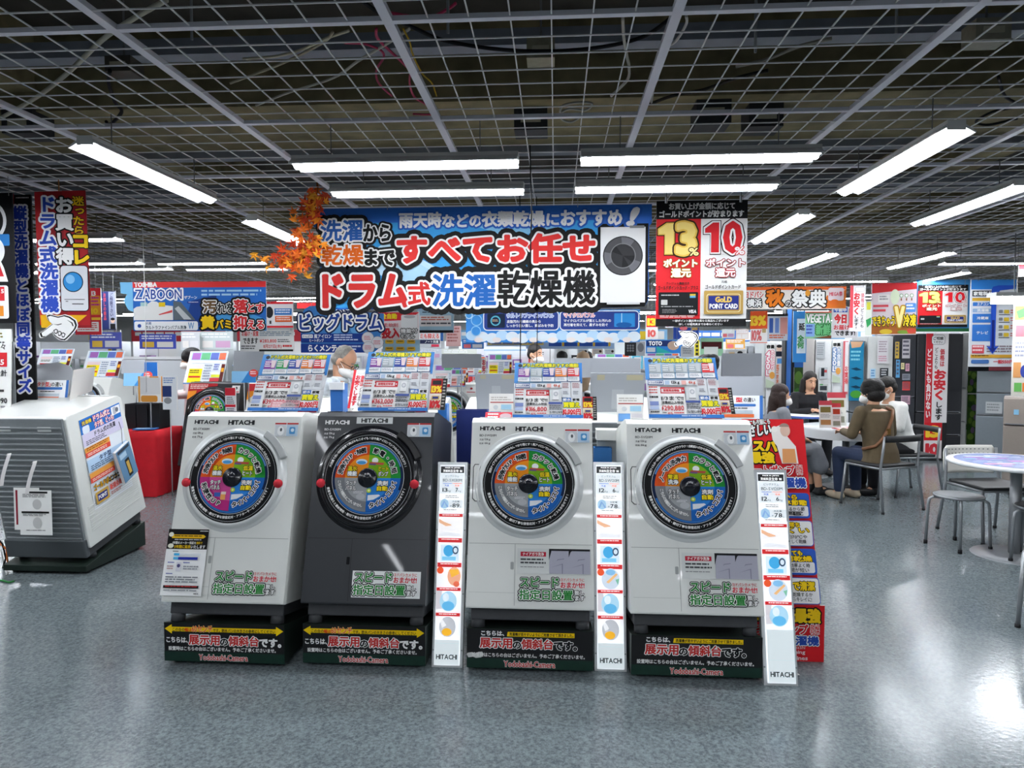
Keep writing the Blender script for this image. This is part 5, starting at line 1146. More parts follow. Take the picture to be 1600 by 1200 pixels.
S('hanging_sign', 'pale blue wavy cutout at the left end of the blue banner with the white shirt', (188, 441, 209, 508), 6.62, '#7cc0ea', poly=[(188, 441), (189, 458), (199, 460), (193, 470), (200, 484), (207, 487), (209, 487), (209, 441)], hang=[(204, GRID_Z)])
def d(p):
    p.r(118, 450, 157, 492, '#e0982c'); p.r(142, 450, 157, 462, '#d83038'); p.t('13', 144, 455, 150, 462, WH, .05); p.lines(143, 464, 156, 480, 3, '#b8288a'); p.t('10', 143, 482, 153, 490, '#e8c024', .06); p.r(118, 496, 157, 500, '#e8b83c'); p.r(120, 503, 154, 518, '#e8e2de'); p.lines(122, 505, 152, 517, 4, '#c05050')
S('hanging_sign', 'red and yellow price chart sign just right of the red banner with the hand', (117, 450, 158, 523), 7.2, '#c8303a', d, hang=[(150, GRID_Z)])
def d(p): p.r(160, 456, 170, 514, '#2a3468'); p.r(170, 456, 181, 514, '#8a90a4'); p.vt('お探しの商品', 162, 458, 166, 500, '#c04a50', .03); p.vt('ご相談下さい', 172, 458, 177, 494, '#26284a', .03); p.c(176, 501, 3.2, '#d8b49c', 4); p.r(172, 506, 180, 514, '#1c1c20'); p.c(176, 498.5, 3.2, '#1c1c20', 2.2)
S('hanging_sign', 'dark vertical sign with a small portrait left of the blue banner with the shirt', (159, 455, 181, 516), 7.6, '#3a3e58', d, hang=1)
def d(p): p.t('お届け・設置', 378, 517, 404, 525, '#d8363a', .05); p.t('できます', 380, 528, 403, 537, '#1c1c1c', .06); p.lines(377, 540, 403, 547, 2, '#666666'); p.lines(406, 518, 456, 526, 3, '#8aa0b0'); p.t('¥283,800', 406, 530, 432, 536, '#d8363a', .03); p.lines(434, 530, 456, 536, 2, '#666666'); p.t('11月27日(木)', 412, 538, 440, 545, '#d8363a', .03); p.lines(442, 539, 456, 545, 1, '#d8363a'); p.r(405, 546, 458, 549, '#1c1c1c')
S('hanging_sign', 'white delivery sign with red and black lettering below the blue banner with the shirt', (375, 514, 459, 549), 6.9, '#ececea', d, hang=[(455, GRID_Z)])
def d(p): p.r(417, 471, 458, 475, '#d83038'); p.c(421, 488, 6, '#2a2a2e', 9); p.r(418, 500, 426, 509, '#dcdce0'); p.r(421, 501, 424, 506, '#333333'); p.r(429, 482, 456, 492, '#3a78c0'); p.lines(431, 483.5, 454, 491, 2, '#dfe8f4'); p.r(430, 494, 456, 503, '#e0622c'); p.lines(432, 495.5, 454, 502, 2, '#f8e0d4'); p.r(417, 509, 458, 512, '#d83038')
S('hanging_sign', 'white appliance sign with blue and orange panels right of the blue banner with the shirt', (416, 471, 458, 513), 6.8, '#e6e2e2', d, hang=1)
S('hanging_sign', 'red header strip behind the blue big drum sign', (464, 473, 508, 482), 8.0, '#e03a3c', hang=1)
def d(p):
    p.t('HITACHI', 504, 477, 560, 487, '#16244a', .05, [(.14, WH)])
    for q in ((472, 492, 500, 521), (512, 489, 534, 521), (548, 495, 566, 521)): p.rr(*q, '#5d9cd4', 6)
    p.t('ビッグドラム', 469, 490, 597, 516, '#24418c', .05, [(.3, '#16244a'), (.17, WH)])
    p.rr(470, 521, 572, 535, '#1c3884', 1); p.rr(472, 522.5, 489, 528, WH, 1); p.t('かんぱや', 473, 523.5, 488, 527, '#1c3884', .03); p.t('風アイロン', 491, 522.5, 518, 528.5, WH, .03); p.t('ヒートポンプ', 484, 529.5, 506, 534, WH, .03); p.lines(522, 522.5, 560, 533.5, 3, '#c4cee6')
    p.rr(470, 537, 572, 551, '#1c3884', 1); p.t('らくメンテ', 482, 539, 526, 549, WH, .06); p.lines(530, 540, 566, 549, 2, '#c4cee6')
    for x, y in ((575, 528), (590, 535), (576, 543)): p.c(x, y, 9.5, '#9a9aa0'); p.c(x, y, 8.8, '#cfcfd3'); p.lines(x - 6, y - 3, x + 6, y + 4, 3, '#c86a70')
S('hanging_sign', 'blue and white big drum sign with chunky blue lettering left of centre', (468, 477, 600, 551), 6.9, '#3c78b8', d, hang=1, poly=[(484, 478), (476, 483), (472, 490), (468, 492), (468, 516), (470, 520), (470, 551), (566, 551), (584, 551), (600, 537), (594, 524), (600, 514), (600, 490), (572, 488), (560, 477), (506, 477)])
def d(p): p.poly([(588, 488), (655, 488), (640, 500), (588, 502)], '#d8303a'); p.t('ド全自動', 590, 490, 620, 498, '#f2dc24', .07); p.rr(627, 492, 652, 512, '#eef0f0', 2); p.c(640, 495, 9, '#b8bcc0', 2.5); p.t('柔軟剤', 599, 505, 622, 511, '#d87078', .03); p.t('投入', 597, 513, 625, 528, '#d8303a', .08); p.r(624, 512, 654, 530, '#f0f0f0'); p.t('機能付', 626, 513.5, 652, 520.5, WH, .04, [(.18, '#141414')]); p.t('モデル', 626, 522, 648, 529, WH, .04, [(.18, '#141414')])
S('hanging_sign', 'red and white sign with a small top-loading washer right of the big drum sign', (586, 487, 655, 531), 7.2, '#ecdfe0', d, hang=1)
def d(p): p.lines(660, 487, 700, 490, 1, '#2a3a44'); p.r(656, 493, 705, 510, '#ece6e4'); p.lines(658, 495, 703, 502, 2, '#c86a5a'); p.lines(658, 504, 704, 509, 1, '#5a5a60'); p.r(652, 516, 708, 520, '#1c1c1e')
S('hanging_sign', 'pale blue framed price table sign hanging below the middle of the big banner', (652, 483, 709, 520), 7.4, '#a8c8dc', d, hang=1)
def d(p): p.t('バミも抑える', 650, 521, 686, 529, '#d8403a', .05, [(.12, WH)]); p.r(650, 531, 687, 537, '#2a3050'); p.t('ノート洗濯', 664, 532, 685, 536, WH, .03); p.r(674, 538, 686, 542, '#d8405a')
S('hanging_sign', 'white strip sign with red lettering under the pale blue price table sign', (649, 520, 688, 543), 8.0, '#cfd4dc', d, hang=1)
def d(p): p.lines(699, 512, 718, 536, 5, '#a86a6a')
S('hanging_sign', 'pinkish notice sheet right of the red lettered strip', (697, 509, 720, 541), 7.8, '#d8b0ae', d, hang=1)
def d(p):
    for i in range(6): x = 602 + i % 3 * 17; y = 531 + i // 3 * 11; p.rr(x, y, x + 13, y + 6, '#e2b43a', 2); p.lines(x + 2, y + 1.5, x + 11, y + 4.5, 1, '#6a5010')
S('hanging_sign', 'pale blue feature chart with six yellow labels behind the 363,000 board', (598, 530, 656, 553), 7.3, '#9ec0d4', d, hang=1)

def d(p):
    for i in range(17):
        x = 738 + i * 15.8; p.c(x, 524 + (i % 3) * 2, 10, '#d6e2ea' if i % 3 else '#b4d4ee', 8)
    for i in range(9): p.c(748 + i * 29, 531, 7, '#e6dcd8', 4)
    p.c(745, 500, 9, '#8cc4ec'); p.c(745, 500, 7.5, '#3d8ad0'); p.c(744, 517, 8, '#8cc4ec'); p.c(744, 517, 6.6, '#3d8ad0'); p.c(733, 492, 6, '#bfe0f4'); p.c(733, 492, 4.6, '#4a96d8')
    p.rr(757, 487, 873, 515, '#2b3f86', 5, '#e8eef4', 1.5); p.rr(762, 490, 790, 512, '#16243c', 2); p.ring(775, 501, 6, 8, '#5ab0c8', n=16); p.lines(770, 499, 780, 503, 2, '#c8b08a'); p.t('ウルトラファインバブル', 793, 489.5, 866, 496.5, '#4a6ab8', .03, [(.16, '#dfe8f4')]); p.t('皮脂汚れを繊維の奥から', 793, 500, 846, 504.5, WH, .03); p.t('しっかり洗い落し、黄ばみを予防', 793, 506.5, 866, 511, WH, .03)
    p.rr(877, 487, 997, 515, '#2b3f86', 5, '#e8eef4', 1.5); p.t('マイクロバブル', 882, 489, 930, 496, '#d8606a', .03, [(.16, '#f0e4e8')]); p.t('マイクロバブルが落とした汚れの', 882, 499, 955, 503.5, WH, .03); p.t('再付着を抑えて、黒ずみを防ぐ', 882, 505.5, 950, 510, WH, .03); p.rr(960, 490, 992, 511, '#2f86c8', 1); p.r(971, 490, 972, 511, '#c4e4f6'); p.c(975, 508, 12, '#1a5a9a', 4)
S('hanging_banner', 'long sky blue cloud banner with two dark blue rounded panels, under the big banner', (728, 484, 1000, 535), 9.5, '#3d86d0', d, hang=1)
o = S('header_strip', 'low blue shelf header strip under the long cloud banner', (760, 533, 960, 545), 10.4, '#9cb8dc', lambda p: (p.r(762, 534, 850, 539, '#c8b060'), p.lines(764, 535, 848, 538.5, 1, '#5a6a9a'), [p.r(858 + i * 24, 535, 878 + i * 24, 541, '#2f54a8') for i in range(4)], [p.r(879 + i * 24, 535, 882 + i * 24, 541, '#d8b03a') for i in range(4)]), post=0.0)
for i, (x0, c, lb) in enumerate(((902, '#dfe3e6', 'white card with a grey picture under the blue header, left of the orange one'), (925, '#e8d8c8', 'white card with orange print under the blue header'), (944, '#dfe3e6', 'white card with a small portrait under the blue header, rightmost'))):
    S('standing_card', lb, (x0, 545, x0 + 17, 556), 10.3, c, lambda p, x0=x0: (p.lines(x0 + 2, 547, x0 + 14, 554, 3, '#a0a8b0'), p.c(x0 + 13, 549, 2, '#3a3028')), post=0.0)
S('display_case', 'dark display case with round discs under the right end of the cloud banner', (976, 535, 994, 556), 9.4, '#1c1d20', lambda p: [p.c(981 + 4 * i, 540 + 4 * j, 1.6, '#5a5c60') for i in range(3) for j in range(3)], cat='display', post=0.0)
S('display_case', 'grey toilet-shaped display panel right of the dark display case', (994, 534, 1008, 556), 9.4, '#8a8c90', lambda p: p.c(1001, 543, 5, '#5a5c60', 7), cat='display', post=0.0)
S('counter_screen', 'white counter back panel left of the masked man in a suit', (756, 541, 822, 556), 8.8, '#d4dae0', lambda p: (p.r(768, 536.5, 815, 538.5, '#33363c'), p.r(756, 546, 822, 548, '#8fb0cc')), cat='counter', post=0.0)
def d(p): p.r(1010, 493, 1027, 511, '#d8302e'); p.t('13', 1012, 498, 1025, 508, '#f2c838', .09); p.t('10', 1013, 516, 1024, 526, '#d8605c', .08)
S('hanging_sign', 'tiny 13 and 10 percent sign just left under the large point sign', (1009, 493, 1028, 530), 8.4, '#dedcda', d, hang=[(1012, GRID_Z)])
def d(p): p.r(1010, 532, 1050, 541, '#1c2c5c'); p.t('TOTO', 1014, 533.5, 1034, 539.5, WH, .07); p.c(1052, 540, 9, '#a8927e', 7); p.poly([(1026, 541), (1060, 556), (1026, 556)], '#2a9a98'); p.r(1011, 543, 1024, 550, '#a8b0b4')
S('hanging_sign', 'navy and turquoise bathroom brand sign left of the small hand cutout', (1009, 531, 1066, 557), 8.6, '#2c72b8', d, hang=1)
S('hanging_sign', 'small white notice card below the small hand cutout', (1064, 541, 1084, 558), 7.6, '#dfe3e6', lambda p: p.lines(1067, 544, 1081, 554, 3, '#9aa0a6'), hang=1)
S('hanging_sign', 'yellow vertical strip sign right of the small hand cutout', (1085, 531, 1093, 556), 8.8, '#d8c834', lambda p: [p.r(1087, 533 + 6 * i, 1091, 537 + 6 * i, '#3a3a2a') for i in range(4)], hang=1)
S('hanging_sign', 'dark blue sign behind the small hand cutout', (1052, 512, 1092, 530), 9.4, '#24408c', lambda p: (p.c(1068, 513, 6, '#d86a70', 3), p.r(1080, 512, 1090, 516, '#b08a4a')), hang=1)
S('hanging_sign', 'white poster with a dark food picture and green top, behind the head at the right', (1094, 528, 1130, 556), 9.6, '#9ed0a8', lambda p: (p.r(1096, 534, 1128, 545, '#4a1c20'), p.r(1100, 542, 1122, 556, '#e6eae4')), hang=1)

# ---------------------------------------------------------------- right side banners
def d(p):
    p.r(1165, 448, 1322, 453, '#e8682a'); p.poly([(1292, 462), (1322, 453), (1322, 482), (1284, 482)], '#e0782e'); p.t('ヨドバシ', 1164, 455, 1193, 465, '#d8403a', .05, [(.16, WH)]); p.t('横浜', 1168, 467, 1190, 479, WH, .05, [(.2, '#141414')])
    p.t('秋', 1198, 453, 1224, 478, '#e27a1e', .06, [(.13, '#2a1a10')]); p.t('の', 1228, 470, 1236, 479, WH, .03, [(.2, '#222222')]); p.t('祭', 1238, 454, 1263, 479, WH, .05, [(.13, '#222222')]); p.t('典', 1265, 454, 1290, 479, WH, .05, [(.13, '#222222')])
    p.c(1262, 458, 4, '#e8a03a', 5); p.rr(1294, 450, 1318, 470, '#e8d8dc', 3); p.t('MEGA祭', 1296, 456, 1316, 463, '#d84a5c', .05); p.c(1304, 473, 7, '#e2702a', 5)
S('hanging_banner', 'white and orange autumn festival banner with brush lettering right of the point sign', (1164, 448, 1322, 483), 8.8, '#ece4dc', d, hang=1)
def d(p): p.t('13%', 1174, 494, 1196, 508, '#f2c838', .09); p.r(1172, 514, 1199, 535, '#e8e4e2'); p.t('10%', 1175, 516, 1190, 532, '#d86a6a', .07); p.rr(1191, 513, 1197, 520, '#b8a070', 1)
S('hanging_sign', 'slanted red 13 percent sign under the left end of the autumn banner', (1172, 486, 1199, 536), 9.2, '#e0582c', d, yaw=-25, hang=1)
def d(p): p.r(1199, 490, 1231, 494, '#1c1c1e'); p.rr(1202, 497, 1208, 520, '#3a5aa0', 1); p.r(1211, 497, 1217, 520, '#6a86c0'); p.r(1219, 496, 1230, 522, '#d89a94'); p.lines(1202, 523, 1230, 530, 2, '#d8602c')
S('hanging_sign', 'blue and pink price table sign under the autumn banner', (1199, 490, 1231, 532), 9.3, '#c4ccd4', d, hang=1)
def d(p): p.r(1245, 498, 1259, 552, '#d8e8f4'); p.t('延', 1248, 505, 1257, 516, '#26282c', .06); p.vt('全何', 1246, 524, 1256, 544, '#3a9a4a', .06)
S('hanging_sign', 'tall light blue sign with black and green characters left of the green vegetable sign', (1239, 486, 1260, 566), 9.6, '#3a8ad0', d, hang=1)
def d(p): p.r(1258, 486, 1299, 489, '#e07a6a'); p.t('VEGETA', 1260, 491, 1297, 504, WH, .08, [(.2, '#3a8a4a')]); p.r(1259, 506, 1273, 526, '#7fa4d8'); p.lines(1260, 508, 1272, 524, 3, '#3a4a9a'); p.t('新鮮', 1275, 507, 1297, 523, '#6ab87a', .08, [(.18, '#1c5a2c')]); p.poly([(1270, 528), (1299, 524), (1299, 529)], '#7a4a2a')
S('hanging_sign', 'green and white vegetable drawer sign under the autumn banner', (1258, 486, 1299, 529), 9.0, '#8cc49a', d, hang=1)
def d(p): p.r(1302, 480, 1324, 488, '#4a6ac0'); p.t('午前中', 1304, 481.5, 1322, 487, WH, .06); p.t('今日', 1304, 491, 1322, 505, '#d83a40', .08, [(.2, WH), (.1, '#d83a40')]); p.t('お届け', 1303, 508, 1327, 515, '#d83a40', .05); p.t('できます!', 1305, 517, 1336, 524, '#1c1c1c', .06); p.r(1326, 482, 1330, 512, '#d86a70')
S('hanging_sign', 'white same-day delivery sign with red and black lettering right of the green vegetable sign', (1300, 479, 1340, 528), 9.2, '#e4e2e4', d, hang=1)
def d(p): p.r(1328, 446, 1333, 512, '#d8505a'); p.rr(1336, 449, 1350, 455, '#f4f4f4', 2, '#888888', .4); p.vt('お安く', 1334, 458, 1343, 491, '#d83a40', .08); p.vt('します!', 1335, 493, 1342, 514, '#333333', .04); p.vt('価格は', 1345, 458, 1350, 480, '#d86a70', .03); p.vt('どこよりも', 1345, 482, 1350, 512, '#333333', .03)
S('hanging_sign', 'tall white price promise sign with red brush lettering right of the autumn banner', (1328, 446, 1352, 518), 8.6, '#eae8ea', d, yaw=-12, hang=1)
S('hanging_sign', 'white sign edge with green strokes left of the red frozen food sign', (1352, 470, 1362, 524), 8.9, '#dfe6da', lambda p: (p.r(1354, 472, 1360, 484, '#d8d84a'), p.poly([(1353, 500), (1361, 496), (1361, 506), (1355, 512)], '#3a9a5a')), yaw=-12, hang=1)
def d(p):
    p.poly([(1362, 442), (1432, 442), (1432, 452), (1362, 458)], '#d8343a'); p.poly([(1362, 506), (1432, 506), (1432, 522), (1362, 522)], '#a8622e'); p.c(1385, 518, 10, '#d8b83a', 4); p.c(1412, 519, 9, '#7a9a3a', 3); p.c(1425, 517, 7, '#c84a3a', 4)
    p.rr(1372, 460, 1390, 472, '#e8e4e0', 1); p.lines(1374, 462, 1388, 470, 2, '#8a8a90'); p.c(1398, 464, 7, '#dce8c8', 12); [p.c(1408 + 8 * i, 462, 3, '#4a8a4a') for i in range(3)]; [p.c(1408 + 8 * i, 462, 2.2, '#e8ece4') for i in range(3)]; [p.r(1407 + 8 * i, 466, 1409 + 8 * i, 470, '#8a5a3a') for i in range(3)]
    p.lines(1364, 476, 1390, 490, 2, '#d8505a', words=False); p.rr(1414, 474, 1431, 488, '#5a92d8', 2); p.lines(1416, 476, 1429, 486, 2, '#eef2fa')
    p.t('できちゃう', 1363, 494, 1398, 510, '#f2d428', .07, [(.2, '#2a2418')]); p.t('V', 1399, 480, 1412, 510, '#f2e49a', .1, [(.2, '#b88a1c')]); p.t('冷凍', 1412, 492, 1431, 510, '#f2d428', .07, [(.2, '#2a2418')])
S('hanging_sign', 'red and yellow frozen food sign with vegetables, left of the second two-colour point sign', (1361, 442, 1432, 523), 9.4, '#dcd0d4', d, yaw=-8, hang=1)
p = point_sign((1434, 445, 1512, 511), 9.6, full=False); p.done('hanging_sign', 'smaller 13 and 10 percent point sign in a blue frame at the right', 'sign', 'point return signs', cords=[(1440, GRID_Z), (1506, GRID_Z)])
S('backing_board', 'blue frame board behind the smaller point sign at the right', (1431, 437, 1516, 518), 9.63, '#4a98d8', lambda p: p.r(1432, 513, 1515, 518, '#2a6a3a'), cat='board', hang=1)
def d(p):
    p.r(1516, 437, 1586, 452, '#3a8ade'); p.r(1518, 454, 1550, 463, '#26282c'); p.t('家電製品', 1520, 455.5, 1549, 461.5, WH, .06); p.r(1518, 465, 1548, 470, '#d8a83a')
    for y0, y1, s in ((472, 478, 'エアコン'), (482, 488, '洗濯機'), (490, 504, '冷蔵庫'), (507, 533, 'テレビ')): p.rr(1519, y0, 1550, y1, '#3a78c8' if y0 != 482 else '#9ab8dc', 1); p.t(s, 1526, (y0 + y1) / 2 - 2.5, 1544, (y0 + y1) / 2 + 2, WH, .04)
    for y in range(484, 530, 12): p.rr(1560, y, 1566, y + 5, '#8a8c90', 1); p.rr(1568, y, 1576, y + 6, '#e0c03a', 1); p.r(1560, y + 7, 1577, y + 8, '#333333'); p.lines(1578, y, 1585, y + 7, 2, '#c85a50')
    p.r(1519, 539, 1538, 552, '#d8505a'); p.lines(1520, 540, 1537, 551, 2, '#f4d8d8'); p.lines(1542, 540, 1584, 552, 3, '#8a7a80'); p.r(1517, 554, 1586, 559, '#d8a43a'); p.lines(1519, 555, 1545, 558, 1, '#4a3a10'); p.rr(1518, 562, 1546, 568, '#4a72b0', 2); p.t('一般550円', 1553, 562, 1584, 568, '#d8404a', .05)
    p.poly([(1547, 452), (1547, 542), (1541, 540), (1551, 553), (1561, 540), (1555, 542), (1555, 462), (1560, 454), (1580, 452), (1586, 446), (1558, 446), (1549, 448)], '#2a58c8'); p.poly([(1549, 500), (1549, 544), (1545, 543), (1551, 551), (1557, 543), (1553, 544), (1553, 500)], '#1c2a80')
S('hanging_sign', 'blue recycling fee sign with a large blue arrow pointing down at the right', (1515, 437, 1587, 573), 9.4, '#dfe4ea', d, hang=1)
S('hanging_sign', 'colourful sales poster at the right edge above the taupe fridge', (1582, 474, 1612, 618), 7.6, '#d8d4c8', lambda p: (p.r(1584, 478, 1610, 500, '#d8a84a'), p.poly([(1586, 486), (1600, 480), (1608, 492), (1590, 498)], '#4a9a4a'), p.r(1586, 508, 1610, 526, '#d8606a'), p.lines(1586, 534, 1610, 560, 4, '#8a8ea0'), p.r(1584, 566, 1596, 590, '#c8905a'), p.c(1602, 580, 7, '#3a4a9a', 10), p.r(1586, 598, 1598, 612, '#6ab05a'), p.r(1599, 598, 1611, 612, '#e07a3a')), yaw=-10, hang=1)
S('hanging_sign', 'slim ceiling header with red end at the far right', (1592, 405, 1612, 432), 8.0, '#dcdcdc', lambda p: p.r(1592, 407, 1612, 421, '#c8303a'), hang=1)
# bright shelf-top light at the right edge
a = at(1558, 466, 7.2); m = MB(); m.box(a[0], a[0] + .7, 7.2, 7.3, a[2] - .05, a[2] + .02, tube_on); o = put(m.build('shelf_light', world=True), 'glowing light bar over the shelves at the right edge beside the blue arrow sign', 'light')
mb = MB(); mb.box(a[0] - .02, a[0] + .72, 7.18, 7.34, a[2] + .02, a[2] + .06, white_enamel); mb.tube([(a[0] + .2, 7.26, a[2] + .06), (a[0] + .2, 7.26, GRID_Z)], .006, '#888888', 6); mb.build('housing', o, world=True)

# ---------------------------------------------------------------- fridges
def fridge(x0, x1, y0, Y, col, label, splits=(.45, .72), side=0.5, group='fridges along the right aisle', metal=False, yaw=0):
    """front face from photo x0..x1, top at y0, standing on the floor at distance Y"""
    a, b = at(x0, 555, Y), at(x1, 555, Y); w, h = b[0] - a[0], at((x0 + x1) / 2, y0, Y)[2]
    t = thing('fridge', label, 'fridge', ((a[0] + b[0]) / 2, Y, 0), (0, 0, math.radians(yaw)), group)
    c = mat(col, .35, metal=.3 if metal else 0, noise=.02); e = mat('#6a6c70', .4)
    MB().box(-w / 2, w / 2, .03, side, .04, h, c).build('body', t, bevel=.01)
    zz = [h] + [h * (1 - s) for s in splits] + [.08]
    for i in range(len(zz) - 1):
        dm = MB(); dm.box(-w / 2 + .003, w / 2 - .003, -.03, .028, zz[i + 1] + .006, zz[i] - .006, c); dr = dm.build('door', t, bevel=.008)
        MB().box(-w / 2 + .02, w / 2 - .02, -.036, -.028, zz[i + 1] + .008, zz[i + 1] + .02, e).build('handle', dr)
    for sx in (-1, 1): MB().box(sx * w * .4 - .03, sx * w * .4 + .03, .02, .1, 0, .05, e).build('foot', t)
    return t
def fsticker(t, rect, Y, col, draw, name='poster', label=None, k=[0]):
    yw = t.rotation_euler.z; n = np.array([math.sin(yw), -math.cos(yw), 0.0]); k[0] += 1
    C = hit((rect[0] + rect[2]) / 2, (rect[1] + rect[3]) / 2, np.array(t.location) + n * (.042 + k[0] % 4 * .004), n)
    p = Panel(); p.dim = .92; p.px(rect, yaw=math.degrees(yw), C=C); p.board(col, .003); draw(p)
    o = p.build(name, world=True); M = Matrix.Translation(t.location) @ t.rotation_euler.to_matrix().to_4x4()
    o.parent = t; o.matrix_parent_inverse = M.inverted(); return put(o, label)
def cap(s1, s2, col):
    def f(p):
        x0, y0, x1, y1 = p.rect; w = x1 - x0; p.r(x0, y0, x1, y0 + (y1 - y0) * .14, '#e6e6e2'); p.t('容量', x0 + w * .1, y0 + 3, x1 - w * .1, y0 + (y1 - y0) * .12, '#1c1c1c', .08)
        p.vt(s1, x0 + w * .08, y0 + (y1 - y0) * .18, x0 + w * .46, y0 + (y1 - y0) * .72, WH, .06, [(.17, col)]); p.vt(s2, x0 + w * .54, y0 + (y1 - y0) * .16, x1 - w * .06, y0 + (y1 - y0) * .6, WH, .06, [(.17, col)])
        p.c(x0 + w * .7, y0 + (y1 - y0) * .72, w * .28, '#e0a050', (y1 - y0) * .08); p.poly([(x0 + 1, y1 - (y1 - y0) * .2), (x1 - 1, y1 - (y1 - y0) * .12), (x1 - 1, y1), (x0 + 1, y1)], '#c8d8c0')
    return f
YF = 10.3
fridge(1106, 1127, 547, YF + .3, '#b8bcc0', 'pale grey fridge just left of the white one with a staff portrait poster')
t = fridge(1132, 1166, 545, YF + .3, '#d6d8d8', 'white fridge with a staff portrait poster, behind the grey sign back at the right')
fsticker(t, (1138, 548, 1163, 586), YF + .25, '#dcdcd8', lambda p: (p.r(1139, 551, 1149, 556, '#d8a83a'), p.c(1156, 555, 4, '#d8b8a4', 5), p.c(1156, 551, 4.2, '#1c1c1e', 2.5), p.r(1151, 560, 1161, 567, '#1c1e24')))
fsticker(t, (1139, 567, 1161, 590), YF + .24, '#3a4a7a', lambda p: (p.r(1141, 569, 1159, 590, '#e4e6ea'), p.r(1142, 570, 1150, 575, '#c04a9a'), p.vt('サイズ', 1148, 576, 1154, 589, '#c8404a', .05)))
fridge(1168, 1177, 540, YF + .3, '#8e9296', 'narrow grey fridge right of the white one with a staff portrait')
t = fridge(1178, 1196, 533, YF + .3, '#c4c8c8', 'tall light grey fridge left of the pink and white 450 litre poster', (.5, .66))
t = fridge(1196, 1226, 533, YF + .3, '#d8dada', 'white fridge covered by a pink outlined 450 litre poster and a staff portrait', (.62,))
fsticker(t, (1196, 536, 1211, 606), YF - .05, '#e2e4e0', cap('450L', 'たっぷり', '#d85a7a'), 'capacity_poster')
fsticker(t, (1212, 538, 1222, 612), YF - .05, '#dcd8d4', lambda p: (p.c(1217, 545, 4, '#d8b8a4', 5), p.c(1217, 541, 4.2, '#1c1c1e', 2.5), p.r(1212, 549, 1221, 557, '#1c2030'), p.r(1214, 560, 1222, 568, '#5a94d0'), p.vt('野菜', 1213, 570, 1217, 600, '#d86a3a', .03)))
m = MB(); a = at(1228, 486, YF - .4); b = at(1245, 486, YF - .4); m.box(a[0], b[0], YF - .4, YF - .25, 0, 2.3, mat('#1c2024', .4)); m.box(a[0] + .02, a[0] + .08, YF - .41, YF - .4, .1, 2.25, mat('#2a5a9a', .4)); put(m.build('display_pillar', world=True), 'black and blue display pillar behind the woman in black', 'pillar')
S('standing_poster', 'dark green plant poster beside the black pillar behind the woman in black', (1240, 574, 1254, 680), YF - .45, '#28401c', lambda p: (p.c(1247, 590, 6, '#4a6a2a', 10), p.c(1246, 620, 7, '#2f5a24', 14), p.r(1240, 562, 1254, 574, '#2a5a9a')), post=0.0, cat='poster')
t = fridge(1252, 1272, 528, YF - .2, '#a8a4a0', 'greyish fridge directly above the head of the woman in black')
t = fridge(1273, 1299, 530, YF - .2, '#d2d4d4', 'white fridge with small black labels right of the woman in black', (.45, .6))
fsticker(t, (1276, 534, 1289, 560), YF - .25, '#b4b8bc', lambda p: (p.lines(1277, 536, 1288, 556, 6, '#8a8e92')))
fsticker(t, (1280, 574, 1293, 592), YF - .25, '#c4c8cc', lambda p: (p.r(1283, 575, 1288, 588, '#2a2c30'), p.r(1288, 578, 1292, 582, '#c04a4a')))
fsticker(t, (1279, 600, 1294, 612), YF - .25, '#c8ccc8', lambda p: (p.r(1281, 603, 1292, 610, '#3a3e44'), p.r(1281, 600, 1286, 602, '#5aa05a')))
t = fridge(1299, 1327, 530, YF - .2, '#d6d8d8', 'white fridge with a blue outlined 550 litre poster and a red strip', (.6,))
fsticker(t, (1300, 533, 1314, 598), YF - .3, '#e0e4e4', cap('550L', '大容量', '#4a7ab8'), 'capacity_poster')
fsticker(t, (1317, 533, 1325, 616), YF - .3, '#d86a70', lambda p: (p.r(1320, 534, 1325, 612, '#ece6e6'), p.vt('お買得', 1320, 572, 1325, 600, '#d83a40', .06)))
t = fridge(1327, 1351, 532, YF - .2, '#5a6064', 'grey fridge covered by a turquoise fish poster', (.6,))
fsticker(t, (1327, 534, 1349, 626), YF - .35, '#1f7aa0', lambda p: (p.poly([(1328, 534), (1348, 534), (1344, 542), (1330, 544)], '#cfa27c'), p.lines(1329, 548, 1346, 566, 3, '#7ac4d4'), [p.poly([(1329, y), (1338, y - 2), (1347, y + 2), (1338, y + 3)], '#123a52') for y in (576, 590, 604)], p.c(1338, 616, 9, '#4a9a3a', 6)), label='turquoise poster with dark fish')
t = fridge(1354, 1394, 525, YF - .2, '#b4b6b4', 'light grey fridge with pale leaflets left of the dark magnet-covered fridge', (.5, .7))
fsticker(t, (1371, 530, 1388, 568), YF - .15, '#c8c6c8', lambda p: (p.lines(1373, 533, 1386, 552, 5, '#9a8a92'), p.lines(1373, 556, 1386, 566, 3, '#c08a9a')))
fsticker(t, (1360, 576, 1368, 592), YF - .15, '#a8c8e0', lambda p: p.lines(1361, 578, 1367, 590, 3, '#5a86b0')); fsticker(t, (1375, 575, 1388, 590), YF - .15, '#33363a', lambda p: p.lines(1377, 577, 1386, 588, 3, '#c4c6c8'))
t = fridge(1395, 1430, 522, YF - .2, '#34363a', 'dark grey fridge with colourful magnets and leaflets behind the two heads', (.5,))
for i, (r, c) in enumerate((((1399, 534, 1405, 560), '#c8a84a'), ((1400, 562, 1406, 590), '#5a9ac8'), ((1410, 530, 1422, 560), '#c4c0c4'), ((1408, 567, 1413, 577), '#e8dca0'), ((1415, 568, 1421, 580), '#d8a0b0'), ((1410, 584, 1422, 594), '#8a8e96'), ((1410, 596, 1422, 610), '#c84a4a'), ((1408, 618, 1422, 632), '#c8a0b0'))):
    fsticker(t, r, YF - .05, c, lambda p, r=r: p.lines(r[0] + 1, r[1] + 2, r[2] - 1, r[3] - 2, 4, '#5a5a66'), 'magnet')
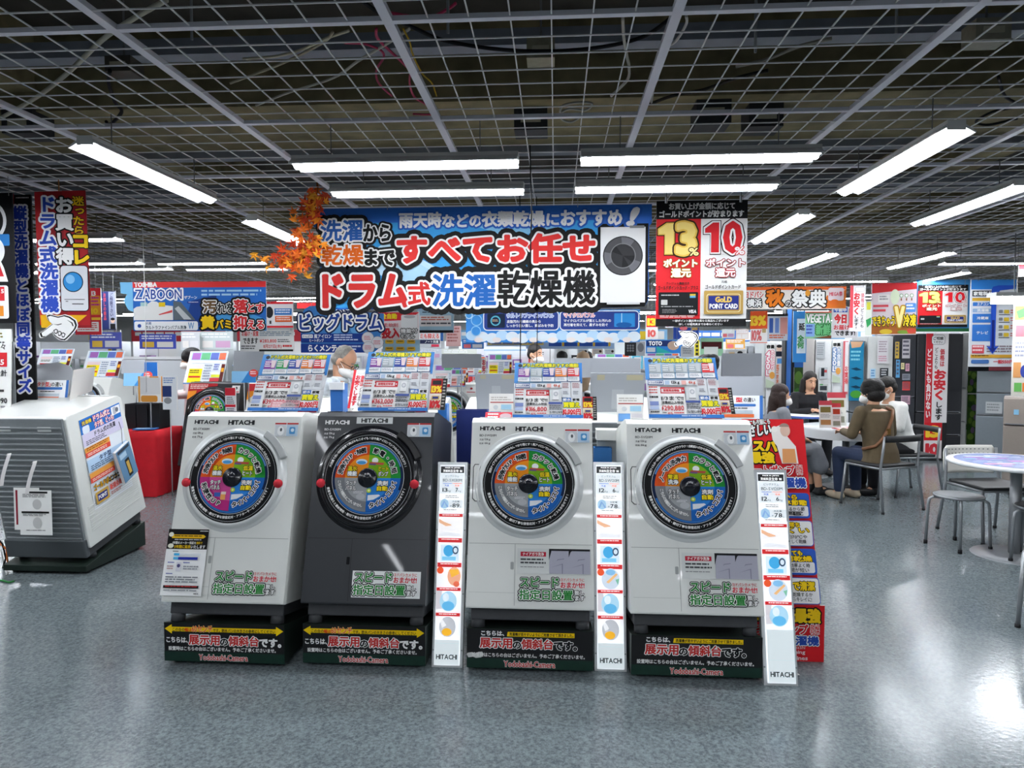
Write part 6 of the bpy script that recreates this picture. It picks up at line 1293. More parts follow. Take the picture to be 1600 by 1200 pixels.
t = fridge(1431, 1503, 521, YF - .2, '#2b2c2f', 'large charcoal fridge with a red and white price banner down its front', (.62, .8))
p = Panel(); p.dim = .93; p.px((1445, 521, 1480, 716), YF - .26); p.board('#e6e2e2', .004); p.r(1445, 521, 1456, 716, '#c8303a'); p.rr(1454, 524, 1474, 538, '#f2f2f2', 4, '#444444', .6); p.t('ご相談', 1456, 526, 1472, 531, '#222222', .04); p.t('ください', 1457, 532.5, 1471, 536.5, '#222222', .03)
p.vt('どこにも負けない', 1447, 545, 1454, 652, '#f4e8e8', .07); p.vt('価格は', 1467, 545, 1474, 572, '#c8404a', .05); p.vt('どこよりも', 1459, 543, 1464, 576, '#333333', .03); p.vt('お安く', 1459, 578, 1476, 624, '#d0343c', .09, [(.15, '#f2e6e6')]); p.vt('します', 1462, 628, 1472, 656, '#222222', .05)
p.r(1445, 660, 1473, 688, '#c8202a'); p.t('13', 1449, 666, 1468, 682, '#f2c838', .1); p.r(1445, 688, 1473, 716, '#e6dede'); p.t('10', 1449, 694, 1468, 710, '#d83a44', .1); p.r(1473, 660, 1480, 716, '#2a2a2c')
o = p.build('price_banner', world=True); o.parent = t; o.matrix_parent_inverse = Matrix.Translation(t.location).inverted(); put(o, 'tall red and white banner')
fridge(1503, 1512, 520, 10.5, '#b8bab8', 'narrow light grey fridge edge right of the charcoal fridge', yaw=-30)
S('standing_poster', 'green leafy garden poster left of the grey glass-door fridge', (1511, 576, 1531, 700), 10.6, '#3a5a24', lambda p: ([p.c(1513 + (i * 7) % 17, 582 + i * 5, 3 + i % 3, ('#5a7a2a', '#6a8a3a', '#2a4a1c', '#6a5a72')[(i + (i > 13)) % 4], 5) for i in range(22)], p.r(1511, 614, 1531, 616, '#b8bab4')), post=0.0, cat='poster')
t = fridge(1531, 1578, 575, 9.9, '#747c82', 'grey glass-door fridge right of the green garden poster', (.26, .5), metal=True, yaw=-32)
fsticker(t, (1540, 628, 1566, 646), 9.85, '#b8bcbe', lambda p: p.lines(1542, 631, 1564, 644, 3, '#8a8e90')); fsticker(t, (1567, 655, 1575, 695), 9.85, '#a8aaaa', lambda p: p.lines(1568, 660, 1574, 690, 5, '#4a4c50'))
S('hanging_sign', 'black shelf edge and red strip below the blue arrow sign', (1512, 572, 1586, 580), 9.7, '#1c1d20', lambda p: p.r(1545, 573, 1585, 579, '#a8505a'), hang=[(1530, GRID_Z)])
t = fridge(1575, 1625, 622, 7.6, '#8a8078', 'low taupe fridge cut by the right edge of the picture', (.28, .6), yaw=-33); fsticker(t, (1584, 640, 1592, 648), 7.56, '#8ac0e0', lambda p: None, 'sticker')

# ---------------------------------------------------------------- shelving across the back of the shop
cols = ['#c8404a', '#e8e6e2', '#3a6ab0', '#d8a83a', '#e2e0e4', '#4a9a5a', '#8a5aa0', '#2a2c30', '#5ab0c8', '#e07a3a', '#dfe3e6', '#b8bcc0']
boxes = []
for c in cols:
    m = MB(); m.box(-.09, .09, 0, .16, 0, .2, mat(c, .5)); m.box(-.06, .06, -.002, 0, .11, .17, mat('#f0eeea', .5)); m.box(-.07, .03, -.002, 0, .03, .07, mat(random.choice(cols), .5))
    boxes.append(m)
mesh = [b.build('product_box') for b in boxes]; used = [False] * len(mesh)
def gondola(xa, xb, Y, label, h=1.75, n=4, z0=.15):
    t = thing('shelf_unit', label, 'shelf', ((xa + xb) / 2, Y, 0), group='white shelf units across the back of the shop'); w = (xb - xa) / 2; c = mat('#d4d8da', .5)
    MB().box(-w, w, .38, .42, 0, h, c).build('back_panel', t)
    for sx in (-1, 1): MB().box(sx * w - .02, sx * w + .02, 0, .42, 0, h, c).build('side_panel', t)
    for k in range(n):
        z = z0 + k * (h - .25) / n; MB().box(-w + .02, w - .02, .02, .38, z - .025, z, c).build('shelf_board', t)
        x = xa + .16
        while x < xb - .14:
            if z > .7:
                i = random.randrange(len(mesh)); o = mesh[i] if not used[i] else mesh[i].copy()
                if used[i]: COL.objects.link(o)
                used[i] = True; s_ = random.uniform(.8, 1.25); o.scale = (s_, 1, random.uniform(.8, 1.35)); o.location = (x, Y + .12, z)
                put(o, 'small coloured product box on the far shelves', 'box', 'boxes on the far shelves')
            x += random.uniform(.24, .34)
    hd = Panel().local((0, 0, 100, 10), 2 * w, .2, (-w, -.01, h + .2)); hd.board(random.choice(['#3a6ab0', '#8ab8dc', '#e2e4e8', '#c8404a', '#5a5ab8']), .02); hd.lines(4, 2, 60, 8, 1, '#f0f0f0'); hd.r(68, 1.5, 82, 8.5, random.choice(['#e8c83a', '#d8505a', '#f0f0ee'])); hd.r(85, 1.5, 97, 8.5, '#f0f0ee'); hd.build('header', t)
for i, (xa, xb, Y, lb) in enumerate(((-11.4, -9.6, 11.5, 'far white shelf unit at the extreme left'), (-9.4, -7.6, 11.5, 'far white shelf unit second from the left'), (-7.4, -5.7, 11.5, 'far white shelf unit behind the blue banner with the shirt'), (-5.5, -3.8, 11.5, 'far white shelf unit behind the big drum sign'), (-3.6, -1.9, 11.5, 'far white shelf unit behind the middle of the big banner'), (-1.7, 0.0, 11.8, 'far white shelf unit behind the cloud banner, left one'), (.2, 1.9, 11.8, 'far white shelf unit behind the cloud banner, right one'),
        (-13.4, -11.6, 11.5, 'far white shelf unit beyond the left edge'), (2.2, 3.8, 12.4, 'far white shelf unit behind the fridges, left one'), (4.0, 5.6, 12.4, 'far white shelf unit behind the fridges, middle one'), (5.8, 7.6, 12.4, 'far white shelf unit behind the fridges, right one'), (7.8, 9.8, 12.4, 'far white shelf unit behind the fridges, beyond the blue arrow sign'))):
    gondola(xa, xb, Y, lb)
# purple-lit display counter behind the blue banner, and signs above the far shelves
random.seed(11)
far_signs = [((140, 519, 190, 545), 9.8, '#5a62b8', 'purple shelf header left of the white counter behind the red banner'), ((218, 522, 275, 545), 10.2, '#4a58c0', 'blue purple shelf header under the blue banner with the shirt'), ((283, 518, 312, 546), 8.9, '#c8ccd0', 'pale appliance poster beside the woman with dark hair'), ((312, 518, 364, 546), 9.0, '#c4d0d0', 'poster row with a pink panel behind the woman with dark hair'),
    ((168, 500, 182, 560), 10.4, '#c8b8b4', 'slim upright sign post at the left beside the purple headers'), ((650, 545, 690, 560), 9.3, '#c4ccd8', 'lilac shelf card behind the right edge of the 363,000 board'), ((722, 530, 756, 545), 9.9, '#3a78c0', 'blue shelf header left of the cloud banner'), ((690, 545, 745, 562), 9.0, '#cfd4cc', 'pale counter panel between the 363,000 and 316,800 boards'),
    ((1040, 498, 1052, 512), 12.0, '#d8dce0', 'tiny white sign beside the point sign'), ((1128, 514, 1148, 528), 11.6, '#d8dcd8', 'small white sign with black lettering below the point sign'), ((1150, 514, 1170, 530), 11.4, '#e0d0c8', 'small white and red sign right of the point sign foot'), ((1134, 530, 1164, 545), 10.5, '#d8a04a', 'orange label strip above the fridge with the staff portrait'), ((100, 470, 118, 520), 9.5, '#3a70b8', 'blue sign glimpsed left of the red banner with the hand')]
for r, Y, c, lb in far_signs:
    def d(p, r=r):
        x0, y0, x1, y1 = r; w, h = x1 - x0, y1 - y0; p.lines(x0 + w * .06, y0 + h * .1, x1 - w * .1, y0 + h * .42, 2, '#eef0f4'); p.r(x0 + w * .08, y0 + h * .52, x0 + w * .4, y0 + h * .9, random.choice(['#d86a70', '#e8e4e0', '#9ab8dc', '#e0b84a'])); p.r(x0 + w * .48, y0 + h * .52, x0 + w * .92, y0 + h * .9, random.choice(['#c8a0c0', '#e8e4e0', '#6a8ac0', '#d8d8dc']))
    S('hanging_sign' if r[1] < 520 else 'standing_sign', lb, r, Y, c, d, hang=1 if r[1] < 520 else None, post=None if r[1] < 520 else 0.0)
m = MB(); a = at(120, 552, 8.7); b = at(196, 552, 8.7); t = thing('display_counter', 'white display counter behind the narrow black sign and the red banner', 'counter', ((a[0] + b[0]) / 2, 9.6, 0)); w = .9
MB().box(-w, w, .0, .5, 0, 1.45, mat('#d4d8dc', .4)).build('body', t, bevel=.01); MB().box(-w - .02, w + .02, -.03, .53, 1.45, 1.49, mat('#e6e8ea', .4)).build('top', t)
# ================================================================ people
SKIN = mat('#c99a7c', .55, noise=.03, scale=20)
def rot3(p, yaw, pitch, roll=0):
    return np.array(Matrix.Rotation(yaw, 3, 'Z') @ Matrix.Rotation(pitch, 3, 'X') @ Matrix.Rotation(roll, 3, 'Y'))
def blob(name, parent, shapes, m, voxel=.008, smooth=2):
    """solids merged into one continuous surface"""
    b = MB()
    for s in shapes:
        if s[0] == 'cap':
            _, p0, p1, r0, r1 = s; p0, p1 = np.array(p0, float), np.array(p1, float); b.ball(p0, r0, m, 14, 8); b.ball(p1, r1, m, 14, 8); b.tube([p0, p1], [r0, r1], m, 14)
        elif s[0] == 'ell':
            _, c, r = s[:3]; R = s[3] if len(s) > 3 else np.eye(3)
            b.T = np.eye(4); b.T[:3, :3] = R; b.T[:3, 3] = c; b.ball((0, 0, 0), r, m, 24, 14); b.T = None
        elif s[0] == 'loft':
            rings = s[1]; n = 24; V = []
            for c, rx, ry in rings:
                for k in range(n):
                    g = 2 * PI * k / n; cg, sg = math.cos(g), math.sin(g); e = .8
                    V.append((c[0] + rx * math.copysign(abs(cg) ** e, cg), c[1] + ry * math.copysign(abs(sg) ** e, sg), c[2]))
            F = [(i * n + k, i * n + (k + 1) % n, (i + 1) * n + (k + 1) % n, (i + 1) * n + k) for i in range(len(rings) - 1) for k in range(n)]
            F += [tuple(range(n))[::-1], tuple(range((len(rings) - 1) * n, len(rings) * n))]; b.add(V, F, m, True)
    o = b.build(name)
    r = o.modifiers.new('merge', 'REMESH'); r.mode = 'VOXEL'; r.voxel_size = voxel; r.use_smooth_shade = True
    s_ = o.modifiers.new('soften', 'SMOOTH'); s_.factor = .5; s_.iterations = smooth
    dg = bpy.context.evaluated_depsgraph_get(); dg.update()
    me = bpy.data.meshes.new_from_object(o.evaluated_get(dg)); old = o.data
    o.modifiers.clear(); o.data = me; bpy.data.meshes.remove(old)
    me.materials.clear(); me.materials.append(pr(m))
    for p in me.polygons: p.use_smooth = True
    o.parent = parent; return o
def hand_shapes(w, d, up, side):
    """palm, four bent fingers and a thumb; w wrist, d along the hand, up the back of the hand"""
    w, d, up = (np.array(a, float) for a in (w, d, up)); d /= np.linalg.norm(d); up -= d * (up @ d); up /= np.linalg.norm(up); s = np.cross(d, up) * side
    R = np.stack([s, d, up], 1); out = [('ell', w + d * .05, (.042, .055, .017), R), ('cap', w - d * .03, w + d * .02, .027, .026)]
    for i, (o, l) in enumerate(((-.030, .060), (-.010, .070), (.011, .066), (.030, .052))):
        b = w + d * .092 + s * o; k = b + d * l * .5 - up * .006; e = k + d * l * .36 - up * (.02 + .004 * i); out += [('cap', b, k, .0092, .0085), ('cap', k, e, .0085, .0075)]
    b = w + d * .03 - s * .036; k = b + d * .032 - s * .018 - up * .006; out += [('cap', b, k, .0115, .0105), ('cap', k, k + d * .028 + s * .004 - up * .006, .010, .0085)]
    return out
def person(label, loc, rz, top, bottom, hair, style='short', mask=False, pose='sit', lean=.05, hy=0.0, hp=.1, el=None, wr=None, long_top=0.0, group=None, shoes='#1c1c1e', knees=None, feet=None, skin=SKIN, H=None, skirt=False, topmat=None, sh=.17, glasses=False, collar=None):
    t = thing('person', label, 'person', loc, (0, 0, rz), group)
    if pose == 'sit':
        hip = np.array([0, 0, .50]); knees = knees or [(-.11, -.42, .49), (.11, -.42, .49)]; feet = feet or [(-.11, -.40, .07), (.11, -.40, .07)]; base = .50
    else:
        h0 = (H or 1.65); hip = np.array([0, 0, h0 * .52]); knees = [(-.09, -.01, h0 * .28), (.09, -.01, h0 * .28)]; feet = [(-.10, .02, .07), (.10, .02, .07)]; base = hip[2]
    k = (H or 1.62) / 1.62; T = .50 * k
    chest = hip + (0, -lean * .8, T * .72); neck = hip + (0, -lean * 1.15, T * 1.0); hc = neck + (0, -.012 - .05 * hp, .135)
    shl = [chest + (-sh, -lean * .1, .085), chest + (sh, -lean * .1, .085)]
    el = el or [(-.23, -.06 - lean, hip[2] + .22), (.23, -.06 - lean, hip[2] + .22)]
    wr = wr or [(-.12, -.30 - lean, hip[2] + .20), (.12, -.30 - lean, hip[2] + .20)]
    el = [np.array(e, float) for e in el]; wr = [np.array(e, float) for e in wr]; knees = [np.array(e, float) for e in knees]; feet = [np.array(e, float) for e in feet]
    R = rot3(None, hy, hp); Hd = lambda p: hc + R @ np.array(p, float)
    head = [('ell', Hd((0, .012, .032)), (.075, .093, .088), R), ('ell', Hd((0, -.02, -.035)), (.062, .075, .085), R), ('ell', Hd((0, -.035, -.088)), (.036, .042, .03), R),
            ('cap', Hd((0, -.092, .005)), Hd((0, -.112, -.034)), .009, .013), ('ell', Hd((-.078, .008, -.012)), (.011, .021, .032), R), ('ell', Hd((.078, .008, -.012)), (.011, .021, .032), R)]
    body = head + [('cap', Hd((0, .02, -.06)), neck - (0, 0, .03), .052, .058),
        ('loft', [(hip - (0, 0, .06), .15, .10), (hip + (0, 0, .06), .155, .105), (hip + (0, -lean * .35, T * .35), .13, .09), (chest, .155, .105), (chest + (0, 0, .09), .15, .09), (neck - (0, 0, .02), .07, .06)])]
    for i in (0, 1):
        s = (-1, 1)[i]
        body += [('cap', hip + (s * .08, 0, -.02), knees[i], .078, .055), ('cap', knees[i], feet[i], .052, .036), ('cap', feet[i], feet[i] + (0, -.12, -.03), .034, .028), ('cap', shl[i], el[i], .046, .038), ('cap', el[i], wr[i], .036, .026)]
        d = wr[i] - el[i]; body += hand_shapes(wr[i], d, (0, 0, 1) if abs(d[2]) < .8 * np.linalg.norm(d) else (0, 1, 0), -s)
    blob('body', t, body, skin, .0065)
    # clothing
    tp = [('loft', [(hip - (0, 0, .04 + long_top), .175 + long_top * .35, .135 + long_top * .3), (hip + (0, 0, .06), .172, .128), (hip + (0, -lean * .35, T * .35), .155, .115), (chest, .178, .125), (chest + (0, 0, .09), .165, .10), (neck - (0, 0, .035), .075, .068)])]
    for i in (0, 1): tp += [('cap', neck - (0, 0, .045), shl[i] + (0, 0, .0), .052, .062), ('cap', shl[i], el[i], .064, .052), ('cap', el[i], wr[i] - (wr[i] - el[i]) * .06, .05, .038)]
    tm = topmat or mat(top, .85, noise=.07, scale=14, bump=.25); blob('top', t, tp, tm, .009)
    pn = [('loft', [(hip - (0, -.01, .10), .16, .12), (hip + (0, 0, .03), .162, .118)])]
    for i in (0, 1): s = (-1, 1)[i]; pn += [('cap', hip + (s * .085, 0, -.02), knees[i], .092, .068), ('cap', knees[i], feet[i] + (0, 0, .05 if not skirt else .25), .066 if not skirt else .085, .055 if not skirt else .10)]
    if skirt: pn += [('cap', hip + (0, -.1, -.03), (knees[0] + knees[1]) / 2, .1, .09), ('cap', (knees[0] + knees[1]) / 2, (feet[0] + feet[1]) / 2 + (0, 0, .25), .09, .11)]
    blob('skirt' if skirt else 'trousers', t, pn, mat(bottom, .85, noise=.06, scale=14, bump=.2), .009)
    for i in (0, 1): blob('shoe', t, [('ell', feet[i] + (0, -.06, -.03), (.045, .13, .042)), ('cap', feet[i] + (0, .0, .01), feet[i] + (0, .01, -.03), .042, .042)], mat(shoes, .5), .008)
    # hair
    hm = mat(hair, .6, noise=.25, scale=60, bump=.5)
    hr = [('ell', Hd((0, .022, .048)), (.084, .096, .084), R), ('ell', Hd((0, .045, .0)), (.082, .072, .075), R)]
    if style == 'long': hr += [('ell', Hd((0, .055, -.05)), (.085, .06, .11), R), ('cap', Hd((-.072, .025, .0)), Hd((-.092, -.01, -.25)), .042, .04), ('cap', Hd((.072, .025, .0)), Hd((.092, -.01, -.25)), .042, .04), ('cap', Hd((0, .06, -.05)), Hd((0, .07, -.22)), .07, .05)]
    if style == 'puffy': hr = [('ell', Hd((0, .02, .04)), (.105, .115, .10), R), ('ell', Hd((0, .04, -.03)), (.10, .085, .08), R), ('ell', Hd((-.05, .03, .08)), (.06, .07, .06), R), ('ell', Hd((.05, .02, .08)), (.06, .07, .06), R)]
    if style == 'thin': hr = [('ell', Hd((0, .026, .038)), (.079, .088, .086), R), ('ell', Hd((0, .05, -.02)), (.080, .06, .055), R)]
    blob('hair', t, hr, hm, .007, 1)
    # face
    e = MB()
    for s in (-1, 1): e.T = None; e.ball(Hd((s * .031, -.0865, .012)), (.010, .005, .0045), mat('#cfc6be', .3), 12, 8); e.ball(Hd((s * .031, -.0915, .012)), (.008, .004, .006), mat('#16110e', .2), 10, 6)
    e.build('eyes', t)
    b = MB()
    for s in (-1, 1): b.tube([Hd((s * .016, -.092, .034)), Hd((s * .034, -.093, .039)), Hd((s * .05, -.082, .033))], .0042, hair, 6)
    b.build('eyebrows', t)
    if mask:
        o = blob('face_mask', t, [('ell', Hd((0, -.050, -.058)), (.066, .074, .052), R), ('cap', Hd((0, -.10, -.035)), Hd((0, -.112, -.062)), .026, .026)], mat('#ecebe8', .8), .007)
        st = MB()
        for s in (-1, 1): st.tube([Hd((s * .058, -.06, -.035)), Hd((s * .082, .0, .0))], .0022, '#f0efec', 5); st.tube([Hd((s * .056, -.05, -.085)), Hd((s * .082, .004, -.03))], .0022, '#f0efec', 5)
        st.build('strap', o)
    else:
        l = MB(); l.tube([Hd((-.022, -.092, -.066)), Hd((0, -.1, -.063)), Hd((.022, -.092, -.066))], .0055, mat('#a85a50', .5), 8); l.build('lips', t)
    if glasses:
        g = MB()
        for s in (-1, 1):
            g.tube([Hd((s * .034 + .024 * math.cos(a), -.105, .008 + .019 * math.sin(a))) for a in np.linspace(0, 2 * PI, 17)], .0022, '#1c1c1e', 6); g.tube([Hd((s * .058, -.103, .012)), Hd((s * .082, .0, .004))], .0022, '#1c1c1e', 6)
        g.tube([Hd((-.01, -.107, .01)), Hd((.01, -.107, .01))], .002, '#1c1c1e', 6); g.build('glasses', t)
    if collar: blob('collar', t, [('ell', neck - (0, -.008, .015), (.078, .074, .042))], mat(collar, .8), .007)
    return t, dict(neck=neck, chest=chest, hip=hip, wr=wr, shl=shl)
def fz(dx, dy): return math.atan2(dx, -dy)

tx = at(1322, 668, 7.95)[0]                 # the white table everyone at the right sits round
# woman in the olive coat, seen from behind
ox, oy = at(1376, 700, 6.98)[0], 6.98
OR = fz(-.40, .92)
t, j = person('person in an olive brown coat seen from behind, seated with a brown shoulder strap', (ox, oy, 0), OR, '#5a4d38', '#24304a', '#14110f', 'puffy', mask=True, lean=.09, hy=.25, hp=.2, long_top=.07, collar='#5a4d38', shoes='#b3a48e', H=1.62, sh=.18,
    el=[(-.25, -.10, .72), (.25, -.12, .72)], wr=[(-.14, -.34, .70), (.12, -.36, .72)])
b = MB(); b.tube([j['chest'] + (-.13, -.02, .13), j['chest'] + (-.11, .11, .10), j['chest'] + (-.06, .145, .03), j['chest'] + (.0, .158, -.07), j['chest'] + (.08, .165, -.17), j['chest'] + (.15, .145, -.24), j['chest'] + (.205, .04, -.28)], .016, mat('#7a5236', .5), 8); b.box(-.01, .03, .09, .105, j['chest'][2] - .13, j['chest'][2] - .07, mat('#8a6a3a', .4, metal=.5)); b.build('bag_strap', t)
# man in the white shirt
mx, my = at(1412, 690, 7.68)[0], 7.68
t, j = person('person in a white shirt with a black lanyard and mask, seated facing left', (mx, my, 0), fz(-.92, -.12), '#e8e8e4', '#15161a', '#15120f', 'short', mask=True, lean=.16, hy=-.1, hp=.35, H=1.66, topmat=mat('#e6e6e2', .8, noise=.03, bump=.2), el=[(-.22, -.22, .74), (.22, -.2, .74)], wr=[(-.10, -.42, .74), (.10, -.42, .74)])
b = MB(); b.tube([j['neck'] + (-.07, .05, -.02), j['neck'] + (-.085, -.06, -.06), j['chest'] + (-.05, -.135, .0), j['chest'] + (0, -.15, -.14)], .006, '#17181a', 6); b.tube([j['neck'] + (.07, .05, -.02), j['neck'] + (.085, -.06, -.06), j['chest'] + (.05, -.135, .0), j['chest'] + (0, -.15, -.14)], .006, '#17181a', 6); b.tube([j['neck'] + (-.07, .05, -.02), j['neck'] + (0, .085, -.02), j['neck'] + (.07, .05, -.02)], .006, '#17181a', 6); b.build('lanyard', t)
# woman in black holding a phone
bx, by = at(1258, 640, 9.2)[0], 9.2
t, j = person('person with long dark hair in black, seated at the back table, looking down', (bx, by, 0), fz(.05, -1), '#16161a', '#15151a', '#1a1310', 'long', lean=.10, hy=.05, hp=.28, H=1.74, el=[(-.23, -.16, .76), (.23, -.16, .76)], wr=[(-.07, -.36, .81), (.05, -.36, .81)])
ph = MB(); ph.T = xform((0, -.46, .845), rx=.5); ph.box(-.035, .035, -.005, .005, -.06, .06, mat('#101114', .25)); p2 = ph.build('phone', None); p2.parent = None; p2.location = (bx, by, 0); p2.rotation_euler = t.rotation_euler; put(p2, 'dark phone held by the person in black at the back table', 'phone')
# woman in grey at the left of the table
gx, gy = at(1207, 660, 7.55)[0], 7.55
t, j = person('person with brown hair in grey, seated in profile left of the white table', (gx, gy, 0), fz(.95, .05), '#8a8c92', '#6a6d72', '#2c1a14', 'long', mask=True, lean=.06, hy=.1, hp=.15, H=1.42, skirt=True, shoes='#17171a', el=[(-.2, -.10, .72), (.2, -.10, .72)], wr=[(-.08, -.30, .62), (.08, -.30, .62)], knees=[(-.09, -.42, .49), (.09, -.42, .49)], feet=[(-.08, -.48, .07), (.08, -.46, .07)])
# elderly man in the aisle
ex, ey = at(506, 600, 5.45)[0], 5.45
plaid = mat('#b4bcc2', .85, noise=.35, scale=16, bump=.2)
t, j = person('elderly person with thin grey hair, glasses and mask, head bowed, in a grey checked shirt', (ex, ey, 0), fz(.97, -.2), '#b4bcc2', '#5a5c60', '#7f7c76', 'thin', mask=True, pose='stand', lean=.13, hy=0, hp=.62, H=1.60, topmat=plaid, glasses=True, collar='#b9bfc2', el=[(-.22, -.02, .98), (.22, -.04, .98)], wr=[(-.12, -.22, .92), (.12, -.24, .92)], skin=mat('#b98a6e', .5, noise=.05, scale=20))
# shoppers farther off
person('person with puffy dark hair and a mask below the blue banner with the shirt', (at(305, 560, 7.9)[0], 7.9, 0), fz(-.85, -.5), '#d8c4c4', '#33363c', '#151214', 'puffy', mask=True, pose='stand', lean=.02, hp=.25, H=1.60)
person('person in a dark suit and mask standing behind the 316,800 price board', (at(832, 560, 8.55)[0], 8.55, 0), fz(.75, -.6), '#1a1b20', '#1a1b20', '#181412', 'short', mask=True, pose='stand', lean=.03, hp=.12, H=1.67, collar='#e8e8e8')
person('far person in white whose dark head shows right of the suited one', (at(878, 560, 10.1)[0], 10.1, 0), fz(.1, 1), '#e4e4e2', '#33363c', '#141214', 'short', pose='stand', lean=.02, H=1.58)
person('far person in white in profile, third head from the left behind the price boards', (at(919, 560, 10.9)[0], 10.9, 0), fz(-.9, -.3), '#e0dcd8', '#33363c', '#1c1614', 'short', pose='stand', lean=.02, hp=.1, H=1.58)
person('person with black hair in black half hidden behind the 290,880 price board', (at(1104, 560, 6.9)[0], 6.9, 0), fz(.5, .8), '#17181c', '#17181c', '#141214', 'puffy', pose='stand', lean=.04, hp=.2, H=1.50)
tan = MB(); q = at(911, 575, 6.2); tan.lathe([(.0, .16), (.05, .13), (.075, .05), (.07, -.08), (.045, -.2), (.0, -.22)], mat('#a48a70', .8, noise=.2, scale=10), 18, tuple(q)); o = put(tan.build('cloth_cover', world=True), 'beige cloth bundle just right of the top of the 316,800 price board', 'cloth')
MB().tube([q - (0, 0, .2), (q[0], q[1], 0)], .012, '#8a8d90', 8).build('pole', o, world=True)

# ================================================================ tables and chairs at the right
steel = mat('#8f9295', .32, metal=.5); dsteel = mat('#6d7073', .4, metal=.4); pad = mat('#232426', .55, noise=.08, scale=25)
def round_table(x, y, r, label, print_=False, z=.70):
    t = thing('table', label, 'table', (x, y, 0))
    m = MB(); m.lathe([(0.0005, z - .028), (r - .01, z - .028), (r, z - .02), (r, z - .006), (r - .006, z), (0.0005, z)], mat('#e4e6e6', .3), 56); m.build('tabletop', t)
    if print_:
        k = MB(); n = 56; q = r * .86
        k.lathe([(0.0005, z + .0012), (q, z + .0012)], mat('#8f9fd0', .25), n); k.lathe([(q, z + .0014), (q + .012, z + .0014)], mat('#3a4a9a', .3), n)
        random.seed(5)
        for i in range(60):
            a, d_ = random.uniform(0, 2 * PI), q * .92 * math.sqrt(random.random()); w, h = random.uniform(.03, .1), random.uniform(.008, .03); X, Y_ = d_ * math.cos(a), d_ * math.sin(a)
            if (abs(X) + w) ** 2 + (abs(Y_) + h) ** 2 > (q * .97) ** 2: continue
            k.box(X - w, X + w, Y_ - h, Y_ + h, z + .0015, z + .0018 + i * 2e-5, mat(random.choice(['#c9d2ee', '#b06ac0', '#5a6ab8', '#dfe4f4', '#d8a0c8', '#7ac0d8', '#a8b4dc']), .3))
        k.build('printed_sheet', t)
    MB().tube([(0, 0, .02), (0, 0, z - .028)], .038, mat('#9da0a3', .35, metal=.5), 20).build('column', t)
    MB().lathe([(.0005, .022), (.06, .022), (.10, .014), (.27, .010), (.28, 0.0)], mat('#8e9194', .35, metal=.4), 48).build('base', t)
    return t
f = floor_at(1584, 868); round_table(f[0], f[1], .45, 'round white table with a blue and purple printed top at the right edge', True, z=.715)
t = round_table(tx, 7.95, .46, 'white table where the persons in the olive coat and the white shirt sit')
c = MB(); n = 48; V = []
for jx in range(5):
    for i in range(n): g = 2 * PI * i / n; rr_ = .463 + .006 * math.sin(i * 2.1) * jx / 4; V.append((rr_ * math.cos(g), rr_ * math.sin(g), .705 - .12 * jx / 4))
c.add(V, [(a_ * n + i, a_ * n + (i + 1) % n, (a_ + 1) * n + (i + 1) % n, (a_ + 1) * n + i)[::-1] for a_ in range(4) for i in range(n)] + [tuple(range(n))], mat('#dcdfe0', .35, alpha=1), True); c.build('cover', t)
t = round_table(at(1258, 650, 8.8)[0], 8.78, .30, 'small round back table with a blue edge in front of the person in black', z=.76)
b = MB(); b.lathe([(.303, .735), (.303, .76)], mat('#4a6ab8', .4), 48); b.build('edge_band', t)
# pamphlets and papers on the white table
def pamphlet(rect, Y, col, label, seed):
    p = Panel(); p.dim = .93; p.px(rect, Y, lean=6); x0, y0, x1, y1 = rect; w, h = x1 - x0, y1 - y0; rd = random.Random(seed)
    p.board(col, .004); p.r(x0, y0, x1, y0 + h * .16, rd.choice(['#c84a54', '#5a9a5a', '#c8404a'])); p.r(x0 + w * .1, y0 + h * .22, x1 - w * .1, y0 + h * .42, rd.choice(['#8a5a3a', '#b0402c', '#7a6a3a'])); p.lines(x0 + w * .1, y0 + h * .48, x1 - w * .1, y0 + h * .62, 3, '#9a9a9a'); p.r(x0 + w * .1, y0 + h * .68, x1 - w * .1, y0 + h * .86, rd.choice(['#a8784a', '#c0a080', '#8a8a7a']))
    return p.done('pamphlet', label, 'pamphlet', 'pamphlets on the white table')
pamphlet((1280, 626, 1300, 670), 7.74, '#e6e2de', 'nearest tall pamphlet standing on the white table, red band on top', 1); pamphlet((1300, 630, 1314, 671), 7.76, '#e2dedc', 'second tall pamphlet standing on the white table, beside the nearest one', 5); pamphlet((1293, 613, 1322, 668), 7.98, '#dfe0d8', 'wide food pamphlet standing behind the other two on the white table', 3)
P = MB(); q = at(1313, 672, 7.64); P.T = xform((q[0] + .03, 7.62, .709), rz=.3); P.box(-.10, .10, -.07, .07, 0, .006, '#c8343e'); P.box(-.08, .06, -.05, .05, .006, .0065, '#e8dcdc'); put(P.build('folder', world=True), 'red folder at the edge of the white table beside the person in olive', 'folder')
P = MB(); q = at(1330, 668, 7.8); P.T = xform((q[0], 7.82, .709), rz=-.2); P.box(-.12, .12, -.08, .08, 0, .003, '#ebe9e8'); P.box(-.1, .08, -.05, .05, .003, .0034, '#d8c8cc'); put(P.build('paper', world=True), 'white papers lying on the white table behind the red folder', 'paper')

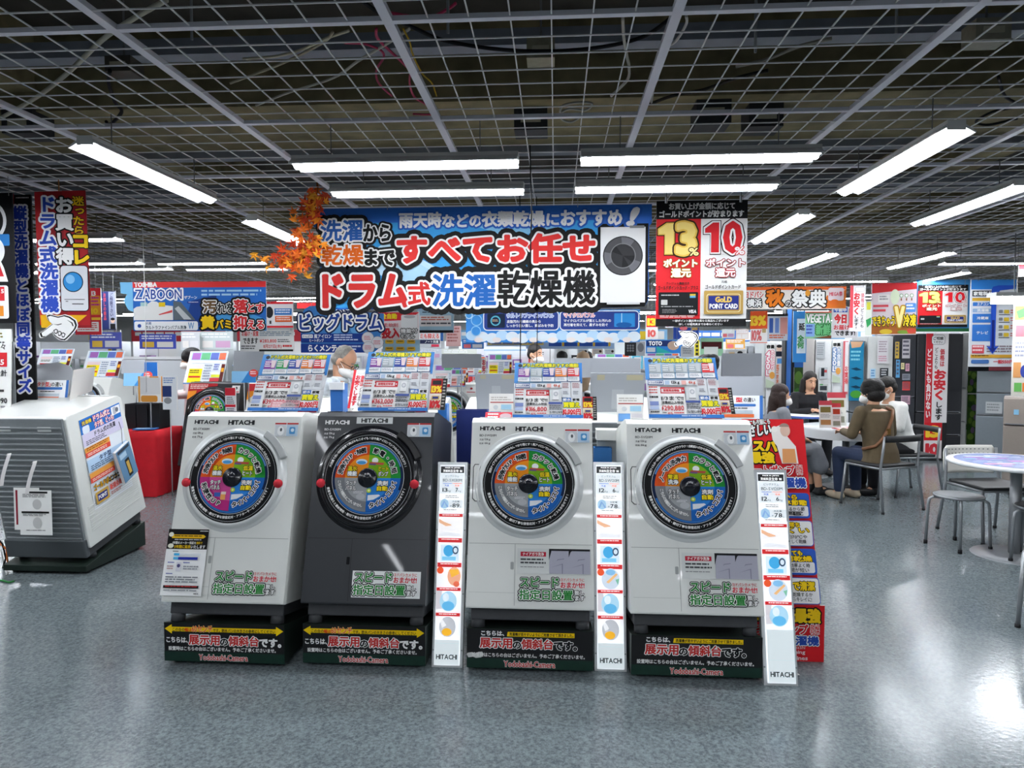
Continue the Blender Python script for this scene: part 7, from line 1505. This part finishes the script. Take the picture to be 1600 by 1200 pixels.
def chair(x, y, rz, label, back='bar'):
    """tubular chair: front is local -y"""
    t = thing('chair', label, 'chair', (x, y, 0), (0, 0, rz))
    s = MB(); s.prism([(-.235, -.22), (.235, -.22), (.215, .22), (-.215, .22)], .425, .455, pad, axis='z'); s.build('seat', t, bevel=.012)
    for sx in (-1, 1):
        MB().tube([(sx * .235, -.20, .42), (sx * .25, -.24, .012)], .0125, steel, 10).build('leg', t)
        MB().tube([(sx * .225, .245, .735 if back == 'bar' else .71), (sx * .232, .23, .56), (sx * .24, .215, .42), (sx * .262, .275, .012)], .0125, steel, 10).build('leg', t)
    MB().tube([(-.235, -.20, .42), (.235, -.20, .42), (.24, .215, .42), (-.24, .215, .42), (-.235, -.20, .42)], .011, steel, 8).build('seat_frame', t)
    b = MB()
    if back == 'bar':
        pts = [(.228 * math.sin(a), .245 + .04 * math.cos(a), z) for a in np.linspace(-1.5, 1.5, 13) for z in (0,)]
        V = []
        for p in pts: V += [(p[0], p[1] - .008, .68), (p[0], p[1] - .008, .74), (p[0], p[1] + .012, .74), (p[0], p[1] + .012, .68)]
        b.add(V, [(4 * i + k, 4 * i + (k + 1) % 4, 4 * i + 4 + (k + 1) % 4, 4 * i + 4 + k) for i in range(12) for k in range(4)] + [(0, 1, 2, 3), (51, 50, 49, 48)], pad, True)
    else:
        wp = mat('#e6e4dc', .4); n = 12; V = []
        for j_ in range(9):
            z = .49 + .24 * j_ / 8
            for i in range(n + 1): a = -1 + 2 * i / n; wd = .235 - (.03 * max(0, (j_ - 6) / 2) ** 2) - .02 * max(0, (2 - j_) / 2) ** 2; V.append((a * wd, .25 + .035 * (1 - a * a) + .012 * j_ / 8, z))
        F = [(j_ * (n + 1) + i, j_ * (n + 1) + i + 1, (j_ + 1) * (n + 1) + i + 1, (j_ + 1) * (n + 1) + i) for j_ in range(8) for i in range(n)]
        b.add(V, F, wp, True)
        hole = mat('#5a5c5c', .6)
        for r_ in range(4):
            for i in range(11):
                a = -.75 + 1.5 * i / 10; z = .59 + .035 * r_
                for dy in (-.004, .007): y_ = .25 + .035 * (1 - a * a) + .012 * (z - .49) / .24 + dy; b.add([(a * .235 - .007, y_, z), (a * .235, y_, z - .005), (a * .235 + .007, y_, z), (a * .235, y_, z + .005)], [(0, 1, 2, 3)], hole)
    o = b.build('backrest', t)
    if back != 'bar': sd_ = o.modifiers.new('thickness', 'SOLIDIFY'); sd_.thickness = .006
    for sx in (-1, 1):
        for q in ((sx * .25, -.24), (sx * .262, .275)): MB().lathe([(.015, 0), (.015, .02)], '#2a2a2c', 10, (q[0], q[1], 0), cap=True).build('foot_cap', t)
    return t
chair(ox, oy, OR, 'chair with a black seat and grey tube legs under the person in the olive coat')
chair(mx, my, fz(-.92, -.12), 'chair under the person in the white shirt, mostly hidden by the olive coat')
chair(bx, by, fz(.05, -1), 'chair under the person in black at the back table')
chair(gx, gy, fz(.95, .05), 'chair under the person in grey left of the white table')
wx = at(1544, 720, 5.75); chair(wx[0] + .10, 5.86, fz(.12, -.95), 'white-backed chair with a black seat beside the round table at the right', 'shell')
f = floor_at(1590, 980); rz_ = -.74; cc, sc_ = math.cos(rz_), math.sin(rz_); lx_, ly_ = -.25, -.24; chair(f[0] - (cc * lx_ - sc_ * ly_), f[1] - (sc_ * lx_ + cc * ly_), rz_, 'chair cut by the right edge of the picture, one dark leg showing near the front')
def stool(x, y, rz, label, black=False):
    t = thing('stool', label, 'stool', (x, y, 0), (0, 0, rz))
    MB().lathe([(0.0005, .395), (.15, .395), (.168, .402), (.172, .41), (.165, .417), (.14, .42), (0.0005, .42)], mat('#63676a' if not black else '#2a2b2d', .45, metal=.1, noise=.06, scale=40), 40).build('seat', t)
    r_ = MB(); r_.lathe([(.165, .395), (.175, .402), (.175, .412), (.168, .414)], steel, 40); r_.build('rim', t)
    for k_ in range(4):
        a = PI / 4 + k_ * PI / 2; c_, s_ = math.cos(a), math.sin(a)
        l = MB().tube([(c_ * .12, s_ * .12, .385), (c_ * .17, s_ * .17, .382), (c_ * .195, s_ * .195, .365), (c_ * .203, s_ * .203, .32), (c_ * .215, s_ * .215, .012)], .0115, steel, 10).build('leg', t)
        MB().lathe([(.015, 0), (.015, .03)], '#1c1c1e', 10, (c_ * .215, s_ * .215, 0), cap=True).build('foot_cap', l)
    return t
f = floor_at(1487, 852); stool(f[0] + .02, f[1] - .04, .35, 'grey round stool with four silver tube legs left of the round table')
f = floor_at(1579, 877); stool(f[0] + .20, f[1] - .02, .8, 'stool cut by the right edge, one silver leg in front of the round table', True)
# ================================================================ cables and fittings above the open grid
def up(px, py, z): return floor_at(px, py, z)
def cable(pts, z, r, col, label, cat='cable'):
    P = [up(x, y, zz if zz else z) for x, y, *q in pts for zz in [q[0] if q else None]]
    P2 = []
    for i in range(len(P) - 1):
        a, b = P[max(i - 1, 0)], P[i]; c, e = P[i + 1], P[min(i + 2, len(P) - 1)]
        for k in range(6):
            f = k / 6; P2.append(.5 * ((2 * b) + (-a + c) * f + (2 * a - 5 * b + 4 * c - e) * f * f + (-a + 3 * b - 3 * c + e) * f ** 3))
    P2.append(P[-1])
    return put(MB().tube(P2, r, col, 6).build('ceiling_cable', world=True), label, cat)
Z = 2.95
cable([(0, 185), (60, 150), (110, 110), (160, 62), (210, 28), (260, 0)], Z, .011, '#b8b4a4', 'thick pale cable rising across the upper left corner of the ceiling')
cable([(380, 92), (430, 88), (470, 78), (510, 60), (545, 48)], Z, .007, '#b8b09a', 'pale cable bundle arching over the left half of the ceiling')
cable([(360, 130), (400, 115), (450, 95), (505, 66), (520, 50)], Z, .007, '#a8a08a', 'second pale cable below the arching bundle on the left half of the ceiling')
cable([(400, 165), (450, 145), (520, 122), (560, 95), (610, 65), (640, 45)], Z, .007, '#b4b0a4', 'white cable running diagonally below the pale bundle, toward the pink cables')
pk = mat('#b02850', .5)
cable([(588, 45), (590, 60), (612, 82), (640, 108), (650, 118), (672, 165)], Z, .007, pk, 'pink cable hanging down beside the grid bar over the banner, thickest one')
cable([(538, 67), (575, 70), (600, 85), (588, 110), (592, 130), (612, 150)], Z, .006, pk, 'looping pink cable left of the thick pink one')
cable([(642, 108), (640, 130), (648, 152), (668, 165), (676, 178), (645, 178)], Z, .006, pk, 'pink cable end curling at the lower end of the thick pink one')
cable([(610, 20), (640, 25), (670, 28), (700, 14), (712, 5)], 3.05, .007, pk, 'pink cable near the top edge above the banner')
cable([(565, 0), (590, 18), (650, 45), (690, 62), (760, 75), (830, 80), (900, 78), (960, 70), (1010, 55), (1050, 27)], 3.0, .010, '#17171a', 'long black cable sagging across the top of the ceiling')
cable([(973, 27), (975, 60), (980, 90), (983, 105), (980, 125), (955, 150)], Z, .008, '#b0aca4', 'white cable hanging vertically right of centre in the ceiling')
cable([(1072, 25), (1072, 38), (1055, 65), (1030, 80), (1026, 98), (1028, 120), (1022, 135), (1018, 160)], 2.85, .006, '#c8c4c0', 'thin white cable winding along the grid bar right of centre')
cable([(875, 175), (880, 165), (905, 160), (925, 162), (915, 172), (890, 170), (876, 178), (880, 188), (895, 190), (912, 178)], Z, .007, '#9a9a94', 'coil of grey cable above the grid right of centre')
cable([(1010, 165), (1050, 150), (1100, 140), (1150, 122), (1200, 110)], 3.0, .010, '#2a2824', 'dark cable crossing the tan beam right of centre')
cable([(630, 45), (640, 65), (645, 85), (660, 115), (675, 130), (682, 150)], 2.85, .004, '#b8962a', 'thin yellow cable along the grid bar by the pink cables')
cable([(172, 110), (170, 130), (180, 160), (190, 175), (172, 195), (166, 190)], Z, .010, '#141416', 'black cable drooping in the upper left of the ceiling')
cable([(1560, 120), (1570, 150), (1590, 165), (1550, 175), (1525, 190), (1545, 195), (1590, 185)], Z, .008, '#1c1c1e', 'tangle of dark cable at the upper right of the ceiling')
cable([(1300, 60), (1250, 72), (1200, 92), (1150, 104)], 3.0, .009, '#8a867c', 'grey conduit slanting across the upper right of the ceiling')
def cbox(px, py, z, w, d, h, col, label, name='junction_box'):
    p = up(px, py, z); m = MB(); m.box(p[0] - w / 2, p[0] + w / 2, p[1] - d / 2, p[1] + d / 2, z, z + h, mat(col, .6, noise=.1)); m.box(p[0] - w * .3, p[0] + w * .3, p[1] - d / 2 - .004, p[1] - d / 2, z + h * .3, z + h * .6, mat('#b0aa94', .6))
    o = put(m.build(name, world=True), label, 'ceiling fitting'); MB().tube([(p[0], p[1], z + h), (p[0], p[1], SLAB)], .006, '#6a6a6c', 6).build('rod', o, world=True)
cbox(845, 98, 3.0, .14, .12, .10, '#8f8a74', 'beige ballast box above the grid near the top centre')
cbox(1540, 70, 3.0, .16, .12, .10, '#8a8676', 'beige ballast box at the upper right of the ceiling')
cbox(195, 118, 3.0, .14, .12, .08, '#4a463e', 'dark ballast box above the grid at the upper left')
for px, py, lb in ((1110, 200, 'dark square duct opening above the grid right of centre'), (1190, 205, 'second dark duct fitting above the grid, farther right'), (830, 210, 'grey hanging brackets above the gap between the two front lights'), (45, 215, 'black spotlight body above the grid at the left')):
    cbox(px, py, 3.0, .22, .2, .16, '#26272a', lb, 'duct_fitting')
bpy.data.objects.remove(_fo); bpy.data.curves.remove(_fc)
